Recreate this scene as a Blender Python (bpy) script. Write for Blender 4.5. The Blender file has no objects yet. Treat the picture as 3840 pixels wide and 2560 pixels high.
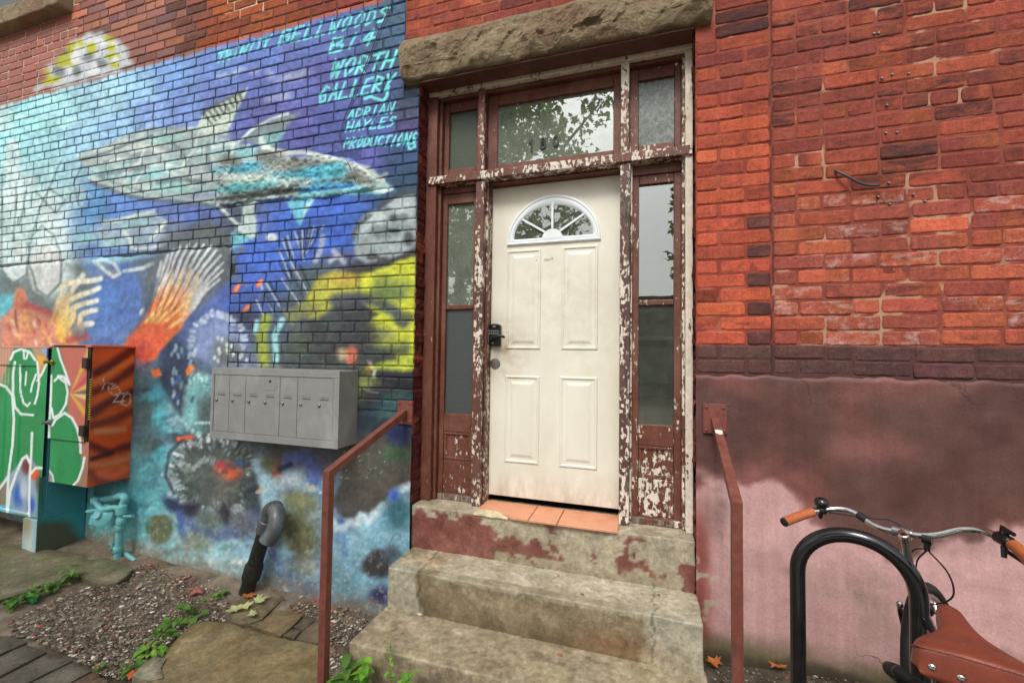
import bpy, bmesh, math, random
import numpy as np
from mathutils import Matrix, Vector
random.seed(7)
RNG = np.random.default_rng(7)
SC = bpy.context.scene
COL = SC.collection

# ------------------------------------------------------------------ camera, sky, sun, exposure
FPX = 1604.9                       # focal length in pixels of a 3840 wide frame
YAW, PIT, ROL = math.radians(17.433), math.radians(1.963), math.radians(.768)
CAM = np.array([0., -2.42, 1.65])
_R0 = np.array([math.cos(YAW), math.sin(YAW), 0.]); _F0 = np.array([-math.sin(YAW), math.cos(YAW), 0.]); _U0 = np.array([0., 0., 1.])
CF = math.cos(PIT)*_F0 + math.sin(PIT)*_U0
_U1 = -math.sin(PIT)*_F0 + math.cos(PIT)*_U0
CR = math.cos(ROL)*_R0 + math.sin(ROL)*_U1
CU = -math.sin(ROL)*_R0 + math.cos(ROL)*_U1
cam = bpy.data.objects.new('camera', bpy.data.cameras.new('camera'))
COL.objects.link(cam)
cam.matrix_world = Matrix(((CR[0], CU[0], -CF[0], CAM[0]), (CR[1], CU[1], -CF[1], CAM[1]), (CR[2], CU[2], -CF[2], CAM[2]), (0, 0, 0, 1)))
cam.data.sensor_width = 36.0
cam.data.lens = FPX/3840*36.0
cam.data.clip_start = .05
cam.data.clip_end = 500
SC.camera = cam

SUN_EL, SUN_AZ = math.radians(50), math.radians(183)       # azimuth: clockwise from +Y
world = bpy.data.worlds.new('World'); SC.world = world; world.use_nodes = True
wn = world.node_tree.nodes; wl = world.node_tree.links
sky = wn.new('ShaderNodeTexSky'); sky.sky_type = 'NISHITA'; sky.sun_disc = False
sky.sun_elevation = SUN_EL; sky.sun_rotation = SUN_AZ
sky.air_density = 1.4; sky.dust_density = 4.0; sky.ozone_density = 1.0
hs = wn.new('ShaderNodeHueSaturation'); hs.inputs['Saturation'].default_value = .16      # cloud cover: almost no blue
wl.new(sky.outputs[0], hs.inputs['Color'])
bg = wn['Background']; wl.new(hs.outputs[0], bg.inputs[0]); bg.inputs[1].default_value = .135
sun = bpy.data.objects.new('sun', bpy.data.lights.new('sun', 'SUN')); COL.objects.link(sun)
sun.data.energy = 1.5; sun.data.angle = math.radians(16); sun.data.color = (1, .965, .92)
_sd = Vector((math.sin(SUN_AZ)*math.cos(SUN_EL), math.cos(SUN_AZ)*math.cos(SUN_EL), math.sin(SUN_EL)))
sun.rotation_euler = _sd.to_track_quat('Z', 'Y').to_euler()
SC.view_settings.view_transform = 'Standard'; SC.view_settings.look = 'None'
SC.view_settings.exposure = 0.30; SC.view_settings.gamma = 1.0
SC.view_settings.use_curve_mapping = False
SC.cycles.max_bounces = 8; SC.cycles.transparent_max_bounces = 12
SC.cycles.caustics_reflective = False; SC.cycles.caustics_refractive = False
try: SC.cycles.use_denoising = True
except Exception: pass

# ------------------------------------------------------------------ helpers
def ray(x, y): return (x-1920)/FPX*CR - (y-1280)/FPX*CU + CF
def at(x, y, Y=0.):                # photo pixel -> point on the upright plane Y
    d = ray(x, y); return CAM + d*((Y-CAM[1])/d[1])
def atz(x, y, Z=0.):               # photo pixel -> point on the level plane Z
    d = ray(x, y); return CAM + d*((Z-CAM[2])/d[2])
def atx(x, y, X=0.):
    d = ray(x, y); return CAM + d*((X-CAM[0])/d[0])
def toq(P):                        # world points -> coordinates of the 2352 wide sketch of the mural
    q = np.asarray(P, float)-CAM; z = q@CF
    return np.stack([(1920+FPX*(q@CR)/z)/1.6327, (1280-FPX*(q@CU)/z)/1.6327], -1)
def lin(c):
    c = np.asarray(c, float)/255.
    return np.where(c <= .04045, c/12.92, ((c+.055)/1.055)**2.4)
def L4(c, k=1.):
    v = lin(c)*k; return (float(v[0]), float(v[1]), float(v[2]), 1.)

def _hash(i, j, k, s):
    n = (i*374761393 + j*668265263 + k*2147483647 + s*1274126177) & 0xffffffff
    n = ((n ^ (n >> 13))*1274126177) & 0xffffffff
    n = ((n ^ (n >> 16))*2246822519) & 0xffffffff
    return ((n ^ (n >> 15)) & 0xffffff)/float(0xffffff)
def vnoise(P, seed=0):
    P = np.asarray(P, float); I = np.floor(P).astype(np.int64); f = P-I; f = f*f*(3-2*f)
    out = 0
    for a in (0, 1):
        for b in (0, 1):
            for c in (0, 1):
                w = (f[..., 0] if a else 1-f[..., 0])*(f[..., 1] if b else 1-f[..., 1])*(f[..., 2] if c else 1-f[..., 2])
                out = out + w*_hash(I[..., 0]+a, I[..., 1]+b, I[..., 2]+c, seed)
    return out
def fbm(P, sc=1., octv=4, seed=0):
    P = np.asarray(P, float)*sc; s = 0.; a = .5; t = 0
    for o in range(octv):
        s = s + a*vnoise(P*2**o+17.3*o, seed+o); t += a; a *= .5
    return s/t                     # 0..1
def n3(x, z, y=0.): return np.stack([np.broadcast_to(x, np.shape(x)), np.zeros(np.shape(x))+y, z], -1)
def sstep(a, b, x):
    t = np.clip((x-a)/(b-a), 0, 1); return t*t*(3-2*t)

def empty(name, loc, label=None, cat=None, group=None, kind=None):
    o = bpy.data.objects.new(name, None); COL.objects.link(o); o.location = loc; o.empty_display_size = .1
    return tag(o, label, cat, group, kind)
def tag(o, label=None, cat=None, group=None, kind=None):
    if label: o['label'] = label
    if cat: o['category'] = cat
    if group: o['group'] = group
    if kind: o['kind'] = kind
    return o
def wloc(o):
    v = np.zeros(3)
    while o is not None:
        v += np.array(o.location); o = o.parent
    return v
def mk(name, V, F, mat, parent=None, org=None, col=None, wear=None, smooth=False):
    """one mesh object from world-space vertices; org = its origin in the world"""
    V = np.asarray(V, float)
    pl = wloc(parent) if parent is not None else np.zeros(3)
    if org is None: org = pl
    org = np.asarray(org, float)
    me = bpy.data.meshes.new(name)
    F = F if isinstance(F, list) else [tuple(int(i) for i in f) for f in F]
    me.from_pydata((V-org).tolist(), [], F)
    for at_n, at_v in (('Col', col), ('Wear', wear)):
        if at_v is not None:
            at_v = np.asarray(at_v, float)
            if at_v.ndim == 1: at_v = np.tile(at_v, (len(V), 1))
            if at_v.shape[1] == 3: at_v = np.hstack([at_v, np.ones((len(V), 1))])
            ca = me.color_attributes.new(at_n, 'FLOAT_COLOR', 'POINT'); ca.data.foreach_set('color', at_v.astype(np.float32).ravel())
    if mat is not None: me.materials.append(mat)
    if smooth: me.polygons.foreach_set('use_smooth', np.ones(len(me.polygons), bool))
    o = bpy.data.objects.new(name, me); COL.objects.link(o)
    if parent is not None: o.parent = parent
    o.location = org-pl
    return o
class Acc:
    """collects several shapes into one mesh"""
    def __init__(s): s.V = []; s.F = []; s.C = []; s.W = []; s.n = 0
    def add(s, V, F, col=None, wear=None):
        V = np.asarray(V, float)
        s.V.append(V); s.F += [tuple(int(i)+s.n for i in f) for f in F]; s.n += len(V)
        if col is not None: c = np.asarray(col, float); s.C.append(np.tile(c[:3], (len(V), 1)) if c.ndim == 1 else c[:, :3])
        if wear is not None: c = np.asarray(wear, float); s.W.append(np.tile(c[:3], (len(V), 1)) if c.ndim == 1 else c[:, :3])
        return s
    def build(s, name, mat, parent=None, org=None, smooth=False):
        V = np.vstack(s.V)
        return mk(name, V, s.F, mat, parent, org, np.vstack(s.C) if s.C else None, np.vstack(s.W) if s.W else None, smooth)

def rbox(x0, x1, y0, y1, z0, z1, r=.004, cell=None, seg=1):
    """box with rounded edges, faces cut into cells; returns V, F"""
    def lat(a, b):
        n = 1 if cell is None else max(1, int(round((b-a-2*r)/cell)))
        e = [a+r*k/seg for k in range(seg+1)]
        m = list(np.linspace(a+r, b-r, n+1))[1:-1]
        return np.array(e+m+[b-r*k/seg for k in range(seg, -1, -1)])
    xs, ys, zs = lat(x0, x1), lat(y0, y1), lat(z0, z1)
    nx, ny, nz = len(xs), len(ys), len(zs)
    idx = {}; V = []; F = []
    def vid(i, j, k):
        t = (i, j, k)
        if t not in idx: idx[t] = len(V); V.append((xs[i], ys[j], zs[k]))
        return idx[t]
    for i in range(nx-1):
        for j in range(ny-1):
            F.append((vid(i, j, 0), vid(i, j+1, 0), vid(i+1, j+1, 0), vid(i+1, j, 0)))
            F.append((vid(i, j, nz-1), vid(i+1, j, nz-1), vid(i+1, j+1, nz-1), vid(i, j+1, nz-1)))
    for i in range(nx-1):
        for k in range(nz-1):
            F.append((vid(i, 0, k), vid(i+1, 0, k), vid(i+1, 0, k+1), vid(i, 0, k+1)))
            F.append((vid(i, ny-1, k), vid(i, ny-1, k+1), vid(i+1, ny-1, k+1), vid(i+1, ny-1, k)))
    for j in range(ny-1):
        for k in range(nz-1):
            F.append((vid(0, j, k), vid(0, j, k+1), vid(0, j+1, k+1), vid(0, j+1, k)))
            F.append((vid(nx-1, j, k), vid(nx-1, j+1, k), vid(nx-1, j+1, k+1), vid(nx-1, j, k+1)))
    V = np.array(V)
    lo = np.array([x0+r, y0+r, z0+r]); hi = np.array([x1-r, y1-r, z1-r])
    c = np.clip(V, lo, hi); d = V-c; l = np.linalg.norm(d, axis=1, keepdims=True)
    mx = np.abs(d).max(1, keepdims=True)
    V = np.where(l > 1e-9, c+d/np.maximum(l, 1e-9)*np.maximum(mx, 1e-9), V)
    return V, F
def box(name, x0, x1, y0, y1, z0, z1, mat, parent=None, r=.004, **k):
    V, F = rbox(min(x0, x1), max(x0, x1), min(y0, y1), max(y0, y1), min(z0, z1), max(z0, z1), r, k.pop('cell', None), k.pop('seg', 1))
    return mk(name, V, F, mat, parent, **k)
def sweep(path, rad, n=12, square=False, cap=True, up=None):
    """tube along a polyline; rad a number or one per point"""
    P = [np.asarray(p, float) for p in path]; m = len(P)
    R = [rad]*m if np.isscalar(rad) else list(rad)
    T = [P[i+1]-P[i] for i in range(m-1)]; T = [t/max(1e-9, np.linalg.norm(t)) for t in T]
    a = np.array(up if up is not None else ((0, 0, 1) if abs(T[0][2]) < .9 else (1, 0, 0)), float)
    u = a-T[0]*(a@T[0]); u /= np.linalg.norm(u)
    V = []; F = []
    ang = [2*math.pi*(k+.5)/n for k in range(n)] if not square else [math.pi/4+math.pi/2*k for k in range(4)]
    n = len(ang)
    for i in range(m):
        tin = T[max(0, i-1)]; tout = T[min(m-2, i)]
        if i > 0:
            u = u-tin*(u@tin); u /= np.linalg.norm(u)
        v = np.cross(tin, u)
        b = tin+tout; b = b/max(1e-9, np.linalg.norm(b))
        for g in ang:
            k = math.sqrt(2) if square else 1
            o = (u*math.cos(g)+v*math.sin(g))*R[i]*k
            den = tin@b
            if abs(den) > .2: o = o-tin*((o@b)/den)
            V.append(P[i]+o)
    for i in range(m-1):
        for k in range(n):
            F.append((i*n+k, i*n+(k+1) % n, (i+1)*n+(k+1) % n, (i+1)*n+k))
    if cap: F.append(tuple(range(n-1, -1, -1))); F.append(tuple((m-1)*n+k for k in range(n)))
    return np.array(V), F
def tube(name, path, rad, mat, parent=None, n=12, square=False, **k):
    V, F = sweep(path, rad, n, square, up=k.pop('up', None))
    o = mk(name, V, F, mat, parent, smooth=not square, **k)
    if not square: sharp(o)
    return o
def sharp(o, ang=40):
    me = o.data; bm = bmesh.new(); bm.from_mesh(me)
    for e in bm.edges:
        if len(e.link_faces) == 2 and e.calc_face_angle(0) > math.radians(ang): e.smooth = False
    bm.to_mesh(me); bm.free()
def curve(pts, n=8):
    """Catmull-Rom through the points"""
    P = [np.asarray(p, float) for p in pts]; out = []
    Q = [2*P[0]-P[1]]+P+[2*P[-1]-P[-2]]
    for i in range(1, len(Q)-2):
        for t in np.linspace(0, 1, n, endpoint=False):
            a, b, c, d = Q[i-1], Q[i], Q[i+1], Q[i+2]
            out.append(.5*((2*b)+(c-a)*t+(2*a-5*b+4*c-d)*t*t+(3*b-a-3*c+d)*t**3))
    out.append(P[-1]); return out
def lathe(c, axis, prof, n=16):
    """prof: list of (distance along axis, radius)"""
    c = np.asarray(c, float); ax = np.asarray(axis, float); ax = ax/np.linalg.norm(ax)
    a = np.array([0, 0, 1.]) if abs(ax[2]) < .9 else np.array([1., 0, 0])
    u = np.cross(ax, a); u /= np.linalg.norm(u); v = np.cross(ax, u)
    V = []; F = []
    for d, r in prof:
        for k in range(n):
            g = 2*math.pi*k/n; V.append(c+ax*d+(u*math.cos(g)+v*math.sin(g))*max(r, 1e-5))
    m = len(prof)
    for i in range(m-1):
        for k in range(n): F.append((i*n+k, i*n+(k+1) % n, (i+1)*n+(k+1) % n, (i+1)*n+k))
    F.append(tuple(range(n-1, -1, -1))); F.append(tuple((m-1)*n+k for k in range(n)))
    return np.array(V), F
def grid(xs, zs, yf):
    """upright sheet facing -Y; yf(X, Z) gives its depth"""
    X, Z = np.meshgrid(xs, zs); nx = len(xs); nz = len(zs)
    Y = yf(X, Z) if callable(yf) else np.full(X.shape, float(yf))
    V = np.stack([X, Y, Z], -1).reshape(-1, 3)
    i = (np.arange(nz-1)[:, None]*nx+np.arange(nx-1)[None]).ravel()
    F = np.stack([i, i+1, i+nx+1, i+nx], -1)
    return V, F
def arange(a, b, s): return np.linspace(a, b, max(2, int(round((b-a)/s))+1))

# ------------------------------------------------------------------ materials
class NB:
    def __init__(s, name):
        s.m = bpy.data.materials.new(name); s.m.use_nodes = True; s.t = s.m.node_tree; s.n = s.t.nodes
        s.b = s.n['Principled BSDF']; s.out = s.n['Material Output']
    def nd(s, typ, **k):
        x = s.n.new(typ)
        for a, v in k.items():
            if a in x.bl_rna.properties: setattr(x, a, v)
            else: x.inputs[a.replace('_', ' ')].default_value = v
        return x
    def lk(s, a, b): s.t.links.new(a, b)
    def attr(s, n): return s.nd('ShaderNodeAttribute', attribute_name=n)
    def obj(s, sc=(1, 1, 1)):
        tc = s.nd('ShaderNodeTexCoord'); mp = s.nd('ShaderNodeMapping'); mp.inputs['Scale'].default_value = sc
        s.lk(tc.outputs['Object'], mp.inputs['Vector']); return mp.outputs[0]
    def pos(s, sc=(1, 1, 1)):
        g = s.nd('ShaderNodeNewGeometry'); mp = s.nd('ShaderNodeMapping'); mp.inputs['Scale'].default_value = sc
        s.lk(g.outputs['Position'], mp.inputs['Vector']); return mp.outputs[0]
    def noise(s, vec, scale=5., detail=6., rough=.6, dist=0.):
        x = s.nd('ShaderNodeTexNoise', Scale=scale, Detail=detail, Roughness=rough, Distortion=dist)
        if vec is not None: s.lk(vec, x.inputs['Vector'])
        return x.outputs['Fac']
    def voro(s, vec, scale=5., feature='F1', metric='EUCLIDEAN', out='Distance'):
        x = s.nd('ShaderNodeTexVoronoi', feature=feature); x.inputs['Scale'].default_value = scale
        if feature == 'F1': x.distance = metric
        s.lk(vec, x.inputs['Vector']); return x.outputs[out]
    def ramp(s, f, *st):
        r = s.nd('ShaderNodeValToRGB'); e = r.color_ramp.elements
        while len(e) < len(st): e.new(.5)
        for i, (p, c) in enumerate(st):
            e[i].position = p; e[i].color = c if len(c) == 4 else (*c, 1)
        s.lk(f, r.inputs[0]); return r.outputs[0]
    def g(s, f, a, b, lo=0., hi=1.):
        m = s.nd('ShaderNodeMapRange'); m.clamp = True
        for k, v in zip(('From Min', 'From Max', 'To Min', 'To Max'), (a, b, lo, hi)):
            if hasattr(v, 'links') or hasattr(v, 'is_linked'): s.lk(v, m.inputs[k])
            else: m.inputs[k].default_value = v
        s.lk(f, m.inputs['Value']); return m.outputs[0]
    def mix(s, fac, a, b, mode='MIX'):
        x = s.nd('ShaderNodeMix', data_type='RGBA', blend_type=mode)
        for v, i in ((fac, 0), (a, 6), (b, 7)):
            if hasattr(v, 'is_linked'): s.lk(v, x.inputs[i])
            else: x.inputs[i].default_value = v if i == 0 or len(v) == 4 else (*v, 1)
        return x.outputs[2]
    def math(s, op, a, b=0.):
        x = s.nd('ShaderNodeMath', operation=op)
        for i, v in enumerate((a, b)):
            if hasattr(v, 'is_linked'): s.lk(v, x.inputs[i])
            else: x.inputs[i].default_value = v
        return x.outputs[0]
    def sep(s, c):
        x = s.nd('ShaderNodeSeparateColor'); s.lk(c, x.inputs[0]); return x.outputs
    def bump(s, h, strength=.3, dist=.01, nrm=None):
        x = s.nd('ShaderNodeBump', Strength=strength, Distance=dist); s.lk(h, x.inputs['Height'])
        if nrm is not None: s.lk(nrm, x.inputs['Normal'])
        s.lk(x.outputs[0], s.b.inputs['Normal']); return x.outputs[0]
    def set(s, **k):
        for a, v in k.items():
            i = s.b.inputs[{'col': 'Base Color', 'rough': 'Roughness', 'metal': 'Metallic', 'spec': 'Specular IOR Level', 'coat': 'Coat Weight'}.get(a, a)]
            if hasattr(v, 'is_linked'): s.lk(v, i)
            else: i.default_value = v if not isinstance(v, tuple) or len(v) == 4 else (*v, 1)
        return s

def m_plain(name, rgb, rough=.5, metal=0., var=.12, scale=30., bump=.1, spec=.5, dirt=None, coat=0.):
    b = NB(name); p = b.obj()
    n = b.noise(p, scale, 6, .65)
    c = b.mix(b.g(n, .3, .7), L4(rgb, 1-var), L4(rgb, 1+var))
    if dirt:
        d = b.noise(p, dirt[1], 5, .7, .5); c = b.mix(b.g(d, .5, .72, 0, dirt[2]), c, L4(dirt[0]))
    b.set(col=c, rough=b.g(n, .2, .8, max(0, rough-.12), min(1, rough+.12)), metal=metal, spec=spec, coat=coat)
    if bump: b.bump(n, bump, .002)
    return b.m
def m_vcol(name, rough=.6, var=.12, scale=60., bump=.35, dist=.003, speck=0., spec=.35, wet=0.):
    """vertex colours with grain and fine relief on top"""
    b = NB(name); p = b.pos(); c = b.attr('Col').outputs['Color']
    n = b.noise(p, scale, 8, .7); n2 = b.noise(p, 7., 5, .6)
    c = b.mix(1., c, b.mix(b.g(n, .28, .72), (1-var,)*3, (1+var,)*3), 'MULTIPLY')
    c = b.mix(1., c, b.mix(b.g(n2, .3, .7), (1-var*.6,)*3, (1+var*.6,)*3), 'MULTIPLY')
    if speck:
        s = b.voro(p, 190.); c = b.mix(b.g(s, .1, .2, speck, 0), c, (.03, .025, .02)); s2 = b.voro(b.pos((1.3, 1.1, .9)), 140.); c = b.mix(b.g(s2, .08, .17, speck, 0), c, (.5, .45, .38)); s3 = b.voro(b.pos((1, 1.2, 1.1)), 46.); c = b.mix(b.g(s3, .07, .16, speck*.6, 0), c, (.07, .06, .045)); s4 = b.noise(p, 15., 8, .8, .6); c = b.mix(1., c, b.mix(b.g(s4, .32, .68), (.70, .69, .66), (1.22, 1.22, 1.2)), 'MULTIPLY')
    b.set(col=c, rough=b.g(n2, .35, .65, rough-.12-wet, rough+.12), spec=spec)
    b.bump(n, bump, dist); return b.m

M = {}
M['paint_wall'] = m_vcol('mural_paint', .5, .10, 90., .45, .003)
M['mortar'] = m_vcol('mortar', .9, .16, 120., .8, .004)
def m_plaster():
    b = NB('painted_render'); p = b.pos(); c = b.attr('Col').outputs['Color']
    n = b.noise(p, 85., 8, .72); n2 = b.noise(p, 7., 6, .65); dr = b.noise(b.pos((26, 26, 1.1)), 1., 5, .6)
    for f, a in ((n, .16), (n2, .08), (dr, .09)): c = b.mix(1., c, b.mix(b.g(f, .3, .7), (1-a,)*3, (1+a,)*3), 'MULTIPLY')
    wv = b.nd('ShaderNodeTexNoise', Scale=6., Detail=4.); b.lk(p, wv.inputs['Vector'])
    vm = b.nd('ShaderNodeVectorMath', operation='MULTIPLY_ADD'); b.lk(wv.outputs['Color'], vm.inputs[0]); vm.inputs[1].default_value = (.22, .22, .22); b.lk(p, vm.inputs[2])
    ck = b.voro(vm.outputs[0], 2.1, 'DISTANCE_TO_EDGE'); mk_ = b.g(b.noise(p, 1.7, 3, .5), .57, .66)
    crack = b.math('MULTIPLY', b.g(ck, .003, .009, 1, 0), mk_)
    c = b.mix(b.math('MULTIPLY', crack, .42), c, (.03, .024, .02))
    chip = b.g(b.noise(p, 21., 8, .8), .735, .745); c = b.mix(b.math('MULTIPLY', chip, .8), c, L4((178, 166, 148)))
    sp = b.voro(p, 120.); c = b.mix(b.g(sp, .07, .12, .35, 0), c, (.04, .035, .03))
    b.set(col=c, rough=b.g(n2, .35, .65, .42, .66), spec=.35)
    h = b.math('ADD', n, b.math('MULTIPLY', b.noise(b.pos((14, 14, 5)), 1., 5, .6), 1.5)); h = b.math('SUBTRACT', h, b.math('MULTIPLY', b.math('ADD', crack, chip), .8))
    b.bump(h, .5, .004); return b.m
M['plaster'] = m_plaster()
M['stucco'] = m_vcol('crumbling_stucco', .7, .18, 60., .8, .006)
M['concrete'] = m_vcol('worn_concrete', .75, .34, 38., .9, .006, .75, .3, .15)
M['soil'] = m_vcol('soil', .9, .3, 60., 1., .01, .6)
M['cabinet'] = m_vcol('painted_steel', .38, .07, 40., .08, .002)
def m_brick():
    b = NB('worn_brick'); p = b.pos(); w = b.sep(b.attr('Wear').outputs['Color']); c = b.attr('Col').outputs['Color']
    n = b.noise(p, 55., 8, .72); nb = b.noise(b.pos((5, 5, 16)), 1.6, 5, .65, .8); ne = b.noise(b.pos((9, 9, 14)), 1.3, 8, .75, .4)
    nv = b.noise(b.pos((7, 7, 4)), 2., 4, .6)
    c = b.mix(1., c, b.mix(b.g(n, .28, .72), (.66,)*3, (1.08,)*3), 'MULTIPLY'); gs = b.nd('ShaderNodeHueSaturation', Saturation=.97); b.lk(c, gs.inputs['Color']); c = gs.outputs[0]
    c = b.mix(b.g(nv, .42, .62, 0, .5), c, b.mix(1., c, (1.16, 1.22, 1.2), 'MULTIPLY'))
    lowf = b.noise(b.pos((1, 1, .8)), 1.6, 6, .65, .5); c = b.mix(1., c, b.mix(b.g(lowf, .32, .68), (.74, .72, .72), (1.08, 1.06, 1.04)), 'MULTIPLY')
    mot = b.noise(b.pos((2.2, 2.2, 3.4)), 8., 7, .75, .7); c = b.mix(b.g(mot, .46, .66, 0, .5), c, b.mix(1., c, (.48, .5, .56), 'MULTIPLY')); c = b.mix(b.g(mot, .30, .42, .35, 0), c, b.mix(1., c, (1.25, 1.3, 1.25), 'MULTIPLY'))
    strk = b.noise(b.pos((34, 34, 1.6)), 1., 5, .65); c = b.mix(1., c, b.mix(b.g(strk, .35, .65), (.86,)*3, (1.06,)*3), 'MULTIPLY')
    burn = b.g(b.math('ADD', nb, b.math('MULTIPLY', w[0], .36)), .60, .86, 0, .85)
    c = b.mix(burn, c, L4((64, 42, 42)))
    ef = b.g(b.math('ADD', ne, b.math('MULTIPLY', w[1], .35)), .70, .92, 0, .75)
    c = b.mix(ef, c, L4((205, 180, 170)))
    pit = b.voro(b.pos((1, 1, 1.4)), 75.); c = b.mix(b.g(pit, .05, .14, .6, 0), c, L4((50, 25, 20))); fs = b.noise(p, 150., 4, .7); c = b.mix(1., c, b.mix(b.g(fs, .3, .7), (.72,)*3, (1.28,)*3), 'MULTIPLY')
    b.set(col=c, rough=.85, spec=.25)
    h = b.math('ADD', b.math('MULTIPLY', n, .6), b.math('MULTIPLY', b.noise(p, 18., 5, .6), 1.)); h = b.math('ADD', h, b.g(pit, 0, .14, -.5, 0))
    b.bump(h, .7, .006); return b.m
M['brick'] = m_brick()
def m_peel():
    """layers: bare wood, pale primer, red-brown top coat that flakes off in squarish scales"""
    b = NB('peeling_paint'); p = b.pos(); w = b.sep(b.attr('Wear').outputs['Color'])
    pw = b.pos((1, 1, .55))
    base = b.math('ADD', b.math('MULTIPLY', b.noise(pw, 6., 8, .72, .35), .36), b.math('MULTIPLY', b.noise(b.pos((1, 1, .14)), 21., 8, .75, .25), .64))
    v = b.nd('ShaderNodeTexVoronoi', feature='F1'); v.distance = 'CHEBYCHEV'; v.inputs['Scale'].default_value = 70.; b.lk(b.pos((1, 1, .7)), v.inputs['Vector'])
    cell = b.sep(v.outputs['Color'])[0]
    f = b.math('ADD', base, b.math('MULTIPLY', b.math('SUBTRACT', cell, .5), .13))
    f = b.math('ADD', f, b.math('MULTIPLY', b.math('SUBTRACT', w[0], .5), .5))
    off = b.g(f, .565, .585)                              # 1 where the top coat has gone
    wood_f = b.math('ADD', b.noise(b.pos((1, 1, .25)), 9., 6, .7, .3), b.math('MULTIPLY', b.math('SUBTRACT', w[1], .5), .6))
    bare = b.g(wood_f, .62, .65)
    gr = b.noise(b.pos((60, 60, 2.2)), 2., 5, .6)
    top = b.mix(b.g(b.noise(p, 24., 6, .7), .3, .7), L4((92, 52, 39)), L4((124, 74, 58)))
    top = b.mix(w[2], top, L4((88, 66, 60)))
    prim = b.mix(b.g(b.noise(p, 30., 6, .7), .3, .7), L4((210, 196, 178)), L4((242, 232, 216)))
    wood = b.mix(b.g(gr, .35, .65), L4((78, 66, 56)), L4((150, 136, 120)))
    prim = b.mix(b.g(b.noise(b.pos((1, 1, .12)), 60., 6, .7), .56, .74, 0, .35), prim, L4((150, 130, 110)))
    under = b.mix(bare, prim, wood)
    top = b.mix(b.g(b.noise(b.pos((1, 1, .4)), 5., 6, .7), .5, .68, 0, .55), top, L4((146, 104, 88)))
    crack = b.voro(b.pos((1, 1, 1.6)), 46., 'DISTANCE_TO_EDGE')
    topc = b.mix(b.g(crack, .012, .035, .5, 0), top, L4((60, 34, 28)))
    halo = b.g(f, .535, .57, 0, .55); topc = b.mix(halo, topc, L4((70, 44, 36)))
    c = b.mix(off, topc, under)
    b.set(col=c, rough=b.mix(off, (.45,)*3, (.8,)*3), spec=.4)
    h = b.math('SUBTRACT', 1., off); h = b.math('ADD', h, b.math('MULTIPLY', gr, .35)); h = b.math('ADD', h, b.g(crack, 0, .05, -.35, 0))
    b.bump(h, .7, .003); return b.m
M['peel'] = m_peel()
def m_stone():
    b = NB('sandstone'); p = b.pos(); n = b.noise(p, 9., 10, .72, .6); n2 = b.noise(p, 60., 8, .75); n3_ = b.noise(p, 3.3, 4, .6)
    c = b.ramp(n, (.26, L4((126, 108, 80))), (.40, L4((176, 156, 122))), (.56, L4((206, 186, 152))), (.74, L4((170, 148, 112))))
    c = b.mix(b.g(n3_, .46, .62, 0, .55), c, L4((160, 122, 100)))
    c = b.mix(b.g(n2, .3, .7, .3, 0), c, L4((76, 66, 50)))
    b.set(col=c, rough=.92, spec=.2); b.bump(b.math('ADD', n2, b.math('MULTIPLY', n, 2.5)), 1., .03); return b.m
M['stone'] = m_stone()
def m_door():
    b = NB('door_enamel'); p = b.pos(); n = b.noise(b.pos((1, 1, .5)), 3.2, 5, .6, .4); s = b.noise(p, 16., 7, .75, 1.)
    c = b.mix(b.g(n, .4, .7, 0, .5), L4((232, 228, 212)), L4((210, 201, 180)))
    c = b.mix(b.g(s, .64, .78, 0, .45), c, L4((176, 160, 136)))
    g = b.nd('ShaderNodeNewGeometry')
    def near(q, r0, r1, amt, colr, lim):
        d = b.nd('ShaderNodeVectorMath', operation='DISTANCE'); d.inputs[1].default_value = q; b.lk(g.outputs['Position'], d.inputs[0])
        f = b.math('MULTIPLY', b.g(d.outputs['Value'], r0, r1, amt, 0), b.g(b.noise(p, 9., 6, .7, .6), lim, lim+.25)); return b.mix(f, c, L4(colr))
    c = near((-.94, .24, 1.70), .05, .30, .75, (176, 158, 130), .30)              # hands round the lock
    c = near((-.57, .24, 2.05), .05, .42, .4, (190, 178, 156), .40)
    c = near((-.3, .24, 1.75), .05, .35, .4, (196, 184, 160), .42)
    z = b.nd('ShaderNodeSeparateXYZ'); b.lk(g.outputs['Position'], z.inputs[0])
    f = b.math('MULTIPLY', b.g(z.outputs[2], .76, .98, .6, 0), b.g(b.noise(b.pos((1, 1, .4)), 12., 7, .75), .38, .62)); c = b.mix(f, c, L4((170, 158, 136)))   # splashes
    sc = b.noise(b.pos((3, 3, 26)), 5., 7, .8, 1.2); c = b.mix(b.g(sc, .70, .73, 0, .4), c, L4((120, 112, 104)))
    b.set(col=c, rough=.42, spec=.4); b.bump(b.noise(p, 130., 4, .6), .15, .001); return b.m
M['door'] = m_door()
M['white_plastic'] = m_plain('white_moulded_plastic', (232, 238, 240), .35, 0, .03, 20, .05)
M['mailbox'] = m_plain('grey_painted_steel', (140, 140, 137), .42, .0, .06, 14, .06, dirt=((190, 190, 186), 3.5, .35))
M['steel'] = m_plain('dull_steel', (150, 150, 148), .35, .9, .1, 60, .1)
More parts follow.
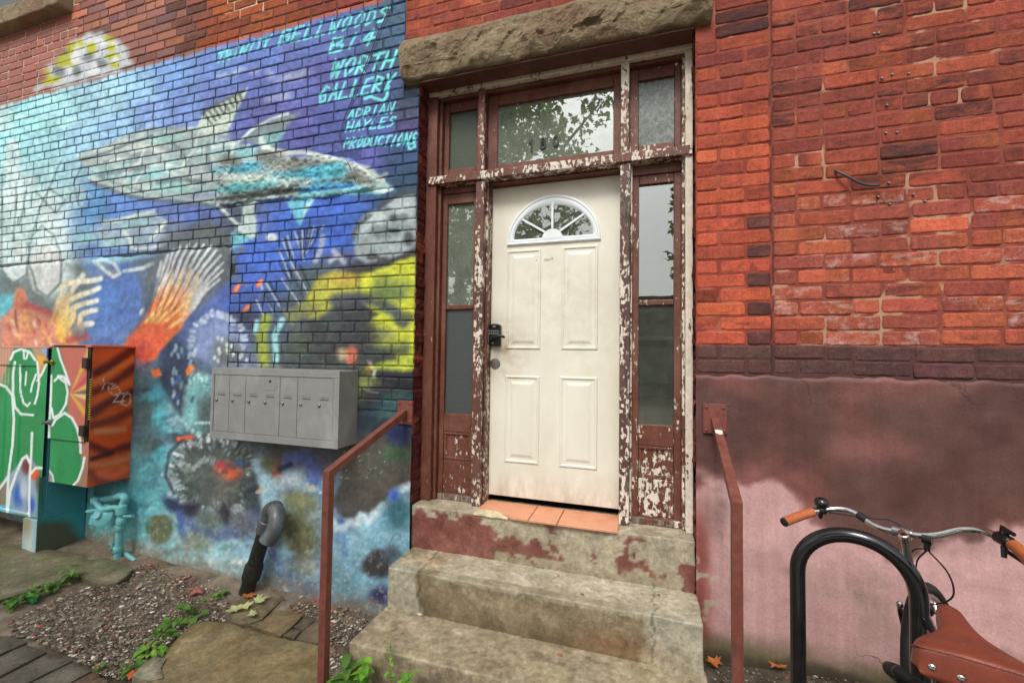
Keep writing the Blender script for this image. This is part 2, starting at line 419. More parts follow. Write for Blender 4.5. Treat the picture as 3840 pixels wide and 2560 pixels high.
def m_rail():
    b = NB('redbrown_rail_paint'); p = b.pos(); n = b.noise(p, 26., 6, .65); n2 = b.noise(b.pos((1, 1, .4)), 16., 8, .75, .5)
    c = b.mix(b.g(n, .3, .7), L4((104, 58, 50)), L4((134, 78, 66))); c = b.mix(b.g(n2, .52, .66, 0, .6), c, L4((84, 46, 36))); c = b.mix(b.g(b.noise(p, 60., 6, .8), .68, .72, 0, .9), c, L4((176, 150, 136)))
    c = b.mix(b.g(n2, .70, .74, 0, .8), c, L4((60, 38, 30)))
    b.set(col=c, rough=b.g(n, .2, .8, .32, .62), spec=.45); b.bump(b.math('ADD', n, n2), .4, .003); return b.m
M['rail'] = m_rail()
M['black'] = m_plain('black_gloss_paint', (17, 18, 19), .16, 0, .2, 30, .06, .55, dirt=((60, 62, 64), 14, .12), coat=.35)
M['rubber'] = m_plain('black_rubber', (26, 26, 27), .65, 0, .25, 60, .3)
M['blackplastic'] = m_plain('black_plastic', (16, 16, 17), .35, 0, .2, 40, .1)
M['chrome'] = m_plain('chrome', (205, 205, 203), .12, 1., .08, 40, .05)
M['alloy'] = m_plain('brushed_alloy', (165, 165, 165), .28, 1., .08, 60, .08)
M['brass'] = m_plain('brass', (190, 150, 80), .3, 1., .1, 60, .08)
def m_leather():
    b = NB('tan_saddle_leather'); p = b.pos(); n = b.noise(p, 14., 6, .65); n2 = b.noise(p, 4.5, 5, .6, .8); s = b.noise(b.pos((9, 1.5, 9)), 22., 6, .75, .6)
    c = b.mix(b.g(n, .3, .7), L4((112, 54, 40)), L4((140, 70, 50))); c = b.mix(b.g(n2, .44, .66, 0, .65), c, L4((104, 48, 38))); c = b.mix(b.g(s, .66, .70, 0, .5), c, L4((190, 112, 84)))
    v = b.voro(p, 420.); b.set(col=c, rough=b.g(n2, .3, .7, .3, .52), spec=.45, coat=.1); b.bump(b.math('ADD', v, b.math('MULTIPLY', n, .8)), .25, .0015); return b.m
M['leather'] = m_leather()
M['leather_plain'] = m_plain('tan_saddle_leather', (142, 64, 44), .38, 0, .16, 14, .25, .45, dirt=((120, 52, 40), 5, .5), coat=.12)
M['grip'] = m_plain('tan_grip_leather', (176, 98, 56), .45, 0, .12, 30, .2, dirt=((150, 76, 40), 12, .4))
M['print'] = m_plain('dark_print', (40, 26, 22), .6, 0, .1, 40, 0)
M['redprint'] = m_plain('red_print', (205, 86, 66), .5, 0, .1, 40, 0)
M['tile'] = m_plain('terracotta_tile', (216, 152, 118), .5, 0, .08, 9, .15, dirt=((170, 100, 66), 7, .45))
M['dark'] = m_plain('dark_interior', (34, 34, 33), .9, 0, .2, 6, 0)
M['digit'] = m_plain('black_digit', (18, 20, 20), .5, 0, .1, 30, 0)
M['label'] = m_plain('paper_label', (150, 150, 145), .6, 0, .1, 30, 0)
M['frosted'] = m_plain('frosted_glass', (74, 80, 78), .3, 0, .1, 150, .12, .5)
M['film'] = m_plain('filmed_glass', (84, 92, 80), .22, 0, .12, 160, .1, .5)
def m_mottle():
    b = NB('figured_glass'); p = b.pos(); n = b.noise(p, 40., 8, .7, 1.); n2 = b.noise(p, 8., 5, .6)
    c = b.mix(b.g(n, .4, .66), L4((78, 86, 78)), L4((150, 156, 150))); c = b.mix(b.g(n2, .4, .65, 0, .55), c, L4((66, 74, 64)))
    b.set(col=c, rough=.28, spec=.5); b.bump(n, .35, .002); return b.m
M['mottle'] = m_mottle()
def m_glass(name, refl, tint=(.55, .6, .56), rough=.0, wav=.02, veil=(.10, .30)):
    b = NB(name); b.n.remove(b.b)
    tr = b.nd('ShaderNodeBsdfTransparent'); tr.inputs[0].default_value = (*tint, 1)
    gl = b.nd('ShaderNodeBsdfGlossy'); gl.inputs['Roughness'].default_value = rough; gl.inputs[0].default_value = (.93, .96, .94, 1)
    bp = b.nd('ShaderNodeBump', Strength=wav, Distance=.01); b.lk(b.noise(b.pos(), 5., 3, .5), bp.inputs['Height']); b.lk(bp.outputs[0], gl.inputs['Normal'])
    fr = b.nd('ShaderNodeFresnel', IOR=1.5); f = b.math('ADD', b.math('MULTIPLY', fr.outputs[0], 1.0), refl)
    mx = b.nd('ShaderNodeMixShader'); b.lk(f, mx.inputs[0]); b.lk(tr.outputs[0], mx.inputs[1]); b.lk(gl.outputs[0], mx.inputs[2])
    df = b.nd('ShaderNodeBsdfDiffuse'); df.inputs[0].default_value = (.36, .40, .32, 1)          # reflected foliage brightness put into a diffuse grey-green veil
    m2 = b.nd('ShaderNodeMixShader'); b.lk(b.g(b.noise(b.pos(), 11., 7, .7), .3, .75, *veil), m2.inputs[0]); b.lk(mx.outputs[0], m2.inputs[1]); b.lk(df.outputs[0], m2.inputs[2])
    b.lk(m2.outputs[0], b.out.inputs['Surface']); return b.m
M['glass'] = m_glass('window_glass', .26)
M['glass_veiled'] = m_glass('veiled_window_glass', .40, veil=(.30, .48))  # stronger veil colour, standing in for bright leaf reflections
M['glass_clear'] = m_glass('clear_window_glass', .22, veil=(.01, .07))
M['glass_thin_veil'] = m_glass('thinly_veiled_window_glass', .24, veil=(.08, .20))  # veil colour greys the pane in place of the street's reflection
M['teal'] = m_plain('teal_overspray', (112, 182, 186), .5, 0, .16, 12, .25, dirt=((70, 140, 150), 7, .6))
M['greypipe'] = m_plain('grey_pipe', (78, 80, 81), .4, 0, .12, 14, .1, dirt=((150, 170, 180), 8, .4))
M['blackpipe'] = m_plain('black_pipe', (30, 30, 29), .5, 0, .25, 24, .25, dirt=((80, 84, 82), 16, .3))
M['cable'] = m_plain('grey_cable', (70, 70, 74), .5, 0, .15, 20, .1)
def m_leaf(name, c1, c2, tr=.25):
    b = NB(name); p = b.pos(); n = b.noise(p, 14., 4, .6)
    b.set(col=b.mix(b.g(n, .35, .65), L4(c1), L4(c2)), rough=.5, spec=.35); b.b.inputs['Subsurface Weight'].default_value = 0
    t = b.nd('ShaderNodeBsdfTranslucent'); t.inputs[0].default_value = L4(c2, 1.3); mx = b.nd('ShaderNodeMixShader'); mx.inputs[0].default_value = tr
    b.lk(b.b.outputs[0], mx.inputs[1]); b.lk(t.outputs[0], mx.inputs[2]); b.lk(mx.outputs[0], b.out.inputs['Surface']); return b.m
M['weed'] = m_leaf('weed_leaf', (64, 104, 40), (112, 150, 62))
M['weed2'] = m_leaf('bright_weed_leaf', (84, 140, 44), (136, 184, 66))
M['tree'] = m_leaf('maple_leaf', (58, 86, 36), (104, 136, 58), .45)
M['pale_leaf'] = m_leaf('wilted_leaf', (176, 180, 120), (206, 208, 150), .15)
M['dry_leaf'] = m_leaf('dry_leaf', (168, 96, 50), (196, 122, 62), .1)
M['bark'] = m_plain('bark', (84, 72, 60), .9, 0, .3, 10, .6)
M['litter'] = m_plain('white_litter', (214, 210, 200), .6, 0, .05, 30, 0)
M['greenlitter'] = m_plain('green_wrapper', (60, 160, 90), .3, 0, .1, 30, 0)
M['asphalt'] = m_plain('asphalt', (62, 62, 63), .9, 0, .25, 40, .4)
# ------------------------------------------------------------------ the mural: soft sprayed shapes, evaluated at the vertices of the wall
class Paint:
    """q: (N,2) sketch coordinates of the vertices; c: their sRGB colours 0..255"""
    def __init__(s, q, c): s.q = q; s.c = np.array(c, float); s.o = np.argsort(q[:, 0]); s.xs = q[s.o, 0]; s.n = fbm(np.stack([q[:, 0]/26, q[:, 1]/26, q[:, 0]*0], -1), 1., 3, 5)
    def _sel(s, x0, x1, y0, y1):
        i = s.o[np.searchsorted(s.xs, x0):np.searchsorted(s.xs, x1)]; y = s.q[i, 1]; return i[(y > y0) & (y < y1)]
    def _put(s, i, a, col):
        a = np.clip(a, 0, 1)[:, None]; col = np.asarray(col, float); s.c[i] = s.c[i]*(1-a)+col*a
    def blob(s, x, y, rx, ry, col, soft=.5, rot=0., al=1., rough=0.):
        R = max(rx, ry)*(1.3+soft); i = s._sel(x-R, x+R, y-R, y+R)
        if not len(i): return
        d = s.q[i]-(x, y); c, n = math.cos(rot), math.sin(rot)
        u = (d[:, 0]*c+d[:, 1]*n)/rx; v = (-d[:, 0]*n+d[:, 1]*c)/ry
        r = np.hypot(u, v)+rough*(s.n[i]-.5)
        s._put(i, al*(1-sstep(1-soft, 1+soft, r)), col)
    def stroke(s, pts, w, col, soft=.5, al=1., w2=None, col2=None):
        P = np.array(pts, float); w2 = w if w2 is None else w2; W = max(w, w2)*2+4
        i = s._sel(P[:, 0].min()-W, P[:, 0].max()+W, P[:, 1].min()-W, P[:, 1].max()+W)
        if not len(i): return
        q = s.q[i]; best = np.full(len(i), 1e9); tt = np.zeros(len(i))
        seg = np.linalg.norm(np.diff(P, axis=0), axis=1); tot = seg.sum(); acc = 0
        for a, b, l in zip(P[:-1], P[1:], seg):
            if l < 1e-6: continue
            t = np.clip(((q-a)@(b-a))/(l*l), 0, 1); d = np.linalg.norm(q-a-t[:, None]*(b-a), axis=1)
            g = (acc+t*l)/tot; ww = w+(w2-w)*g
            k = d/np.maximum(ww, .3) < best; best = np.where(k, d/np.maximum(ww, .3), best); tt = np.where(k, g, tt); acc += l
        c = np.asarray(col, float)
        if col2 is not None: c = c+(np.asarray(col2, float)-c)*tt[:, None]
        s._put(i, al*(1-sstep(1-soft, 1+soft, best)), c)
    def poly(s, pts, col, soft=4., al=1., rough=0.):
        P = np.array(pts, float); m = soft*2+rough
        i = s._sel(P[:, 0].min()-m, P[:, 0].max()+m, P[:, 1].min()-m, P[:, 1].max()+m)
        if not len(i): return
        q = s.q[i]; d = np.full(len(i), 1e9); ins = np.zeros(len(i), bool)
        for k in range(len(P)):
            a, b = P[k-1], P[k]; e = b-a; l = e@e
            if l < 1e-9: continue
            t = np.clip(((q-a)@e)/l, 0, 1); d = np.minimum(d, np.linalg.norm(q-a-t[:, None]*e, axis=1))
            cr = (a[1] > q[:, 1]) != (b[1] > q[:, 1])
            with np.errstate(divide='ignore', invalid='ignore'):
                xi = a[0]+(q[:, 1]-a[1])*(b[0]-a[0])/(b[1]-a[1])
            ins ^= cr & (q[:, 0] < xi)
        sd = np.where(ins, -d, d)+rough*(s.n[i]-.5)*2
        s._put(i, al*(1-sstep(-soft, soft, sd)), col)
    def ring(s, x, y, r, col, n, size, jit=.25, a0=0., a1=6.283, sq=1., inner=1., al=.9):
        rr = random.Random(int(x*7+y)); col = np.array(col, float)
        for k in range(n*2):
            g = a0+(a1-a0)*((k//2+rr.uniform(-.3, .3))/n if k % 2 else rr.random()); R = r*(1+rr.uniform(-jit, jit)*.45); l = rr.uniform(.04, .17); h = g+rr.uniform(-.25, .25)
            c = np.clip(col*(rr.uniform(.9, 1.1) if k % 2 else rr.uniform(.6, .95)), 0, 255)
            p = (x+R*math.cos(g), y+R*sq*math.sin(g)); s.stroke([p, (p[0]+r*l*math.cos(h), p[1]+r*l*sq*math.sin(h))], size*(rr.uniform(.6, .95) if k % 2 else rr.uniform(.3, .7)), c, .55, al*(rr.uniform(.85, 1.) if k % 2 else rr.uniform(.4, .8)))
    def dabs(s, box, n, seed, size=(3, 10), amt=.28, al=.5, pal=None, inside=None):
        """loose strokes around the colour already there"""
        rr = random.Random(seed); x0, x1, y0, y1 = box
        for k in range(n):
            x, y = rr.uniform(x0, x1), rr.uniform(y0, y1)
            if inside is not None and not inpoly((x, y), inside): continue
            i = s._sel(x-5, x+5, y-5, y+5)
            if not len(i): continue
            c = s.c[i[0]]*rr.uniform(1-amt, 1+amt)+np.array([rr.uniform(-14, 14) for _ in range(3)]) if pal is None else np.array(pal[rr.randrange(len(pal))], float)
            a = rr.uniform(-.9, .6); l = rr.uniform(2, 5)*size[1]*.5
            s.stroke([(x, y), (x+math.cos(a)*l*.5, y+math.sin(a)*l*.5+rr.uniform(-3, 3)), (x+math.cos(a)*l, y+math.sin(a)*l)], rr.uniform(*size)*.6, np.clip(c, 0, 255), .9, al*rr.uniform(.4, 1))

def inpoly(p, P):
    x, y = p; r = False
    for k in range(len(P)):
        (ax, ay), (bx_, by) = P[k-1], P[k]
        if (ay > y) != (by > y) and x < ax+(y-ay)*(bx_-ax)/(by-ay): r = not r
    return r
GLY = {'A': [[(0, 0), (.5, 1), (1, 0)], [(.2, .38), (.85, .38)]], 'B': [[(0, 0), (.05, 1)], [(.05, 1), (.85, .92), (.8, .62), (.1, .52)], [(.1, .52), (1., .4), (.92, .06), (0, 0)]],
 'C': [[(.95, .85), (.5, 1), (.05, .5), (.4, 0), (.95, .1)]], 'D': [[(.05, 0), (.1, 1), (.85, .75), (.9, .3), (.05, 0)]],
 'E': [[(.95, 1), (.1, .95), (.0, 0), (.9, .05)], [(.05, .5), (.75, .52)]], 'G': [[(.95, .85), (.5, 1), (.05, .5), (.35, 0), (.85, .1), (.85, .45), (.5, .42)]],
 'H': [[(0, 0), (.1, 1)], [(.9, 0), (1, 1)], [(.05, .5), (.95, .5)]], 'I': [[(.4, 0), (.6, 1)]], 'L': [[(.15, 1), (0, 0), (.9, .05)]],
 'N': [[(0, 0), (.1, 1), (.85, 0), (1, 1)]], 'O': [[(.5, 1), (.05, .6), (.3, 0), (.9, .3), (.85, .85), (.5, 1)]], 'P': [[(0, 0), (.1, 1), (.9, .85), (.8, .5), (.1, .45)]],
 'R': [[(0, 0), (.1, 1), (.9, .85), (.8, .52), (.1, .45), (.95, 0)]], 'S': [[(.95, .9), (.4, 1), (.1, .72), (.85, .4), (.6, .05), (0, .05)]],
 'T': [[(.5, 0), (.55, 1)], [(0, .92), (1.1, 1)]], 'U': [[(0, 1), (0, .2), (.4, 0), (.85, .2), (.95, 1)]], 'W': [[(0, 1), (.2, 0), (.5, .75), (.7, 0), (1.05, 1)]],
 'Y': [[(0, 1), (.4, .5), (1, 1)], [(.4, .5), (.3, 0)]], 'K': [[(0, 0), (0, 1)], [(.9, 1), (0, .45), (.9, 0)]], '4': [[(.62, -.05), (.8, 1), (0, .32), (1.05, .38)]], ' ': []}
def write(P, txt, a, b, h, col, w, slant=.32, fill=.72):
    a, b = np.array(a, float), np.array(b, float); n = len(txt); e = (b-a)/n; el = np.linalg.norm(e)
    upv = np.array([slant, -1.])*h
    for k, ch in enumerate(txt):
        o = a+e*k
        for st in GLY[ch]:
            P.stroke([o+e*fill*x+upv*y for x, y in st], w, col, .32, .95)

BGPTS = [
 (0, 270, 186, 218, 222), (60, 265, 160, 230, 240), (130, 260, 172, 230, 242), (250, 225, 172, 220, 244), (330, 205, 150, 200, 242), (400, 180, 118, 158, 226), (500, 150, 104, 136, 212), (600, 125, 98, 122, 205), (700, 95, 92, 108, 190), (800, 70, 78, 98, 172), (860, 50, 62, 92, 142), (905, 30, 48, 80, 112),
 (20, 340, 150, 228, 238), (90, 330, 164, 226, 240), (180, 320, 164, 214, 244), (260, 300, 150, 196, 242), (340, 260, 130, 160, 226), (420, 240, 118, 146, 220), (500, 225, 104, 120, 198), (600, 190, 98, 110, 196), (680, 200, 96, 102, 184), (760, 180, 92, 92, 176), (840, 190, 80, 90, 164), (895, 120, 50, 80, 112), (900, 200, 56, 74, 130),
 (600, 260, 92, 92, 168), (680, 280, 88, 84, 162), (740, 300, 82, 88, 172), (860, 280, 74, 82, 156), (940, 225, 46, 58, 82), (945, 290, 66, 62, 112), (940, 350, 48, 76, 128), (930, 400, 44, 70, 104), (740, 340, 80, 88, 160), (840, 345, 90, 92, 176),
 (20, 400, 172, 222, 230), (90, 400, 168, 214, 222), (150, 400, 158, 204, 222), (40, 450, 204, 228, 232), (110, 460, 196, 218, 222), (170, 440, 160, 190, 205), (220, 440, 100, 156, 216), (215, 490, 84, 148, 210), (260, 480, 92, 136, 214), (330, 475, 100, 132, 216), (420, 500, 92, 118, 206), (470, 490, 88, 108, 186),
 (30, 520, 186, 210, 212), (110, 530, 180, 204, 208), (170, 520, 110, 150, 186), (220, 530, 120, 150, 196), (330, 540, 110, 134, 186), (400, 530, 100, 110, 140), (480, 540, 98, 98, 100), (520, 520, 86, 92, 116), (560, 500, 78, 88, 110), (600, 510, 82, 106, 190), (650, 530, 66, 104, 214), (720, 500, 62, 98, 200), (790, 480, 60, 98, 200), (790, 540, 62, 100, 214), (850, 470, 54, 84, 150), (930, 440, 44, 68, 96), (880, 445, 52, 80, 120), (740, 560, 64, 100, 210),
 (30, 590, 190, 212, 214), (110, 600, 186, 204, 204), (60, 640, 120, 130, 132), (20, 650, 96, 110, 114), (100, 670, 96, 110, 108), (170, 640, 100, 112, 112), (230, 600, 96, 128, 196), (290, 640, 84, 118, 196), (340, 620, 92, 104, 130), (400, 620, 92, 112, 180), (470, 600, 86, 88, 94), (515, 620, 82, 84, 90), (520, 560, 96, 98, 104), (570, 580, 66, 104, 216), (620, 590, 68, 108, 222), (570, 650, 68, 100, 206), (640, 640, 70, 98, 190), (690, 640, 84, 100, 116), (730, 630, 86, 96, 110), (770, 600, 80, 84, 110), (785, 660, 62, 62, 66), (700, 590, 68, 100, 206), (860, 590, 60, 62, 70), (930, 580, 58, 56, 62),
 (15, 700, 90, 176, 196), (60, 690, 110, 120, 120), (240, 690, 82, 124, 204), (280, 720, 84, 120, 196), (270, 770, 82, 120, 190), (300, 790, 92, 120, 150), (420, 720, 78, 106, 186), (480, 690, 82, 104, 180), (510, 660, 74, 92, 170), (540, 700, 70, 96, 190), (545, 740, 58, 60, 86), (600, 690, 74, 92, 160), (620, 760, 78, 92, 118), (680, 700, 80, 88, 98), (720, 690, 84, 84, 84), (690, 790, 84, 88, 80), (740, 780, 70, 68, 72), (800, 780, 66, 66, 70), (860, 760, 64, 62, 66), (500, 780, 120, 136, 190), (450, 740, 76, 88, 140),
 (330, 830, 84, 96, 120), (325, 870, 74, 96, 104), (330, 950, 76, 92, 98), (340, 1020, 84, 106, 112), (360, 900, 64, 144, 164), (372, 960, 78, 172, 188), (360, 1040, 82, 176, 190), (400, 830, 48, 60, 100), (385, 870, 38, 46, 70), (420, 900, 66, 72, 74), (400, 950, 150, 186, 204), (420, 1010, 60, 70, 82), (460, 830, 80, 92, 120), (560, 835, 120, 128, 160), (640, 830, 92, 96, 98), (720, 830, 68, 68, 70), (780, 825, 66, 64, 66), (880, 860, 54, 46, 60), (930, 870, 48, 40, 54), (840, 880, 120, 130, 70), (860, 900, 48, 44, 58), (900, 920, 46, 70, 70), (870, 950, 44, 52, 70), (935, 940, 48, 62, 80),
 (300, 1090, 76, 140, 152), (340, 1100, 84, 150, 166), (400, 1040, 130, 172, 194), (390, 1080, 128, 190, 204), (640, 1030, 90, 92, 100), (700, 1050, 96, 98, 108), (740, 1060, 84, 84, 104), (800, 1050, 82, 76, 78), (850, 1080, 86, 80, 72), (900, 1090, 80, 74, 66), (920, 1060, 74, 68, 64), (850, 1130, 78, 66, 62), (620, 1100, 146, 186, 206), (660, 1110, 130, 150, 176), (700, 1130, 126, 156, 186), (740, 1120, 104, 140, 176),
 (215, 1200, 92, 180, 190), (220, 1120, 60, 110, 116), (300, 1150, 84, 168, 182), (330, 1220, 110, 192, 202), (380, 1140, 104, 186, 200), (430, 1250, 150, 206, 216), (480, 1260, 150, 200, 214), (400, 1200, 140, 196, 208), (430, 1150, 84, 110, 140), (560, 1130, 120, 130, 140), (560, 1190, 104, 120, 140), (620, 1150, 140, 176, 196), (680, 1160, 128, 134, 116), (720, 1180, 120, 140, 150), (770, 1190, 110, 136, 170), (820, 1180, 130, 178, 204), (880, 1190, 116, 176, 206), (930, 1180, 80, 130, 150),
 (100, 1180, 92, 174, 188), (40, 1170, 110, 166, 180), (330, 1275, 170, 208, 212), (480, 1300, 176, 218, 226), (560, 1300, 150, 196, 214), (620, 1260, 132, 168, 196), (660, 1310, 126, 164, 196), (700, 1250, 120, 122, 104), (690, 1340, 122, 162, 194), (740, 1300, 130, 158, 186), (790, 1260, 104, 154, 190), (800, 1330, 92, 148, 182), (850, 1250, 112, 172, 204), (900, 1230, 112, 174, 206), (860, 1390, 92, 140, 170), (930, 1260, 100, 160, 190)]
def bgcol(q):
    P = np.array(BGPTS, float); out = np.zeros((len(q), 3))
    for a in range(0, len(q), 20000):
        s = slice(a, a+20000); d2 = ((q[s, None, :]-P[None, :, :2])**2).sum(-1)+60.
        w = d2**-2.2; out[s] = (w@P[:, 2:])/w.sum(1)[:, None]
    return out
def mural(V):
    """sRGB colours of the painted wall at world points V"""
    q = toq(V); wob = np.stack([fbm(np.stack([q[:, 0]/30, q[:, 1]/30, q[:, 0]*0+k], -1), 1., 3, 11+k)-.5 for k in (0, 1)], -1)
    c = bgcol(q+wob*26); P = Paint(q+wob*5, c); W = (214, 224, 226); C = (150, 216, 222)
    P.dabs((0, 960, 250, 900), 1100, 21, (4, 13), .22, .5); P.dabs((300, 960, 800, 1400), 1000, 22, (4, 12), .45, .6)
    # highlights and clouds in the upper blue
    for x, y, rx, ry in ((545, 165, 22, 6), (512, 175, 14, 6), (620, 172, 9, 14), (655, 178, 22, 8), (625, 225, 18, 8), (655, 222, 15, 9), (690, 172, 26, 10), (585, 165, 12, 6)): P.blob(x, y, rx, ry, (190, 196, 220), .8, -.4, .55)
    # pale lettering on the far bricks, rounded drops at its foot
    for x, y0, y1, w in ((28, 250, 470, 20), (120, 420, 640, 42), (60, 330, 420, 16)): P.stroke([(x, y0+90), (x+4, y1)], w, (212, 228, 230), .5, .8)
    for pts in ([(5, 400), (4, 620)], [(38, 420), (30, 560)], [(140, 370), (90, 480), (70, 560), (60, 560)], [(200, 360), (170, 420), (180, 470)], [(80, 440), (130, 490), (150, 460), (110, 430)], [(60, 440), (45, 520)], [(76, 540), (96, 520), (122, 540), (140, 580), (138, 630)], [(66, 560), (64, 620)]): P.stroke(pts, 2.4, (84, 104, 108), .8, .55)
    P.blob(37, 600, 32, 46, (204, 216, 216), .18); P.blob(103, 620, 38, 56, (206, 208, 206), .16, .05)
    P.stroke([(22, 560), (20, 600)], 9, (196, 220, 224), .8); P.blob(105, 620, 26, 40, (188, 190, 190), .8, 0, .5)
    P.stroke([(4, 620), (28, 652), (60, 630), (68, 570)], 3, (96, 112, 116), .8, .7); P.stroke([(66, 600), (84, 664), (110, 682), (138, 650), (142, 600)], 3, (96, 108, 110), .8, .7)
    # the long pale fish: body, dorsal fins, belly fins
    body = [(178, 362), (232, 338), (290, 311), (342, 294), (437, 293), (500, 312), (560, 332), (620, 350), (680, 362), (740, 358), (800, 368), (860, 390), (900, 432), (872, 440), (800, 436), (720, 447), (640, 455), (560, 462), (492, 470), (440, 462), (383, 458), (300, 448), (246, 433), (208, 410), (202, 392)]
    P.poly(body, (172, 186, 186), 5)
    P.dabs((180, 880, 295, 465), 230, 1, (3, 9), al=.8, pal=((206, 214, 206), (140, 150, 160), (150, 205, 205), (190, 200, 196), (118, 128, 136), (176, 188, 200)), inside=body)
    for x, y, rx, ry, cc, r in ((330, 330, 60, 12, (196, 204, 198), -.2), (300, 360, 46, 14, (132, 142, 152), -.15), (260, 350, 30, 9, (200, 208, 206), -.2), (380, 320, 40, 10, (150, 206, 204), -.1), (420, 370, 50, 16, (150, 172, 176), 0), (330, 400, 70, 14, (142, 196, 204), -.1), (240, 395, 34, 14, (150, 204, 208), -.1), (400, 430, 60, 14, (150, 212, 208), .05), (300, 425, 50, 10, (196, 210, 206), .12), (470, 400, 40, 30, (168, 178, 182), 0), (480, 340, 50, 14, (146, 190, 196), -.1), (560, 350, 40, 12, (120, 190, 200), -.2), (620, 345, 20, 14, (110, 106, 104), 0), (470, 450, 40, 9, (140, 146, 170), 0)): P.blob(x, y, rx, ry, cc, .6, r, .75)
    for pts in ([(300, 430), (330, 392), (352, 378), (400, 380), (420, 392), (440, 384)], [(418, 384), (430, 362), (446, 346)], [(446, 346), (452, 322), (460, 295)], [(428, 392), (424, 420), (450, 428)], [(330, 345), (322, 370), (300, 400)], [(205, 408), (240, 428), (300, 445), (380, 458)], [(180, 360), (240, 340), (300, 335)], [(536, 330), (532, 360), (520, 400)], [(275, 410), (310, 380)], [(445, 350), (500, 336), (540, 330)]): P.stroke(pts, 3.2, (212, 222, 216), .6, .9)
    for pts in ([(208, 395), (260, 420), (330, 440)], [(240, 372), (300, 372)], [(330, 300), (400, 296)]): P.stroke(pts, 3, (110, 136, 140), .8, .55)
    P.poly([(450, 292), (470, 262), (500, 240), (552, 214), (568, 200), (560, 228), (545, 252), (530, 290), (520, 312), (470, 312)], (198, 210, 198), 3)
    for k in range(8): P.stroke([(470+k*11, 262-k*7), (486+k*10, 285-k*8)], 3.2, (92, 96, 88), .7, .8)
    P.stroke([(465, 262), (500, 238), (560, 208)], 3, (104, 104, 88), .8, .8)
    P.poly([(560, 322), (590, 292), (640, 268), (690, 258), (660, 290), (640, 322), (610, 344)], (120, 132, 138), 5); P.stroke([(548, 326), (580, 298), (620, 274), (660, 262)], 3.5, (196, 206, 204), .6)
    P.poly([(590, 312), (660, 300), (640, 330), (610, 340)], (120, 190, 196), 6, .7)
    P.stroke([(600, 330), (625, 344), (660, 352)], 5, (210, 218, 214), .6); P.stroke([(600, 318), (606, 340)], 6, (210, 218, 214), .6)
    for pts, w_, cc in (([(210, 420), (300, 452), (400, 464), (490, 472)], 5, (92, 104, 116)), ([(190, 368), (240, 352), (300, 330), (350, 312)], 3, (84, 100, 112)), ([(230, 400), (290, 390), (340, 384)], 5, (112, 124, 136)), ([(360, 420), (420, 412), (470, 420)], 5, (104, 120, 128)), ([(395, 330), (420, 345), (424, 362)], 4, (108, 120, 124)), ([(480, 330), (476, 360), (486, 390)], 5, (120, 134, 140)), ([(500, 420), (540, 440), (600, 448)], 5, (110, 120, 124)), ([(350, 340), (372, 352)], 6, (226, 230, 226)), ([(255, 372), (290, 366)], 5, (228, 232, 228)), ([(300, 350), (340, 336)], 4, (224, 230, 228)), ([(440, 405), (466, 398)], 6, (222, 230, 228)), ([(380, 392), (404, 404)], 4, (224, 232, 228))): P.stroke(pts, w_, cc, .7, .8)
    # its head on the crumbling patch
    P.stroke([(640, 352), (700, 350), (770, 366), (830, 385), (880, 415)], 5, (198, 202, 196), .6); P.poly([(590, 345), (640, 360), (700, 370), (760, 372), (820, 392), (860, 420), (760, 430), (690, 400), (590, 375)], (108, 104, 98), 8, .85)
    for x, y, rx, ry, cc in ((560, 385, 60, 12, (66, 168, 200)), (700, 400, 70, 14, (60, 170, 206)), (760, 392, 40, 16, (84, 186, 210)), (640, 378, 40, 10, (160, 160, 150)), (560, 410, 56, 8, (196, 206, 196)), (650, 415, 50, 8, (190, 206, 200)), (740, 430, 60, 12, (62, 160, 206)), (560, 430, 66, 10, (76, 168, 176)), (530, 370, 26, 14, (112, 104, 92)), (620, 440, 70, 8, (70, 76, 72))): P.blob(x, y, rx, ry, cc, .6, -.08, .85, .9)
    P.stroke([(498, 456), (560, 452), (640, 443), (690, 434)], 4, (52, 54, 52), .6, .9)
    P.poly([(700, 440), (800, 424), (870, 432), (902, 434), (870, 446), (800, 446), (720, 456), (660, 462)], (130, 206, 216), 4); P.stroke([(850, 434), (880, 440), (900, 434)], 4, (206, 222, 216), .6)
    P.stroke([(690, 440), (760, 432), (810, 425)], 4, (40, 100, 170), .7)
    P.poly([(655, 462), (722, 456), (700, 490), (688, 518), (676, 500)], (112, 200, 216), 5, .85); P.poly([(700, 470), (725, 456), (705, 485), (690, 512)], (182, 224, 224), 4, .8)
    P.poly([(560, 462), (585, 460), (590, 545), (578, 550), (540, 530), (555, 510)], (196, 214, 212), 5); P.stroke([(500, 470), (540, 510), (576, 545)], 4, (206, 216, 214), .6); P.stroke([(536, 540), (560, 548)], 6, (110, 200, 210), .8); P.poly([(530, 548), (580, 545), (545, 570), (528, 575)], (110, 200, 220), 5, .8)
    # second, smaller pale fish
    P.poly([(215, 532), (260, 506), (320, 490), (352, 486), (380, 505), (372, 520), (390, 548), (330, 562), (270, 568), (230, 556)], (160, 176, 190), 6, .8)
    for pts in ([(240, 512), (300, 498), (352, 486)], [(285, 532), (300, 548), (302, 570)], [(346, 548), (372, 520), (380, 512)], [(310, 572), (350, 570), (385, 560)]): P.stroke(pts, 4, (204, 214, 208), .6)
    for x, y, rx, ry in ((200, 548, 22, 12), (320, 512, 30, 8), (290, 520, 16, 6), (255, 560, 26, 8)): P.blob(x, y, rx, ry, (150, 206, 200), .7, -.1, .7)
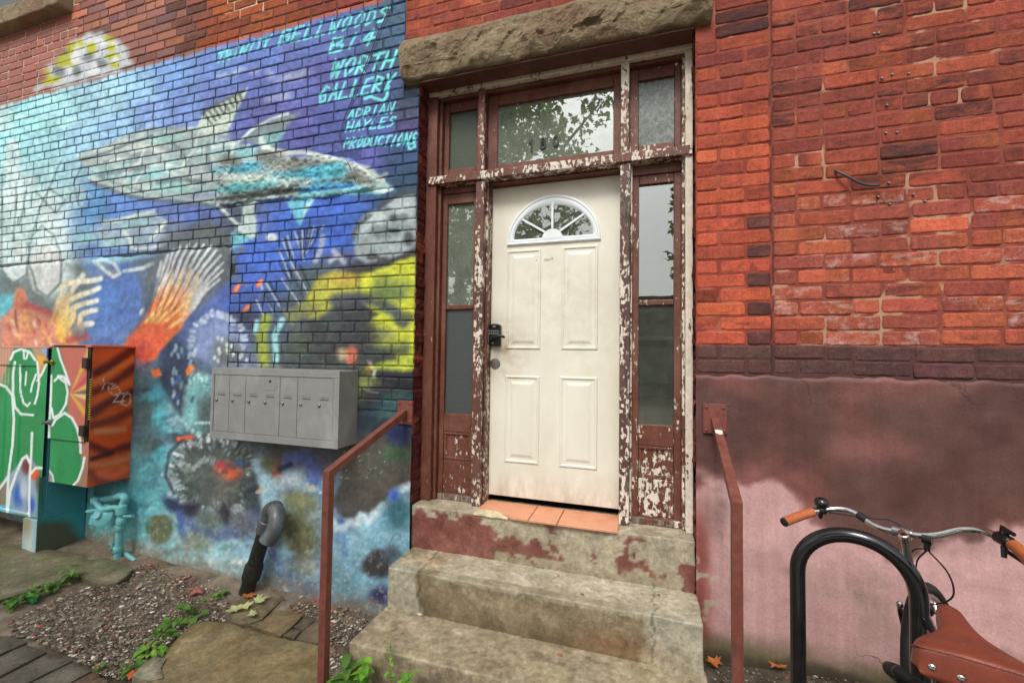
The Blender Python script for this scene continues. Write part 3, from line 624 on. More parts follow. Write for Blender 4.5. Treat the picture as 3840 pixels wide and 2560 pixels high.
    P.blob(245, 620, 32, 13, (120, 132, 168), .35, .55); P.stroke([(216, 600), (230, 612), (260, 636), (275, 628), (262, 604), (232, 596), (218, 602)], 4, (198, 210, 214), .6); P.stroke([(285, 622), (330, 616), (352, 604)], 4, (196, 210, 212), .6); P.blob(270, 595, 60, 8, (150, 206, 206), .8, -.1, .7)
    # grey haze behind the fan, fan of rays
    P.poly([(330, 640), (380, 540), (480, 500), (528, 560), (530, 640), (470, 700), (400, 740), (330, 760)], (98, 102, 108), 14, .85)
    base = np.array([318., 800.])
    for k, (tx, ty) in enumerate(((366, 600), (380, 584), (394, 572), (410, 564), (430, 557), (448, 557), (464, 560), (480, 565), (492, 574), (502, 586), (508, 602), (507, 620), (500, 640))):
        tip = np.array([tx, ty], float); m1 = base+(tip-base)*.5+np.array([14-k*.9, 2+k*1.6])
        P.stroke([base+(k-4)*np.array([3.4, 1.6]), m1], 15, (226, 92, 50), .45, 1, 9, (236, 112, 56)); P.stroke([m1, m1+(tip-m1)*.5], 6.5, (236, 140, 86), .6, 1, 5, (206, 196, 196)); P.stroke([m1+(tip-m1)*.3, m1+(tip-m1)*.7+(0, -3), tip+(4, 2)], 4.6, (200, 198, 200), .6, .95, 3., (196, 200, 206))
    for k, (tx, ty) in enumerate(((395, 620), (420, 610), (440, 610), (455, 620), (440, 660))): P.stroke([base+(k-2)*np.array([7., 3.])+(10, -30), (tx-20, ty+70), (tx, ty+10)], 4, (246, 200, 96), .7, .85, 3, (228, 200, 150))
    for k in range(5): P.stroke([(340+k*15, 720-k*2), (386+k*16, 600+k*6)], 2.2, (110, 60, 60), .9, .5)
    P.blob(326, 715, 5, 10, (234, 220, 216), .6, .4); P.stroke([(296, 800), (310, 770), (340, 700), (360, 640)], 6, (70, 84, 110), .9, .7)
    P.poly([(282, 800), (300, 770), (330, 740), (390, 740), (366, 800), (330, 830)], (222, 86, 52), 8, .9); P.blob(322, 810, 24, 24, (208, 74, 70), .9, 0, .8)
    # red fish at the edge with yellow spiny fins
    P.poly([(0, 735), (30, 705), (36, 660), (56, 665), (62, 700), (110, 725), (160, 765), (186, 800), (0, 800)], (206, 130, 104), 6)
    P.poly([(30, 718), (38, 680), (46, 658), (54, 672), (66, 706)], (190, 104, 74), 7, .9)
    for k in range(26):
        x = random.Random(k).uniform(6, 165); y = 718+abs(x-40)*.28+random.Random(k+50).uniform(4, 60); P.blob(x, y, 4, 9, ((228, 196, 176), (222, 170, 80), (190, 80, 70))[k % 3], .7, -.3, .8)
    P.stroke([(36, 712), (38, 750)], 2.5, (110, 70, 66), .8, .6); P.stroke([(60, 700), (120, 722), (175, 770)], 6, (190, 74, 76), .8)
    for k, (a, b, m) in enumerate((((136, 765), (232, 640), (150, 655)), ((138, 770), (226, 662), (160, 690)), ((142, 775), (222, 690), (172, 705)), ((148, 780), (220, 712), (186, 724)), ((155, 785), (212, 742), (190, 748)))):
        P.stroke(curve([a, (m[0]-6, m[1]+26), m, b], 5), 7, (226, 176, 70), .5, 1, 6, (222, 224, 220))
    for a, b in (((120, 740), (150, 660)), ((126, 745), (190, 632))): P.stroke([a, ((a[0]+b[0])/2-6, (a[1]+b[1])/2), b], 5, (220, 160, 80), .6, .9, 6, (212, 216, 212))
    P.stroke([(160, 780), (196, 772)], 8, (190, 70, 72), .8); P.blob(180, 760, 20, 16, (96, 100, 116), .8, 0, .7)
    # spiny white fins in the blue, little orange fish
    for k, (a, b) in enumerate((((650, 550), (664, 592)), ((660, 542), (676, 590)), ((676, 532), (700, 600)), ((694, 528), (696, 580)), ((712, 530), (704, 580)), ((722, 520), (708, 566)), ((640, 572), (668, 640)), ((668, 600), (706, 672)), ((600, 655), (628, 720)), ((612, 650), (640, 702)), ((628, 680), (660, 724)), ((590, 690), (606, 726)), ((648, 640), (690, 700)), ((742, 520), (716, 560)))): P.stroke([a, b], 2.6, (178, 186, 200), .6, .85, 1.6)
    for a, b in (((655, 548), (672, 600)), ((686, 530), (694, 596)), ((704, 526), (700, 590)), ((716, 522), (704, 576)), ((620, 648), (650, 712)), ((605, 668), (636, 730)), ((660, 610), (700, 690)), ((735, 528), (712, 580)), ((690, 610), (726, 690)), ((640, 600), (668, 650))): P.stroke([a, b], 3.2, (46, 52, 74), .7, .8, 1.6)
    P.blob(625, 545, 14, 10, (204, 212, 216), .4); P.stroke([(560, 570), (536, 592), (540, 630), (566, 660)], 3, (110, 112, 118), .7, .8)
    for x, y, r in ((543, 664, .5), (597, 650, .7), (566, 708, .8)): P.blob(x, y, 6, 15 if r < .7 else 12, (240, 100, 62), .25, r); P.blob(x+1, y-1, 3, 7, (246, 150, 110), .6, r)
    P.blob(806, 815, 14, 22, (224, 112, 84), .45, .1, .9); P.blob(785, 812, 12, 14, (210, 180, 130), .6, 0, .8); P.blob(848, 840, 6, 14, (214, 92, 64), .5, .3); P.stroke([(845, 828), (860, 850), (858, 862)], 4, (206, 214, 214), .6)
    # grey coral heads
    P.poly([(812, 530), (835, 496), (870, 480), (905, 455), (955, 446), (958, 560), (925, 585), (880, 600), (840, 606), (815, 590)], (148, 160, 164), 6)
    for x, y, rx, ry, cc in ((865, 500, 26, 16, (192, 204, 206)), (835, 530, 22, 14, (170, 184, 188)), (925, 475, 30, 22, (176, 186, 190)), (880, 535, 30, 14, (116, 128, 130)), (905, 530, 16, 6, (60, 66, 70)), (840, 560, 24, 18, (160, 172, 172)), (900, 570, 26, 18, (150, 162, 164)), (945, 520, 18, 14, (156, 166, 168)), (938, 548, 12, 18, (72, 70, 76)), (905, 500, 10, 8, (76, 76, 80)), (855, 590, 14, 8, (64, 56, 60)), (880, 600, 12, 10, (70, 66, 70)), (925, 500, 14, 8, (110, 116, 120))): P.blob(x, y, rx, ry, cc, .45, 0, .9, .4)
    P.stroke([(812, 545), (822, 515), (850, 495)], 5, (70, 74, 84), .8, .7); P.stroke([(870, 476), (905, 452), (955, 440)], 5, (66, 64, 66), .8, .8)
    P.poly([(800, 605), (845, 608), (890, 600), (955, 570), (958, 590), (900, 612), (830, 632), (790, 640)], (58, 54, 58), 6, .9)
    for pts in ([(742, 545), (735, 580), (725, 600)], [(770, 590), (760, 600)], [(765, 575), (790, 600)]): P.stroke(pts, 6, (180, 180, 200), .7, .8)
    # yellow fish, its dark bands
    Y = (204, 206, 46)
    P.poly([(828, 632), (870, 618), (905, 604), (958, 586), (958, 850), (925, 850), (905, 812), (870, 800), (850, 770), (845, 745), (870, 720), (838, 700), (826, 690), (824, 650)], Y, 6, 1, 6)
    P.poly([(700, 690), (725, 640), (770, 622), (822, 632), (824, 690), (770, 700), (730, 732), (708, 730)], (186, 180, 62), 8, .95); P.blob(790, 640, 40, 14, (206, 168, 60), .7, 0, .8)
    P.poly([(690, 730), (730, 720), (740, 700), (700, 690), (650, 720), (670, 745)], (150, 146, 80), 8, .8)
    for pts, w, cc in (([(770, 690), (820, 684), (865, 690), (905, 715), (925, 740)], 14, (60, 66, 92)), ([(925, 735), (940, 728)], 12, (84, 88, 70)), ([(832, 735), (860, 770), (865, 790)], 16, (70, 66, 70)), ([(840, 820), (880, 802), (925, 800)], 16, (66, 68, 72)), ([(880, 650), (925, 660)], 20, (148, 160, 70)), ([(870, 672), (915, 675)], 18, (110, 128, 74)), ([(880, 765), (895, 770)], 14, (150, 152, 90))): P.stroke(pts, w, cc, .7, .85)
    P.poly([(840, 845), (880, 830), (958, 815), (958, 848), (900, 852)], (190, 200, 60), 8, .9); P.blob(900, 790, 40, 10, (176, 186, 60), .8, 0, .6)
    P.stroke([(612, 735), (600, 770), (606, 830)], 12, (176, 186, 60), .7, .9); P.stroke([(648, 735), (632, 770), (634, 826)], 7, (160, 220, 224), .6, .9); P.stroke([(590, 740), (586, 760)], 6, (150, 206, 210), .7)
    # coral rings and polyps
    P.blob(500, 785, 66, 58, (138, 152, 204), .35, 0, .9, .4); P.ring(500, 785, 58, (190, 202, 230), 22, 6, .2, 2.6, 6.8); P.blob(520, 810, 34, 30, (110, 112, 110), .6, 0, .9)
    for k in range(14): r = random.Random(k); P.blob(480+r.uniform(0, 90), 770+r.uniform(0, 60), 3.6, 5, (206, 214, 220), .5)
    P.blob(462, 930, 46, 70, (124, 186, 190), .3, .15, .95, .3); P.blob(480, 950, 28, 44, (78, 86, 88), .6, 0, .9); P.ring(465, 930, 44, (166, 216, 214), 16, 5, .2, 1.6, 5.2, 1.45)
    for k in range(5): P.blob(450+k*8, 970, 4, 4, (180, 220, 226), .5)
    P.poly([(372, 830), (400, 800), (430, 790), (440, 840), (425, 900), (420, 960), (395, 930), (385, 880)], (52, 60, 84), 8, .85)
    for k in range(26): r = random.Random(k+90); a = (390+r.uniform(0, 52), 790+r.uniform(0, 150)); P.stroke([a, (a[0]+r.uniform(-4, 6), a[1]-r.uniform(6, 16))], 3.2, ((150, 168, 204), (120, 150, 160), (60, 84, 150))[k % 3], .6, .85)
    P.poly([(346, 850), (366, 848), (372, 862), (352, 868)], (226, 96, 40), 3); P.poly([(426, 850), (438, 836), (446, 838), (440, 858), (428, 864)], (236, 124, 50), 3); P.stroke([(412, 1008), (440, 1004)], 6, (230, 92, 62), .4)
    # big dark ring with a lit rim
    P.blob(490, 1092, 98, 92, (70, 74, 76), .14, 0, .95, .15); P.blob(470, 1080, 60, 50, (92, 104, 98), .7, 0, .8); P.blob(520, 1110, 50, 56, (96, 92, 90), .7, 0, .7)
    P.ring(490, 1092, 86, (204, 212, 216), 60, 4.2, .3, 0, 6.28, .95, 1.); P.ring(490, 1094, 94, (188, 200, 210), 36, 4., .3, .3, 3.3, .95); P.ring(490, 1094, 76, (150, 166, 176), 44, 3.4, .5, 0, 6.28, .95)
    for k in range(16): r = random.Random(k+200); x_ = 412+k*6.5; y_ = 1066+12*math.sin(k*.5)+r.uniform(-4, 4); P.stroke([(x_, y_+8), (x_+4, y_-r.uniform(3, 10))], 2.8, (186, 196, 200), .7, .75)
    P.blob(525, 1082, 28, 20, (226, 96, 60), .6, .1, 1); P.blob(515, 1068, 22, 9, (190, 56, 72), .6); P.blob(550, 1062, 10, 8, (56, 104, 196), .5)
    P.blob(500, 1130, 16, 34, (128, 120, 112), .8, .35, .6); P.dabs((410, 570, 1020, 1165), 130, 51, (3, 9), .5, .55, ((60, 64, 66), (104, 112, 108), (84, 90, 84), (126, 122, 116))); P.stroke([(398, 1130), (380, 1090), (388, 1040), (420, 1010)], 4, (48, 56, 66), .7, .7); P.blob(398, 1160, 30, 14, (42, 50, 92), .6, .6, .9)
    # lower swirls
    P.poly([(578, 1060), (600, 1050), (612, 1080), (630, 1130), (640, 1170), (600, 1170), (596, 1120)], (164, 200, 220), 8, .9); P.poly([(556, 1130), (582, 1082), (598, 1130), (596, 1190), (560, 1170)], (52, 56, 64), 8, .8)
    P.blob(636, 1076, 14, 26, (150, 70, 54), .6); P.blob(616, 1064, 18, 18, (112, 112, 86), .7); P.stroke([(660, 1060), (700, 1045), (720, 1076), (722, 1100)], 14, (86, 100, 176), .8, .9); P.stroke([(640, 1078), (668, 1066)], 6, (40, 50, 76), .7)
    P.stroke([(640, 1106), (680, 1098)], 12, (180, 190, 200), .8, .9); P.blob(690, 1150, 40, 24, (134, 132, 92), .7, .2, .9); P.blob(680, 1215, 40, 36, (122, 120, 84), .7, .4, .9); P.poly([(650, 1200), (700, 1190), (720, 1240), (696, 1284), (670, 1262)], (116, 112, 80), 10, .8)
    P.stroke([(420, 1180), (450, 1220), (500, 1230), (560, 1215), (585, 1180)], 12, (86, 96, 150), .8, .8); P.stroke([(412, 1180), (420, 1230), (432, 1240)], 8, (70, 100, 190), .7, .8); P.blob(560, 1200, 26, 26, (104, 106, 120), .7); P.blob(440, 1170, 22, 18, (48, 44, 62), .6, .4); P.blob(516, 1180, 16, 24, (50, 44, 52), .6); P.blob(480, 1190, 28, 24, (108, 120, 116), .7); P.blob(450, 1245, 36, 22, (140, 148, 130), .7, .2, .9)
    P.blob(372, 1218, 24, 34, (106, 112, 82), .3, .3, .95, .6); P.blob(350, 1212, 14, 22, (110, 116, 86), .35, 0, .9, .6); P.blob(366, 1190, 20, 8, (104, 110, 80), .4)
    P.stroke([(620, 1260), (650, 1310), (700, 1350), (760, 1372)], 7, (108, 128, 190), .8, .8); P.blob(700, 1300, 34, 22, (158, 150, 128), .8, .3, .7); P.stroke([(778, 1240), (784, 1200), (790, 1270)], 9, (66, 90, 180), .7, .9)
    P.poly([(766, 1150), (800, 1020), (945, 1000), (948, 1108), (915, 1120), (892, 1150), (866, 1160), (840, 1180), (826, 1172), (812, 1192), (786, 1186)], (74, 62, 60), 7, .92, 6); P.blob(850, 1080, 70, 56, (96, 90, 82), .8, 0, .8, .6); P.blob(910, 1040, 34, 22, (66, 90, 64), .7); P.blob(918, 990, 28, 30, (36, 44, 92), .6, .2); P.blob(895, 935, 34, 22, (52, 88, 92), .8, 0, .7)
    cl = curve([(762, 1190), (776, 1204), (792, 1202), (806, 1190), (818, 1196), (830, 1178), (846, 1188), (862, 1170), (880, 1156), (894, 1154), (906, 1130), (924, 1114), (950, 1108)], 4); P.poly(list(cl)+[(950, 1420), (880, 1410), (770, 1380)], (146, 190, 212), 6, .6, 3); P.stroke([p+(0, 6) for p in cl], 9, (202, 218, 230), .85, .9)
    P.blob(905, 1140, 13, 20, (62, 96, 200), .7, .3); P.blob(912, 1180, 34, 34, (58, 106, 122), .6, 0, .95); P.blob(868, 1296, 34, 34, (62, 54, 60), .3, .2, .95, .6); P.blob(900, 1270, 20, 20, (80, 92, 106), .7); P.blob(872, 1370, 26, 24, (52, 48, 92), .6); P.blob(810, 1390, 30, 12, (96, 106, 112), .7)
    P.stroke([(740, 1270), (790, 1340), (800, 1390)], 16, (96, 126, 136), .9, .6)
    # chips of bare render
    for x, y, rx, ry in ((596, 1128, 9, 6), (602, 1120, 6, 5), (715, 1118, 9, 5), (706, 1112, 5, 4), (736, 1130, 5, 3)): P.blob(x, y, rx, ry, (212, 198, 176), .2, -.5, 1, .8)
    for k in range(40): r = random.Random(k+300); P.blob(780+r.uniform(0, 110), 1010+r.uniform(0, 90), 1.6, 1.2, (190, 180, 160), .6, 0, .8)
    P.dabs((0, 960, 250, 900), 500, 23, (3, 8), .18, .35); P.dabs((300, 960, 800, 1400), 300, 24, (2, 6), .3, .4)
    # names in spray paint
    T = (104, 222, 226)
    write(P, 'TRINITY', (495, 146), (622, 106), 26, T, 2.4); write(P, 'BELLWOODS', (640, 104), (894, 46), 34, T, 2.6); write(P, 'BI4', (754, 123), (862, 98), 34, T, 2.8, .32, .8)
    write(P, 'WORTH', (757, 180), (905, 158), 44, T, 3.1); write(P, 'GALLERY', (728, 237), (904, 206), 38, T, 2.9); P.stroke([(893, 200), (888, 222), (880, 232), (852, 222), (838, 226)], 3.4, T, .35)
    write(P, 'ADRIAN', (797, 274), (905, 258), 23, T, 2.1); write(P, 'HAYLES', (792, 303), (908, 289), 23, T, 2.1); write(P, 'PRODUCTIONS', (788, 343), (957, 330), 25, T, 2.1); P.stroke([(950, 318), (952, 338), (940, 342), (938, 336)], 2.8, T, .35)
    g_ = P.c.mean(1, keepdims=True); t_ = 1+(fbm(np.stack([q[:, 0]/7, q[:, 1]/7, q[:, 0]*0], -1), 1., 3, 31)-.5)*.34+(fbm(np.stack([q[:, 0]/40, q[:, 1]/40, q[:, 0]*0], -1), 1., 3, 32)-.5)*.3; return (g_+(P.c-g_)*.88)*t_[:, None]+np.array((0., 4., 2.))
def rawbrick_q(V, seed):
    """splash of yellow and white spray above the mural, as (mask, colour)"""
    q = toq(V); c = np.zeros((len(q), 3)); P = Paint(q, c)
    P.poly([(85, 205), (120, 140), (160, 96), (200, 80), (255, 84), (296, 120), (304, 150), (200, 190)], (1, 1, 1), 10, 1, 14)
    m = P.c[:, 0].copy(); P = Paint(q, np.tile((196., 202., 206.), (len(q), 1)))
    for k in range(46): r = random.Random(k+400); P.blob(100+r.uniform(0, 200), 86+r.uniform(0, 100), r.uniform(7, 17), r.uniform(6, 13), ((190, 188, 30), (110, 118, 120), (226, 230, 232), (176, 176, 36), (222, 226, 230))[k % 5], .5, 0, .9)
    return m, P.c
# ------------------------------------------------------------------ ground level along the wall
def gz(X, Y=0.):
    z = np.interp(X, [-7, -5.3, -3.9, -2.8, -1.7, -1.2, .1, .48, .8, 2.4], [.12, .10, .045, .0, -.02, -.02, .10, .14, .165, .2])
    return z*(1-sstep(-.9, -2.4, np.asarray(Y, float))*.75)

# ------------------------------------------------------------------ walls
PITCH = .0734; ZC = 1.722
_topo = {}
def brick_geo(x0, x1, z0, z1, cell, seed, wear=1., flat=False):
    L, H = x1-x0, z1-z0; b = .006
    nx = max(2, int(round((L-2*b)/cell))); nz = max(2, int(round((H-2*b)/cell)))
    us = np.concatenate([[0], np.linspace(b, L-b, nx+1), [L]]); vs = np.concatenate([[0], np.linspace(b, H-b, nz+1), [H]])
    NX, NZ = len(us), len(vs)
    U, Vv = np.meshgrid(us, vs)
    key = (NX, NZ)
    if key not in _topo:
        i = (np.arange(NZ-1)[:, None]*NX+np.arange(NX-1)[None]).ravel()
        F = np.stack([i, i+1, i+NX+1, i+NX], -1).tolist()
        loop = list(range(NX))+[r*NX+NX-1 for r in range(1, NZ)]+[(NZ-1)*NX+c for c in range(NX-2, -1, -1)]+[r*NX for r in range(NZ-2, 0, -1)]
        n0 = NX*NZ; m = len(loop)
        F += [[loop[(k+1) % m], loop[k], n0+k, n0+(k+1) % m] for k in range(m)]
        bnd = np.zeros(n0, bool); bnd[loop] = True
        _topo[key] = (F, loop, bnd)
    F, loop, bnd = _topo[key]
    r = np.random.default_rng(seed)
    X = (x0+U).ravel(); Z = (z0+Vv).ravel()
    # worn corners: pull the outline in towards the middle near the corners
    cu = np.minimum(U, L-U).ravel(); cv = np.minimum(Vv, H-Vv).ravel()
    rad = .010*wear
    k = np.clip(1-cu/rad, 0, 1)*np.clip(1-cv/rad, 0, 1)
    sx = np.sign(L/2-U.ravel()); sz = np.sign(H/2-Vv.ravel())
    X = X+sx*k*.0055*wear; Z = Z+sz*k*.0055*wear
    Pn = np.stack([X*62, X*0+seed*.37, Z*62], -1)
    jx = (vnoise(Pn, 3)-.5); jz = (vnoise(Pn+9.1, 4)-.5)
    e = np.where(bnd, 1., .25)
    X = X+jx*.0055*e*wear; Z = Z+jz*.0065*e*wear
    tilt = r.normal(0, .0011*wear, 2); off = r.normal(0, .0016*wear)
    Y = np.where(bnd, .0036, 0.)+(U.ravel()/L-.5)*tilt[0]+(Vv.ravel()/H-.5)*tilt[1]+off
    Y = Y+(vnoise(np.stack([X*45, X*0+seed, Z*45], -1), 8)-.5)*.0032*wear
    V = np.stack([X, Y, Z], -1)
    back = V[loop].copy(); back[:, 1] = .0225
    return np.vstack([V, back]), F
def lay(x0, x1, kind, seed, joint=.011):
    """a course of bricks from x1 leftwards; returns (x0, x1) spans"""
    r = random.Random(seed); out = []; x = x1
    L = {'s': .2145, 'h': .1015}
    first = {'s': .2145, 'sh': .1, 'h': .0985, 'q': .155}[kind]
    cur = first; base = 'h' if kind in 'hq' and kind == 'h' else 's'
    while x > x0+.03:
        a = max(x0, x-cur*r.uniform(.97, 1.03)); out.append((a, x-0.)); x = a-joint*r.uniform(.7, 1.35)
        cur = L[base]
        if base == 's' and r.random() < .06: cur = L['h']
    return out
def inframe(x0, x1, z0, z1):
    q = toq(np.array([[x0, 0, z0], [x1, 0, z1], [x0, 0, z1], [x1, 0, z0]]))
    w = q[:, 0].max()-q[:, 0].min(); h = abs(q[2, 1]-q[0, 1])
    ok = q[:, 0].max() > 0 and q[:, 0].min() < 2352 and q[:, 1].max() > 0 and q[:, 1].min() < 1568
    return ok, w*h
def shade(c, r, s=.06):
    return np.clip(np.array(c, float)*(1+r.normal(0, s))+r.normal(0, 1.2, 3), 0, 255)

# --- red wall: pier beside the door, main wall, courses over the lintel
redwall = empty('brick_wall', (.25, 0, .14), 'weathered red brick wall right of the door, painted maroon and pink at its foot', 'wall')
rs = []
def redcol(x, k, r, pier):
    if k < 0: return shade((104, 70, 66), r, .05), 0., 0.
    if pier:
        if x > .47 and k < 9 and k % 2 == 0: return shade((112, 66, 60), r, .08), .55, .0
        c = [(202, 91, 60), (196, 87, 58), (186, 83, 58), (208, 97, 60), (178, 80, 58)][r.integers(5)]
        if k > 17: c = [(166, 78, 58), (178, 82, 54), (150, 70, 58)][r.integers(3)]
        if k in (22, 23) and x > .4: return shade((120, 60, 50), r), .7, .1
        return shade(c, r), (.25 if r.random() < .2 else 0), .05
    if k < 10:
        c = [(182, 88, 66), (166, 82, 66), (190, 92, 64), (174, 86, 67), (160, 79, 65), (196, 98, 66)][r.integers(6)]
        return shade(c, r), (.3 if r.random() < .25 else 0.), r.choice([.1, .35, .6])
    c = [(158, 74, 56), (164, 76, 56), (150, 71, 56), (170, 79, 56), (146, 70, 57), (180, 86, 57), (156, 75, 60), (168, 77, 55)][r.integers(8)]
    return shade(c, r), r.choice([0, .0, .2, .3, .5, .75], p=[.3, .15, .2, .15, .12, .08]), r.choice([0, 0, .15])
for k in range(-2, 36):
    z0 = ZC+k*PITCH+.0040; z1 = ZC+(k+1)*PITCH-.0040
    if z1 < 3.40: spans = [(.252, .352), (.364, .594)] if k % 2 else [(.252, .478), (.49, .594)]
    elif z1 < 3.72: spans = [(.345, .594)]
    else: spans = lay(-1.525, .594, 's' if k % 2 else 'sh', k+900)
    for a, b in spans: rs.append((a, b, z0, z1, k, True and b > .2))
    kind = 'h' if k in (9, 15, 21, 27, 33) else ('s' if k % 2 else 'sh')
    for a, b in [(.608+(2.4-y), .608+(2.4-x)) for x, y in lay(.608, 2.4, kind, k+300, .009)]: rs.append((a, b, z0, z1, k, False))
rest = Acc()
for n, (a, b, z0, z1, k, pier) in enumerate(rs):
    r = np.random.default_rng(n+1); c, bu, ef = redcol((a+b)/2, k, r, pier)
    dz = 0 if pier else .0045*math.sin(a*5.1+k)
    V, F = brick_geo(a, b, z0+dz, z1+dz, .02, n+1, .85)
    col = np.tile(lin(c), (len(V), 1))
    if pier is False and k >= 0 and r.random() < .3:      # one end fired differently
        t = sstep(.35, .65, (V[:, 0]-a)/(b-a))[:, None]; col = col*(1-t)+lin(shade((176, 88, 58), r))*t
    wv = np.array([bu, ef, r.random()])
    if inframe(a, b, z0, z1)[0]: mk('brick', V, F, M['brick'], redwall, ((a+b)/2, 0, z0), col, wv)
    else: rest.add(V, F, col, wv)
tag(rest.build('brickwork', M['brick'], redwall), kind='stuff')
def mortar_red(V):
    n = fbm(n3(V[:, 0], V[:, 2]), 5., 4, 21); n2 = fbm(n3(V[:, 0], V[:, 2]), 14., 4, 22)
    c = np.array((138., 72., 58.))+(n2[:, None]-.5)*np.array((50., 40., 36.)); pr_ = (V[:, 0] < .6)[:, None]*1.; c = c+pr_*np.array((8., -2., -3.))
    t = (.75-.5*pr_)*sstep(.66, .72, n+.75*(n2-.5))[:, None]; c = c*(1-t)+np.array((190., 160., 130.))*t
    t = sstep(1.73, 1.71, V[:, 2])[:, None]; c = c*(1-t)+np.array((88., 56., 54.))*t
    sm = (np.abs(V[:, 0]-.6005+(fbm(n3(V[:, 0]*0, V[:, 2]), 12., 3, 23)-.5)*.012) < .006)[:, None]*.6; c = c*(1-sm)+np.array((46., 26., 22.))*sm
    return lin(c)
acc = Acc()
for xa, xb, za, zb in ((.247, 2.4, 1.5, 4.4), (-1.53, .247, 3.66, 4.4)):
    V, F = grid(arange(xa, xb, .012), arange(za, zb, .012), lambda X, Z: .0046+(fbm(n3(X, Z), 26., 4, 31)-.5)*.005)
    acc.add(V, F, mortar_red(V))
acc.build('mortar', M['mortar'], redwall)
acc = Acc()
for b_ in ((.262, 2.4, .026, .32, -.4, 4.4), (-1.53, .262, .026, .32, 3.705, 4.4)): V, F = rbox(*b_, .001); acc.add(V, F, lin((110, 64, 56)))
acc.build('backing', M['mortar'], redwall)
def render_red(V):
    X, Z = V[:, 0], V[:, 2]; n = fbm(n3(X, Z), 2.6, 5, 41); n2 = fbm(n3(X, Z), 9., 4, 42)
    edge = np.interp(X, [.24, .45, .62, .75, .9, 1.1, 1.3, 1.6, 2.4], [1.02, 1.0, 1.02, .9, .84, .80, .84, .98, 1.05])
    t = sstep(-.03, .03, Z-edge+(n-.5)*.42+(n2-.5)*.10+(fbm(n3(X, Z), 26., 3, 46)-.5)*.04)[:, None]
    top = np.array((92., 62., 57.))+(n2[:, None]-.5)*26; top = top+np.clip(fbm(n3(X, Z), 3.1, 3, 43)-.55, 0, 1)[:, None]*np.array((170., 90., 90.))
    low = np.array((198., 156., 153.))+(n2[:, None]-.5)*26
    low = low*(1-sstep(.50, .66, fbm(n3(X, Z), 3.4, 4, 44))[:, None]*np.array((.2, .2, .22)))
    c = low*(1-t)+top*t
    bl = np.exp(-((X-.93)/.16)**2-((Z-.56)/.16)**2)[:, None]*sstep(.35, .7, n2)[:, None]*.55; c = c*(1-bl)+np.array((110., 98., 84.))*bl
    sd = sstep(.36, .27, X+(n-.5)*.16)[:, None]*sstep(1.0, .75, Z)[:, None]*.9; c = c*(1-sd)+np.array((134., 70., 64.))*sd
    ch = (sstep(.60, .64, fbm(n3(X, Z), 24., 4, 45))*sstep(.40, .30, X)*sstep(.2, .4, Z)*sstep(.86, .6, Z))[:, None]*.8; c = c*(1-ch)+np.array((176., 166., 140.))*ch
    g = gz(X); m = sstep(.20, .04, Z-g+(n-.5)*.25)[:, None]; c = c*(1-m)+np.array((104., 96., 70.))*m
    m = sstep(.06, .01, Z-g+(n2-.5)*.1)[:, None]*.8; c = c*(1-m)+np.array((66., 56., 46.))*m
    return lin(c)
def ry(X, Z): return -.004+(fbm(n3(X, Z), 3., 4, 51)-.5)*.018+(fbm(n3(X, Z), 20., 3, 52)-.5)*.004+sstep(1.555, 1.578, Z+(fbm(n3(X, Z), 14., 3, 53)-.5)*.03)*.016
V, F = grid(arange(.247, 2.4, .011), arange(-.15, 1.60, .011), ry)
mk('render_coat', V, F.tolist(), M['plaster'], redwall, None, render_red(V), smooth=True)
def reveal(name, X, sgn, z0, z1, parent, cols):
    ys = arange(.002, .135, .012); zs = arange(z0, z1, .014); Yg, Zg = np.meshgrid(ys, zs)
    kz = (Zg-ZC)/PITCH; row = np.floor(kz); fr = kz-row
    step = (_hash(row.astype(np.int64), (Yg*0).astype(np.int64), (Yg*0).astype(np.int64), 5)-.5)*.016
    joint = np.where((fr < .13) | (fr > .87), .008, 0.)
    d = step-joint+(fbm(np.stack([Yg, Yg*0, Zg], -1), 30., 4, 6)-.5)*.022
    V = np.stack([X+sgn*d, Yg, Zg], -1).reshape(-1, 3); nx = len(ys)
    i = (np.arange(len(zs)-1)[:, None]*nx+np.arange(nx-1)[None]).ravel(); F = np.stack([i, i+1, i+nx+1, i+nx], -1)
    if sgn < 0: F = F[:, ::-1]
    n = fbm(V, 14., 4, 7); c = np.array(cols[0], float)+(fbm(V, 40., 3, 8)[:, None]-.5)*40; t = sstep(.56, .62, n)[:, None]*(_hash(np.floor((V[:, 2]-ZC)/PITCH).astype(np.int64), np.zeros(len(V), np.int64), np.zeros(len(V), np.int64), 9) > .72)[:, None]; c = c*(1-t)+np.array(cols[1], float)*t
    return mk(name, V, F.tolist(), M['brick'], parent, None, lin(np.clip(c, 0, 255)), np.array([.1, 0, 0]))
reveal('door_reveal', .247, -1, .44, 3.42, redwall, ((132, 62, 50), (178, 84, 54)))

# --- mural wall
mwall = empty('mural_wall', (-1.42, 0, 0), 'painted brick wall with the underwater mural, left of the door', 'wall')
ZTOP = 4.035
def painted(V):
    X, Z = V[:, 0], V[:, 2]; e = (fbm(n3(X, Z), 9., 3, 61)-.5)*.05
    return 1-sstep(-.014, .014, Z-ZTOP-e*.7)
def rawcol(V, base):
    m, c = rawbrick_q(V, 0); col = base*(1-m[:, None])+lin(c)*m[:, None]; return col
def mural_vcol(V, base, joint=False):
    p = painted(V)[:, None]; c = mural(V)
    if joint:
        dk = np.array((26., 50., 66.)); t = sstep(-1.85, -2.5, V[:, 0])[:, None]; let = ((c[:, 1] > 175) & (c[:, 0] < 150) & (c[:, 2] > 180) & (V[:, 0] > -3.))[:, None]; c = np.where(let, c*.72, (c*.36+dk*.40)*t+(c*.74+np.array((6., 6., 8.)))*(1-t))
    pc = lin(np.clip(c, 0, 255)); return rawcol(V, base)*(1-p)+pc*p
ms = []
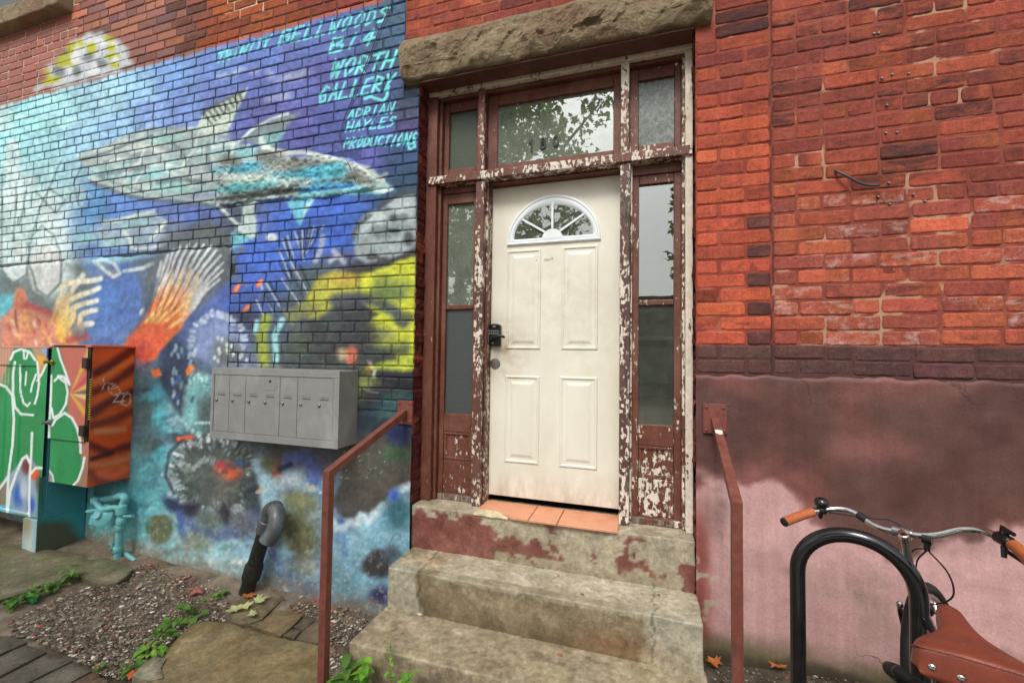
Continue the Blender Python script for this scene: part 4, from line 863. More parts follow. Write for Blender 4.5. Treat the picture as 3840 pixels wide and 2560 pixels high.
for k in range(-7, 50):
    z0 = ZC+k*PITCH+.0045; z1 = ZC+(k+1)*PITCH-.0045
    right = -1.421 if z1 < 3.40 else -1.535
    if z0 < 1.27: continue
    left = -6.95 if z0 > 2.45 else -2.985
    kind = 'h' if k % 7 == 3 else ('q' if (k//2) % 2 and k % 2 else ('s' if k % 2 else 'sh'))
    for a, b in lay(left, right, kind, k+77, .0115):
        if a > -3.13 and b < -1.84 and z0 > 2.76 and z1 < 3.06: continue      # behind the stucco patch
        ms.append((a, b, z0, z1, k))
vis = []
for m_ in ms:
    ok, ar = inframe(*m_[:4]); vis.append(ar if ok else 0)
order = np.argsort(-np.array(vis)); single = set(order[:300].tolist())
geo = []; allV = []
for n, (a, b, z0, z1, k) in enumerate(ms):
    far = a < -3.4
    V, F = brick_geo(a, b, z0, z1, (.0135 if vis[n] else .06) if far else ((.0088 if not (a > -2.8 and z0 > 3.05) else .0056) if vis[n] else .06), n+5000, .62)
    geo.append((V, F)); allV.append(V)
cnt = [len(v) for v in allV]; AV = np.vstack(allV)
base = []
for n, (a, b, z0, z1, k) in enumerate(ms):
    r = np.random.default_rng(n+7000); x = (a+b)/2
    if x < -4.95 and z0 > 4: c = shade((156, 92, 82), r, .05)
    elif -3.35 < x < -2.4: c = shade([(176, 86, 44), (160, 80, 50), (186, 98, 52)][r.integers(3)], r)
    elif x > -2.4: c = shade([(168, 78, 56), (182, 90, 60), (156, 72, 56)][r.integers(3)], r)
    else: c = shade([(140, 88, 76), (152, 92, 74), (124, 80, 74), (166, 104, 78)][r.integers(4)], r)
    base.append(np.tile(lin(c), (cnt[n], 1)))
AC = mural_vcol(AV, np.vstack(base)); pos = np.concatenate([[0], np.cumsum(cnt)])
rest = Acc()
for n, (a, b, z0, z1, k) in enumerate(ms):
    V, F = geo[n]; col = AC[pos[n]:pos[n+1]]
    raw = z0 > ZTOP-.03; mat = M['brick'] if raw else M['paint_wall']
    wv = np.array([.35 if raw and n % 3 == 0 else 0, .1 if raw else 0, 0])
    if n in single: mk('brick', V, F, mat, mwall, ((a+b)/2, 0, z0), col, wv)
    else: rest.add(V, F, col, wv)
tag(rest.build('brickwork', M['paint_wall'], mwall), kind='stuff')
acc = Acc()
for xa, xb, za, zb, cs in ((-3.4, -1.418, 1.22, 3.39, .010), (-3.4, -1.532, 3.39, 5.4, .009), (-7, -3.4, 2.38, 5.4, .016), (-3.4, -2.98, 1.22, 1.23, .012)):
    V, F = grid(arange(xa, xb, cs), arange(za, zb, cs), lambda X, Z: .0058+(fbm(n3(X, Z), 30., 3, 33)-.5)*.004)
    n = fbm(n3(V[:, 0], V[:, 2]), 4., 4, 34); b_ = np.tile(np.array((112., 74., 62.)), (len(V), 1))
    pale = ((V[:, 0] < -4.95) | ((V[:, 2] > 4.22) & (V[:, 0] > -3.15) & (V[:, 0] < -1.9)))[:, None]*1.; b_ = b_*(1-pale)+np.array((196., 182., 156.))*pale
    acc.add(V, F, mural_vcol(V, lin(b_), True))
acc.build('mortar', M['mortar'], mwall)
def my(X, Z): return -.004+(fbm(n3(X, Z), 2.6, 4, 71)-.5)*.02+(fbm(n3(X, Z), 18., 3, 72)-.5)*.004
def mural_low(V):
    c = mural(V); X, Z = V[:, 0], V[:, 2]; g = gz(X); n = fbm(n3(X, Z), 16., 4, 73)
    m = sstep(.16, .0, Z-g+(n-.5)*.22)[:, None]*.75; c = c*(1-m)+np.array((128., 112., 96.))*m
    sp = (sstep(.66, .70, fbm(n3(X, Z), 45., 3, 74))*sstep(.7, .1, Z))[:, None]*.5; c = c*(1-sp)+np.array((196., 190., 176.))*sp
    return lin(np.clip(c, 0, 255))
acc = Acc()
for xa, xb, za, zb, cs, yo in ((-3.0, -1.4165, -.2, 1.285, .0095, 0.), (-7, -2.985, -.2, 2.46, .012, 0.)):
    V, F = grid(arange(xa, xb, cs), arange(za, zb, cs), my)
    top = sstep(zb-.05, zb, V[:, 2])*.012; V[:, 1] += top
    acc.add(V, F, mural_low(V))
acc.build('render_coat', M['plaster'], mwall, smooth=True)
# crumbling stucco patch over the bricks
def sy(X, Z):
    d = np.minimum.reduce([X+3.17, -1.72-X, (Z-2.735)+.02*np.sin(X*5), np.interp(X, [-3.2, -2.6, -2.2, -1.95, -1.7], [3.10, 3.08, 3.07, 3.0, 2.82])-Z])
    d = d+(fbm(n3(X, Z), 14., 3, 81)-.5)*.05
    m = sstep(-.005, .03, d); r = fbm(n3(X, Z), 16., 5, 82); r2 = np.abs(fbm(n3(X, Z*1.6), 26., 4, 83)-.5)*2
    return .016-m*(.024+r*.028-r2*.03)
V, F = grid(arange(-3.2, -1.69, .009), arange(2.71, 3.13, .009), sy)
mk('stucco_patch', V, F.tolist(), M['stucco'], mwall, None, lin(np.clip(mural(V), 0, 255)), smooth=True)
V, F = rbox(-7, -1.435, .026, .32, -.4, 5.4, .001); mk('backing', V, F, M['mortar'], mwall, None, lin((90, 84, 84)))
reveal('door_reveal', -1.4185, 1, .70, 3.42, mwall, ((112, 50, 44), (176, 86, 54)))

# --- rock-faced lintel over the door
V, F = rbox(-1.53, .325, -.03, .118, 3.422, 3.700, .010, .0125)
fr = sstep(.06, -.03, V[:, 1]); n = fbm(V, 5.5, 5, 91); nr = np.abs(fbm(V+3.1, 8., 4, 92)-.5)*2; hz = (V[:, 2]-3.56)/.14
bul = np.clip(1-np.abs(hz)**3, 0, 1)
def worley(P, sc, seed):
    r = np.random.default_rng(seed); lo, hi = P.min(0), P.max(0); N = 160; C = lo+(hi-lo)*r.random((N, 3)); H = r.random(N); G = r.normal(0, .5, (N, 3)); out = np.zeros(len(P))
    for a in range(0, len(P), 4000):
        p = P[a:a+4000]; d = (((p[:, None]-C[None])*np.array((1, .6, 1.5)))**2).sum(-1); i = d.argmin(1); out[a:a+4000] = H[i]*.6+((p-C[i])*G[i]).sum(-1)*6
    return out
fac = worley(V+np.stack([fbm(V+k*5, 12., 3, 98+k)-.5 for k in range(3)], -1)*.05, 1., 99)
V[:, 1] -= fr*bul*(.022+.015*fac+.075*(n-.4)+.022*(.35-nr)+(fbm(V, 26., 4, 93)-.5)*.020)
V[:, 2] += (fbm(V, 6., 3, 94)-.5)*.02*fr*(hz > -.2)+np.where(hz < -.4, fr*(fbm(V, 9., 3, 95)-.25)*.035, 0)
tag(mk('stone_lintel', V, F, M['stone'], None, (-.6, 0, 3.422)), 'rough rock-faced sandstone lintel over the door', 'lintel')
# --- sill and window high on the left
V, F = rbox(-6.9, -5.02, -.11, .10, 4.74, 4.90, .012, .03); V[:, 1] -= (fbm(V, 7., 4, 96)-.5)*.03; V[:, 2] += (fbm(V, 9., 3, 97)-.5)*.012
tag(mk('window_sill', V, F, M['stone'], None, (-5.9, 0, 4.74)), 'mossy stone window sill at the top corner of the mural wall', 'sill')
win = empty('window', (-5.9, -.01, 4.91), 'dark framed window above the stone sill', 'window')
acc = Acc()
for b_ in ((-6.8, -6.7, -.02, .02, 4.905, 5.6), (-5.22, -5.12, -.02, .02, 4.905, 5.6), (-6.7, -5.22, -.02, .02, 4.905, 4.97)): V, F = rbox(*b_, .003); acc.add(V, F, wear=np.array((.35, .3, 1.)))
acc.build('window_frame', M['peel'], win)
box('pane', -6.7, -5.22, -.006, -.001, 4.965, 5.6, M['frosted'], win, r=.0005)
# ------------------------------------------------------------------ door frame with side lights and transom lights
fr_ = empty('door_frame', (-.58, .2, .70), 'old wooden door surround with sidelights, its redbrown paint peeling to white', 'door frame')
def wood(name, x0, x1, y0, y1, z0, z1, peel, bare=.5, dark=0., r=.005, parent=None):
    return box(name, x0, x1, y0, y1, z0, z1, M['peel'], parent or fr_, r, wear=np.array((peel, bare, dark)))
def woodacc(name, boxes, peel, bare=.5, dark=0., parent=None):
    a = Acc()
    for b in boxes: V, F = rbox(*b, .004); a.add(V, F, wear=np.array((peel, bare, dark)))
    return a.build(name, M['peel'], parent or fr_)
j = wood('jamb', -1.421, -1.345, .120, .28, .700, 3.39, .38, .3)
wood('moulding', -1.3452, -1.324, .152, .27, .702, 3.372, .34, .3, parent=j)
j = wood('jamb', .206, .246, .121, .28, .700, 3.39, .86, .30)
wood('moulding', .190, .2058, .150, .27, .702, 3.372, .66, .55, parent=j)
m1 = wood('mullion', -1.058, -1.000, .1205, .272, .702, 2.786, .58, .52, .45)
wood('moulding', -1.0003, -.986, .165, .272, .702, 2.786, .56, .4, .2, parent=m1)
m2 = wood('mullion', -.148, -.092, .1205, .272, .702, 2.786, .62, .66, .85)
wood('moulding', -.0922, -.080, .165, .272, .702, 2.786, .72, .45, parent=m2)
wood('transom_mullion', -1.052, -1.006, .122, .272, 2.84, 3.39, .48, .35)
wood('transom_mullion', -.146, -.100, .122, .272, 2.84, 3.39, .70, .3)
wood('head', -1.404, .246, .108, .150, 3.3905, 3.4205, .82, .5)
wood('head_board', -1.402, .244, .1505, .29, 3.372, 3.415, .30, .3, .15)
wood('soffit_board', -1.41, .243, -.012, .1075, 3.412, 3.4215, .22, .2, .5)
wood('transom_bar', -1.402, .244, .106, .285, 2.786, 2.8395, .60, .28)
wood('door_head', -.985, -.1485, .175, .300, 2.772, 2.7855, .36, .3)
wood('door_head', -1.324, -1.0585, .178, .276, 2.740, 2.7852, .30, .3)
wood('door_head', -.0795, .1895, .178, .276, 2.725, 2.7852, .32, .3)
def ring(x0, x1, z0, z1, px0, px1, pz0, pz1, y0=.186, y1=.238):
    e = .0004
    return [(x0, px0, y0, y1, z0, z1), (px1, x1, y0, y1, z0, z1), (px0+e, px1-e, y0+.002, y1, pz1, z1), (px0+e, px1-e, y0+.002, y1, z0, pz0)]
def light(name, bx, panes, peel, bare, extra=()):
    s = woodacc(name, bx+list(extra), peel, bare)
    for (x0, x1, z0, z1), m in panes: box('pane', x0-.006, x1+.006, .208, .212, z0-.006, z1+.006, m, s, r=.0005)
    return s
light('transom_sash', ring(-1.324, -1.0525, 2.841, 3.3715, -1.288, -1.090, 2.912, 3.305), [((-1.288, -1.090, 2.912, 3.305), M['film'])], .34, .3)
tc = light('transom_sash', ring(-1.0055, -.1465, 2.841, 3.3715, -.938, -.194, 2.903, 3.298), [((-.938, -.194, 2.903, 3.298), M['glass_veiled'])], .34, .3)
light('transom_sash', ring(-.0995, .1895, 2.841, 3.3715, -.047, .153, 2.908, 3.302), [((-.047, .153, 2.908, 3.302), M['mottle'])], .46, .3)
for (x0, x1, px0, px1, pl, ba, mg, ml) in ((-1.3235, -1.0585, -1.290, -1.094, .34, .4, M['glass_veiled'], M['frosted']), (-.0795, .1895, -.043, .150, .47, .55, M['glass_clear'], M['glass_thin_veil'])):
    ex = [(px0+.0004, px1-.0004, .190, .236, 1.958, 1.988), (px0+.0004, px1-.0004, .188, .236, 1.145, 1.265)]
    s = light('sash', ring(x0, x1, .703, 2.739 if x0 < -1 else 2.724, px0, px1, .745, 2.672), [((px0, px1, 1.988, 2.672), mg), ((px0, px1, 1.265, 1.958), ml)], pl, ba, ex)
    wood('panel', px0+.0005, px1-.0005, .204, .236, .957, 1.1445, pl+.12, .40, parent=s)
    for b in ((px0+.001, px1-.001, .192, .2035, 1.124, 1.1440), (px0+.001, px1-.001, .192, .2035, .958, .980), (px0+.001, px0+.018, .194, .2035, .9805, 1.1235), (px1-.018, px1-.001, .194, .2035, .9805, 1.1235)): wood('bead', *b, pl+.1, .75, parent=s)
    wood('board', px0+.0005, px1-.0005, .193, .236, .7455, .9565, pl+.14, .45, parent=s)
    wood('base', x0+.004, x1-.004, .172, .2, .7005, .738, .7, .9, parent=s)
# house number on the transom glass
def digit(ch, x, z, w, h, y, name='number'):
    cu = bpy.data.curves.new(name, 'FONT'); cu.body = ch; cu.size = h/.70; cu.align_x = 'CENTER'; cu.extrude = .0012; cu.offset = .005
    o = bpy.data.objects.new(name, cu); COL.objects.link(o); dg = bpy.context.evaluated_depsgraph_get()
    me = bpy.data.meshes.new_from_object(o.evaluated_get(dg)); bpy.data.objects.remove(o); bpy.data.curves.remove(cu)
    V = np.array([v.co[:] for v in me.vertices]); F = [tuple(p.vertices) for p in me.polygons]; bpy.data.meshes.remove(me)
    W = np.stack([x+V[:, 0]*w, np.full(len(V), y)-V[:, 2], z+V[:, 1]], -1); return W, F
for ch, x, z in (('1', -.712, 2.968), ('8', -.634, 2.976), ('0', -.550, 2.980)):
    zc_ = z+.036; a_ = Acc(); el_ = lambda rx, rz, dz: [(x+rx*math.cos(t), .2035, zc_+dz+rz*math.sin(t)) for t in np.linspace(0, 2*math.pi, 21)]
    for pth in ({'1': [[(x-.012, .2035, zc_+.020), (x+.003, .2035, zc_+.034), (x+.003, .2035, zc_-.036)]], '8': [el_(.0125, .0145, .018), el_(.0145, .0165, -.0165)], '0': [el_(.0145, .031, 0.)]}[ch]): V, F = sweep(pth, .0052, 4, True, up=(0, 1, 0)); a_.add(V, F)
    a_.build('number', M['digit'], tc)

# ------------------------------------------------------------------ door
dr = empty('door', (-.575, .24, .745), 'cream panelled door with a half-round fanlight and keypad lock', 'door')
DX0, DX1, DZ0, DZ1, DY = -.984, -.1495, .747, 2.769, .24
box('slab', DX0, DX1, DY, DY+.045, DZ0, DZ1, M['door'], dr, r=.003)
def rpanel(x0, x1, z0, z1):
    prof = [(0, -.0003), (.005, -.007), (.013, -.0075), (.021, -.001), (.036, -.0012), (.054, -.0075), (.058, -.008)]
    V = []; F = []
    for ins, dy in prof: V += [(x0+ins, DY+dy, z0+ins), (x1-ins, DY+dy, z0+ins), (x1-ins, DY+dy, z1-ins), (x0+ins, DY+dy, z1-ins)]
    for i in range(len(prof)-1):
        for k in range(4): F.append((i*4+k, i*4+(k+1) % 4, i*4+4+(k+1) % 4, i*4+4+k))
    n = (len(prof)-1)*4; F.append((n, n+1, n+2, n+3)); return V, F
for b in ((-.876, -.645, 1.695, 2.344), (-.512, -.284, 1.695, 2.346), (-.879, -.646, .966, 1.526), (-.518, -.283, .966, 1.528)):
    V, F = rpanel(*b); mk('panel', V, F, M['door'], dr)
fx, fz = -.573, 2.392
def arch(rx, rz, n=28, z=0.): return [(fx+rx*math.cos(math.pi*k/n), fz+z+rz*math.sin(math.pi*k/n)) for k in range(n+1)]
fan = None
prof = [((.305, .292), -.0003, -.018), ((.302, .289), -.013, -.016), ((.292, .279), -.016, -.010), ((.284, .268), -.011, -.004), ((.276, .258), -.013, .002), ((.264, .236), -.010, .014), ((.256, .226), -.003, .020)]
V = []; F = []; n = 29
for (rx, rz), dy, zb in prof:
    pts = arch(rx, rz-zb, 28, zb)
    V += [(x, DY+dy, z) for x, z in pts]
for i in range(len(prof)-1):
    for k in range(n-1): F.append((i*n+k, (i+1)*n+k, (i+1)*n+k+1, i*n+k+1))
    F.append((i*n+n-1, (i+1)*n+n-1, (i+1)*n, i*n))
fan = mk('fanlight', V, F, M['white_plastic'], dr, smooth=True); sharp(fan, 30)
pts = arch(.257, .206, 28, .020); V = [(x, DY-.0025, z) for x, z in pts]; mk('pane', V, [tuple(range(len(V)-1, -1, -1))], M['glass'], fan)
pts = arch(.262, .212, 28, .015); V = [(x, DY-.0006, z) for x, z in pts]; mk('dark_hall_sheet', V, [tuple(range(len(V)-1, -1, -1))], M['dark'], fan)  # unlit hall behind the fanlight, put into a dark coloured sheet
acc = Acc()
for g in (38, 90, 142):
    c, s = math.cos(math.radians(g)), math.sin(math.radians(g)); V, F = sweep([(fx+.06*c, DY-.0065, fz+.02+.055*s), (fx+.252*c, DY-.0065, fz+.02+.222*s*(.94 if g != 90 else .97))], .0065, 4, True, up=(0, 1, 0)); acc.add(V, F)
acc.build('muntin', M['white_plastic'], fan)
pts = arch(.066, .060, 14, .012); V = [(x, DY-.012, z) for x, z in pts]+[(x, DY-.003, z) for x, z in pts]; m = len(pts)
mk('hub', V, [tuple(range(m-1, -1, -1))]+[(k, (k+1) % m, m+(k+1) % m, m+k) for k in range(m)], M['white_plastic'], fan)
# keypad lock, lever, deadbolt plate
lk = Acc(); V, F = rbox(-.990, -.908, DY-.030, DY, 1.716, 1.846, .006, seg=2); lk.add(V, F)
V, F = lathe((-.949, DY, 1.846), (0, -1, 0), [(0, .041), (.024, .041), (.030, .036)], 20); V[:, 2] = 1.845+(V[:, 2]-1.846)*.38; lk.add(V, F)
lock = lk.build('keypad_lock', M['blackplastic'], dr)
for rI in range(2):
    for cI in range(5): V, F = lathe((-.980+cI*.0145, DY-.030, 1.812-rI*.016), (0, -1, 0), [(0, .0048), (.003, .0042)], 8); mk('key', V, F, M['label'], lock)
V, F = lathe((-.949, DY-.0300, 1.842), (0, -1, 0), [(0, .013), (.002, .012)], 14); V[:, 2] = 1.842+(V[:, 2]-1.842)*.55; mk('badge', V, F, M['steel'], lock)
V, F = lathe((-.958, DY-.0300, 1.765), (0, -1, 0), [(0, .021), (.012, .020), (.020, .013), (.042, .012), (.048, .009)], 18); kn = mk('lever_base', V, F, M['blackplastic'], lock, smooth=True); sharp(kn)
tube('lever', curve([(-.958, DY-.072, 1.765), (-.925, DY-.078, 1.772), (-.890, DY-.074, 1.779), (-.862, DY-.066, 1.768)], 5), [.009]+[.0085]*14+[.005], M['blackplastic'], lock, 10)
V, F = lathe((-.957, DY-.030, 1.733), (0, -1, 0), [(0, .008), (.003, .0075)], 12); mk('keyhole', V, F, M['steel'], lock)
V, F = lathe((-.949, DY, 1.600), (0, -1, 0), [(0, .035), (.003, .035), (.007, .031), (.0075, .010)], 28); o = mk('deadbolt_plate', V, F, M['steel'], dr, smooth=True); sharp(o)
V, F = lathe((-.949, DY-.0075, 1.600), (0, -1, 0), [(0, .0095), (.002, .008)], 12); mk('keyhole', V, F, M['brass'], o)
acc = Acc()
for x0, x1, z0, z1 in ((-.628, -.590, 2.262, 2.276), (-.585, -.566, 2.268, 2.282), (-.690, -.672, 2.262, 2.276)): V, F = rbox(x0, x1, DY-.0012, DY+.001, z0, z1, .0004); acc.add(V, F)
acc.build('sticker_residue', m_plain('sticker_residue', (186, 180, 164), .7, 0, .15, 200, 0), dr)
# dark hall behind the glass with the black panel
hl = Acc()
for b in ((-1.40, .245, 2.2, 2.25, .6, 3.4), (-1.45, -1.40, .33, 2.2, .6, 3.4), (.245, .29, .33, 2.2, .6, 3.4), (-1.40, .245, .33, 2.2, 3.36, 3.41)): V, F = rbox(*b, .001); hl.add(V, F)
tag(hl.build('hall_wall', m_plain('hall_paint', (120, 120, 116), .8, 0, .1, 4, 0), None, (-.6, 2.2, .7)), kind='structure')
V, F = rbox(-1.40, .245, .305, 2.2, .6, .69, .002); tag(mk('hall_floor', V, F, M['dark'], None, (-.6, 1.2, .69)), kind='structure')
ep = empty('electrical_panel', (.05, .43, 1.33), 'black panel with paper labels behind the sidelight glass', 'panel')
box('panel_box', -.055, .145, .42, .50, 1.31, 1.70, M['blackplastic'], ep, r=.006)
box('label', .075, .115, .416, .4195, 1.60, 1.625, M['label'], ep, r=.0005); box('label', .055, .100, .416, .4195, 1.43, 1.48, M['label'], ep, r=.0005)
box('hanger', -.03, .12, .50, 2.2, 1.48, 1.52, M['dark'], ep, r=.002)

# ------------------------------------------------------------------ steps
stp = empty('concrete_steps', (-.58, -.25, 0), 'worn concrete doorsteps with flaking maroon paint below the door', 'steps')
def rough(b, r, cell, amp, seed):
    V, F = rbox(*b, r, cell, 2); d = np.stack([fbm(V+k*7.7, 11., 4, seed+k)-.5 for k in range(3)], -1)*amp
    d += np.stack([fbm(V+k*3.3, 60., 2, seed+9+k)-.5 for k in range(3)], -1)*amp*.3
    return V+d, F
def conc(V, kind):
    X, Y, Z = V.T; n = fbm(V, 3., 5, 101); n2 = fbm(V, 12., 4, 102); c = np.array((170., 155., 128.))+(n2[:, None]-.5)*64+(n[:, None]-.5)*50+(fbm(V, 50., 2, 109)[:, None]-.5)*50
    if kind == 'upper':
        t = np.maximum(sstep(-1.19, -1.23, X+(n2-.5)*.12)*(Y < -.2), sstep(-.02, .02, X+(n2-.5)*.15)*(Y < -.2))*.75
        t = np.maximum(t, sstep(.42, .58, fbm(V, 2.4, 3, 103))*.5*(Z > .42)*(X > -1.1)); c = c*(1-t[:, None])+np.array((186., 184., 168.))*t[:, None]
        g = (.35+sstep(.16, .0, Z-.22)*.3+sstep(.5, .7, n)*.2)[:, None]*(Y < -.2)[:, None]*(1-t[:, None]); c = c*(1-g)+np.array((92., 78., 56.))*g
        for xj, w_ in ((-1.2, .02), (.03, .02)):
            ck = (np.abs(X-xj+(fbm(V, 9., 3, 108)-.5)*.07) < .006)[:, None]*.4; c = c*(1-ck)+np.array((60., 52., 40.))*ck
        ru = np.exp(-((X+.12)/.2)**2-((Z-.27)/.05)**2)[:, None]*.35; c = c*(1-ru)+np.array((150., 92., 60.))*ru
    if kind == 'lower':
        t = (sstep(.1, -.05, X*0+Z-.12)*.5)[:, None]*(Y < -.5)[:, None]; c = c*.92*(1-t)+np.array((96., 86., 64.))*t
        d = sstep(.66, .7, fbm(V, 16., 3, 104))[:, None]*.3; c = c*(1-d)+np.array((70., 62., 50.))*d
    if kind == 'sill':
        c = np.array((172., 162., 140.))+(n2[:, None]-.5)*44
        f = (Y < .06)*sstep(.70, .67, Z)
        pm = .85*sstep(-.015, .02, fbm(V, 6., 5, 105)+(fbm(V, 34., 3, 107)-.5)*.16-np.interp(X, [-1.42, -1.2, -.95, -.85, -.5, -.25, -.1, .1, .27], [.34, .38, .42, .57, .65, .62, .59, .66, .50])+np.where(Z > .64, np.where(X > -.85, .06, -.22), 0)-np.where((Z < .50) & (X > -.85) & (X < -.2), .12, 0))
        t = (f*pm)[:, None]; c = c*(1-t)+(np.array((122., 66., 60.))+(n2[:, None]-.5)*50)*t
        g = (f*sstep(.55, .44, Z)*sstep(.4, .6, n)*.35)[:, None]; c = c*(1-g)+np.array((110., 96., 70.))*g
    m = sstep(.58, .72, fbm(V, 4.2, 4, 106))[:, None]*.10; c = c*(1-m)+np.array((118., 118., 78.))*m
    return lin(np.clip(c, 8, 250))
for nm, b, r, k in (('threshold', (-1.4165, .2465, .016, .305, .425, .700), .006, 'sill'), ('step', (-1.402, .252, -.258, .030, .195, .440), .007, 'upper'), ('step', (-1.412, .262, -.572, -.215, -.2, .215), .008, 'lower')):
    V, F = rough(b, r, .012, .012 if k != 'sill' else .008, len(nm)); mk(nm, V, F, M['concrete'], stp, None, conc(V, k), smooth=True)
def slabpoly(name, pts, z0, z1, mat, parent, bev=.003, **k):
    """flat piece with the given outline (x, y)"""
    P = np.array(pts, float); c = P.mean(0); m = len(P)
    if np.cross(P[1]-P[0], P[2]-P[1]) < 0: P = P[::-1]
    ins = P+(c-P)/np.linalg.norm(c-P, axis=1, keepdims=True)*bev
    V = [(x, y, z0) for x, y in P]+[(x, y, z1-bev) for x, y in P]+[(x, y, z1) for x, y in ins]
    F = [tuple(range(m-1, -1, -1)), tuple(2*m+i for i in range(m))]+[(i, (i+1) % m, m+(i+1) % m, m+i) for i in range(m)]+[(m+i, m+(i+1) % m, 2*m+(i+1) % m, 2*m+i) for i in range(m)]
    return mk(name, V, F, mat, parent, **k)
slabpoly('tile', [(-.984, .235), (-.984, .085), (-.93, .068), (-.86, .062), (-.80, .03), (-.752, -.008), (-.648, -.010), (-.650, .235)], .700, .713, M['tile'], stp)
slabpoly('tile', [(-.645, .235), (-.643, -.011), (-.480, -.009), (-.482, .235)], .7005, .7135, M['tile'], stp)
slabpoly('tile', [(-.477, .235), (-.475, -.009), (-.145, -.006), (-.150, .235)], .700, .713, M['tile'], stp)
V, F = rough((-.99, -.775, .004, .075, .688, .7065), .007, .012, .022, 33); mk('mortar_lump', V, F, M['concrete'], stp, None, lin((206, 192, 160)))
# ------------------------------------------------------------------ handrails
def handrail(X, zw, yp, zp, yplate, label, chip=None):
    g = float(gz(X, yp)); h = empty('handrail', (X, yp, g), label, 'handrail', 'handrails of the doorsteps')
    box('wall_plate', X-.055, X+.055, -.018, -.007, yplate-.075, yplate+.075, M['rail'], h, r=.002)
    for sx in (-.04, .04):
        for sz in (-.058, .058):
            V, F = lathe((X+sx, -.018, yplate+sz), (0, -1, 0), [(0, .008), (.004, .008), (.006, .004)], 8); mk('bolt', V, F, M['rail'], h)
    tube('rail', [(X, -.019, zw), (X, yp, zp), (X, yp, g-.05)], .0185, M['rail'], h, square=True, up=(1, 0, 0))
    if chip:
        t = chip; p = np.array([X, -.019+(yp+.019)*t, zw+(zp-zw)*t]); d = np.array([0, yp+.019, zp-zw]); d /= np.linalg.norm(d); n = np.array([0, -d[2], d[1]]); n = n if n[2] > 0 else -n
        u = np.array([1., 0, 0]); V = [p+n*.0192+u*a*.0165+d*b for a, b in ((-1, -.018), (-.2, -.022), (1, -.014), (.9, .012), (.3, .02), (-1, .01))]
        mk('paint_chip', V, [tuple(range(6))], M['litter'], h)
    return h
handrail(-1.462, 1.285, -.69, 1.075, 1.285, 'redbrown steel handrail bolted to the mural wall, left of the steps')
handrail(.335, 1.335, -.556, 1.092, 1.345, 'redbrown steel handrail between the steps and the bike rack', .22)

# ------------------------------------------------------------------ mailbox cluster
mb = empty('mailbox', (-2.357, -.19, 1.06), 'grey steel apartment mailbox with seven locked doors on the mural wall', 'mailbox')
BX0, BX1, BZ0, BZ1, BY = -2.892, -1.826, 1.060, 1.542, -.188
box('body', BX0, BX1, BY+.006, -.003, BZ0, BZ1, M['mailbox'], mb, r=.003)
acc = Acc()
for b in ((BX0-.002, BX1+.002, BY-.002, BY+.0055, BZ1-.045, BZ1+.002), (BX0-.002, BX1+.002, BY-.002, BY+.0055, BZ0-.002, BZ0+.045), (BX0-.002, BX0+.022, BY-.002, BY+.0055, BZ0+.0455, BZ1-.0455), (BX1-.042, BX1+.002, BY-.002, BY+.0055, BZ0+.0455, BZ1-.0455)): V, F = rbox(*b, .002); acc.add(V, F)
acc.build('rim', M['mailbox'], mb)
ex = [at(450+.6695*c, 1500, BY)[0] for c in (520, 610, 700, 893, 992, 1205)]; ex[0] = BX0+.0235; ex[-1] = BX1-.0435
lkx = [at(450+.6695*c, 1520, BY)[0] for c in (540, 628, 720, 812, 910, 1012, 1115)]
doors = []
for a, b in zip(ex[:-1], ex[1:]): doors.append((a, b, box('door', a+.0018, b-.0018, BY+.0015, BY+.0055, BZ0+.048, BZ1-.048, M['mailbox'], mb, r=.0012)))
for x in lkx:
    d = next((d for a, b, d in doors if a < x < b), doors[-1][2])
    V, F = lathe((x, BY+.0015, 1.322), (0, -1, 0), [(0, .010), (.007, .010), (.009, .007)], 12); mk('lock', V, F, M['steel'], d)
    box('name_slot', x+.008, x+.072, BY-.0012, BY+.0015, 1.357, 1.363, M['steel'], d, r=.0004)
    box('name_slot', x+.006, x+.074, BY-.0006, BY+.0015, 1.374, 1.3785, M['mailbox'], d, r=.0004)
V, F = lathe((at(450+.6695*840, 1435, BY)[0], BY+.0015, 1.462), (0, -1, 0), [(0, .008), (.003, .008)], 12); mk('master_lock', V, F, M['blackplastic'], doors[2][2])
box('plate', at(450+.6695*805, 1450, BY)[0], at(450+.6695*880, 1450, BY)[0], BY-.0004, BY+.0015, 1.405, 1.445, M['mailbox'], doors[2][2], r=.0006)

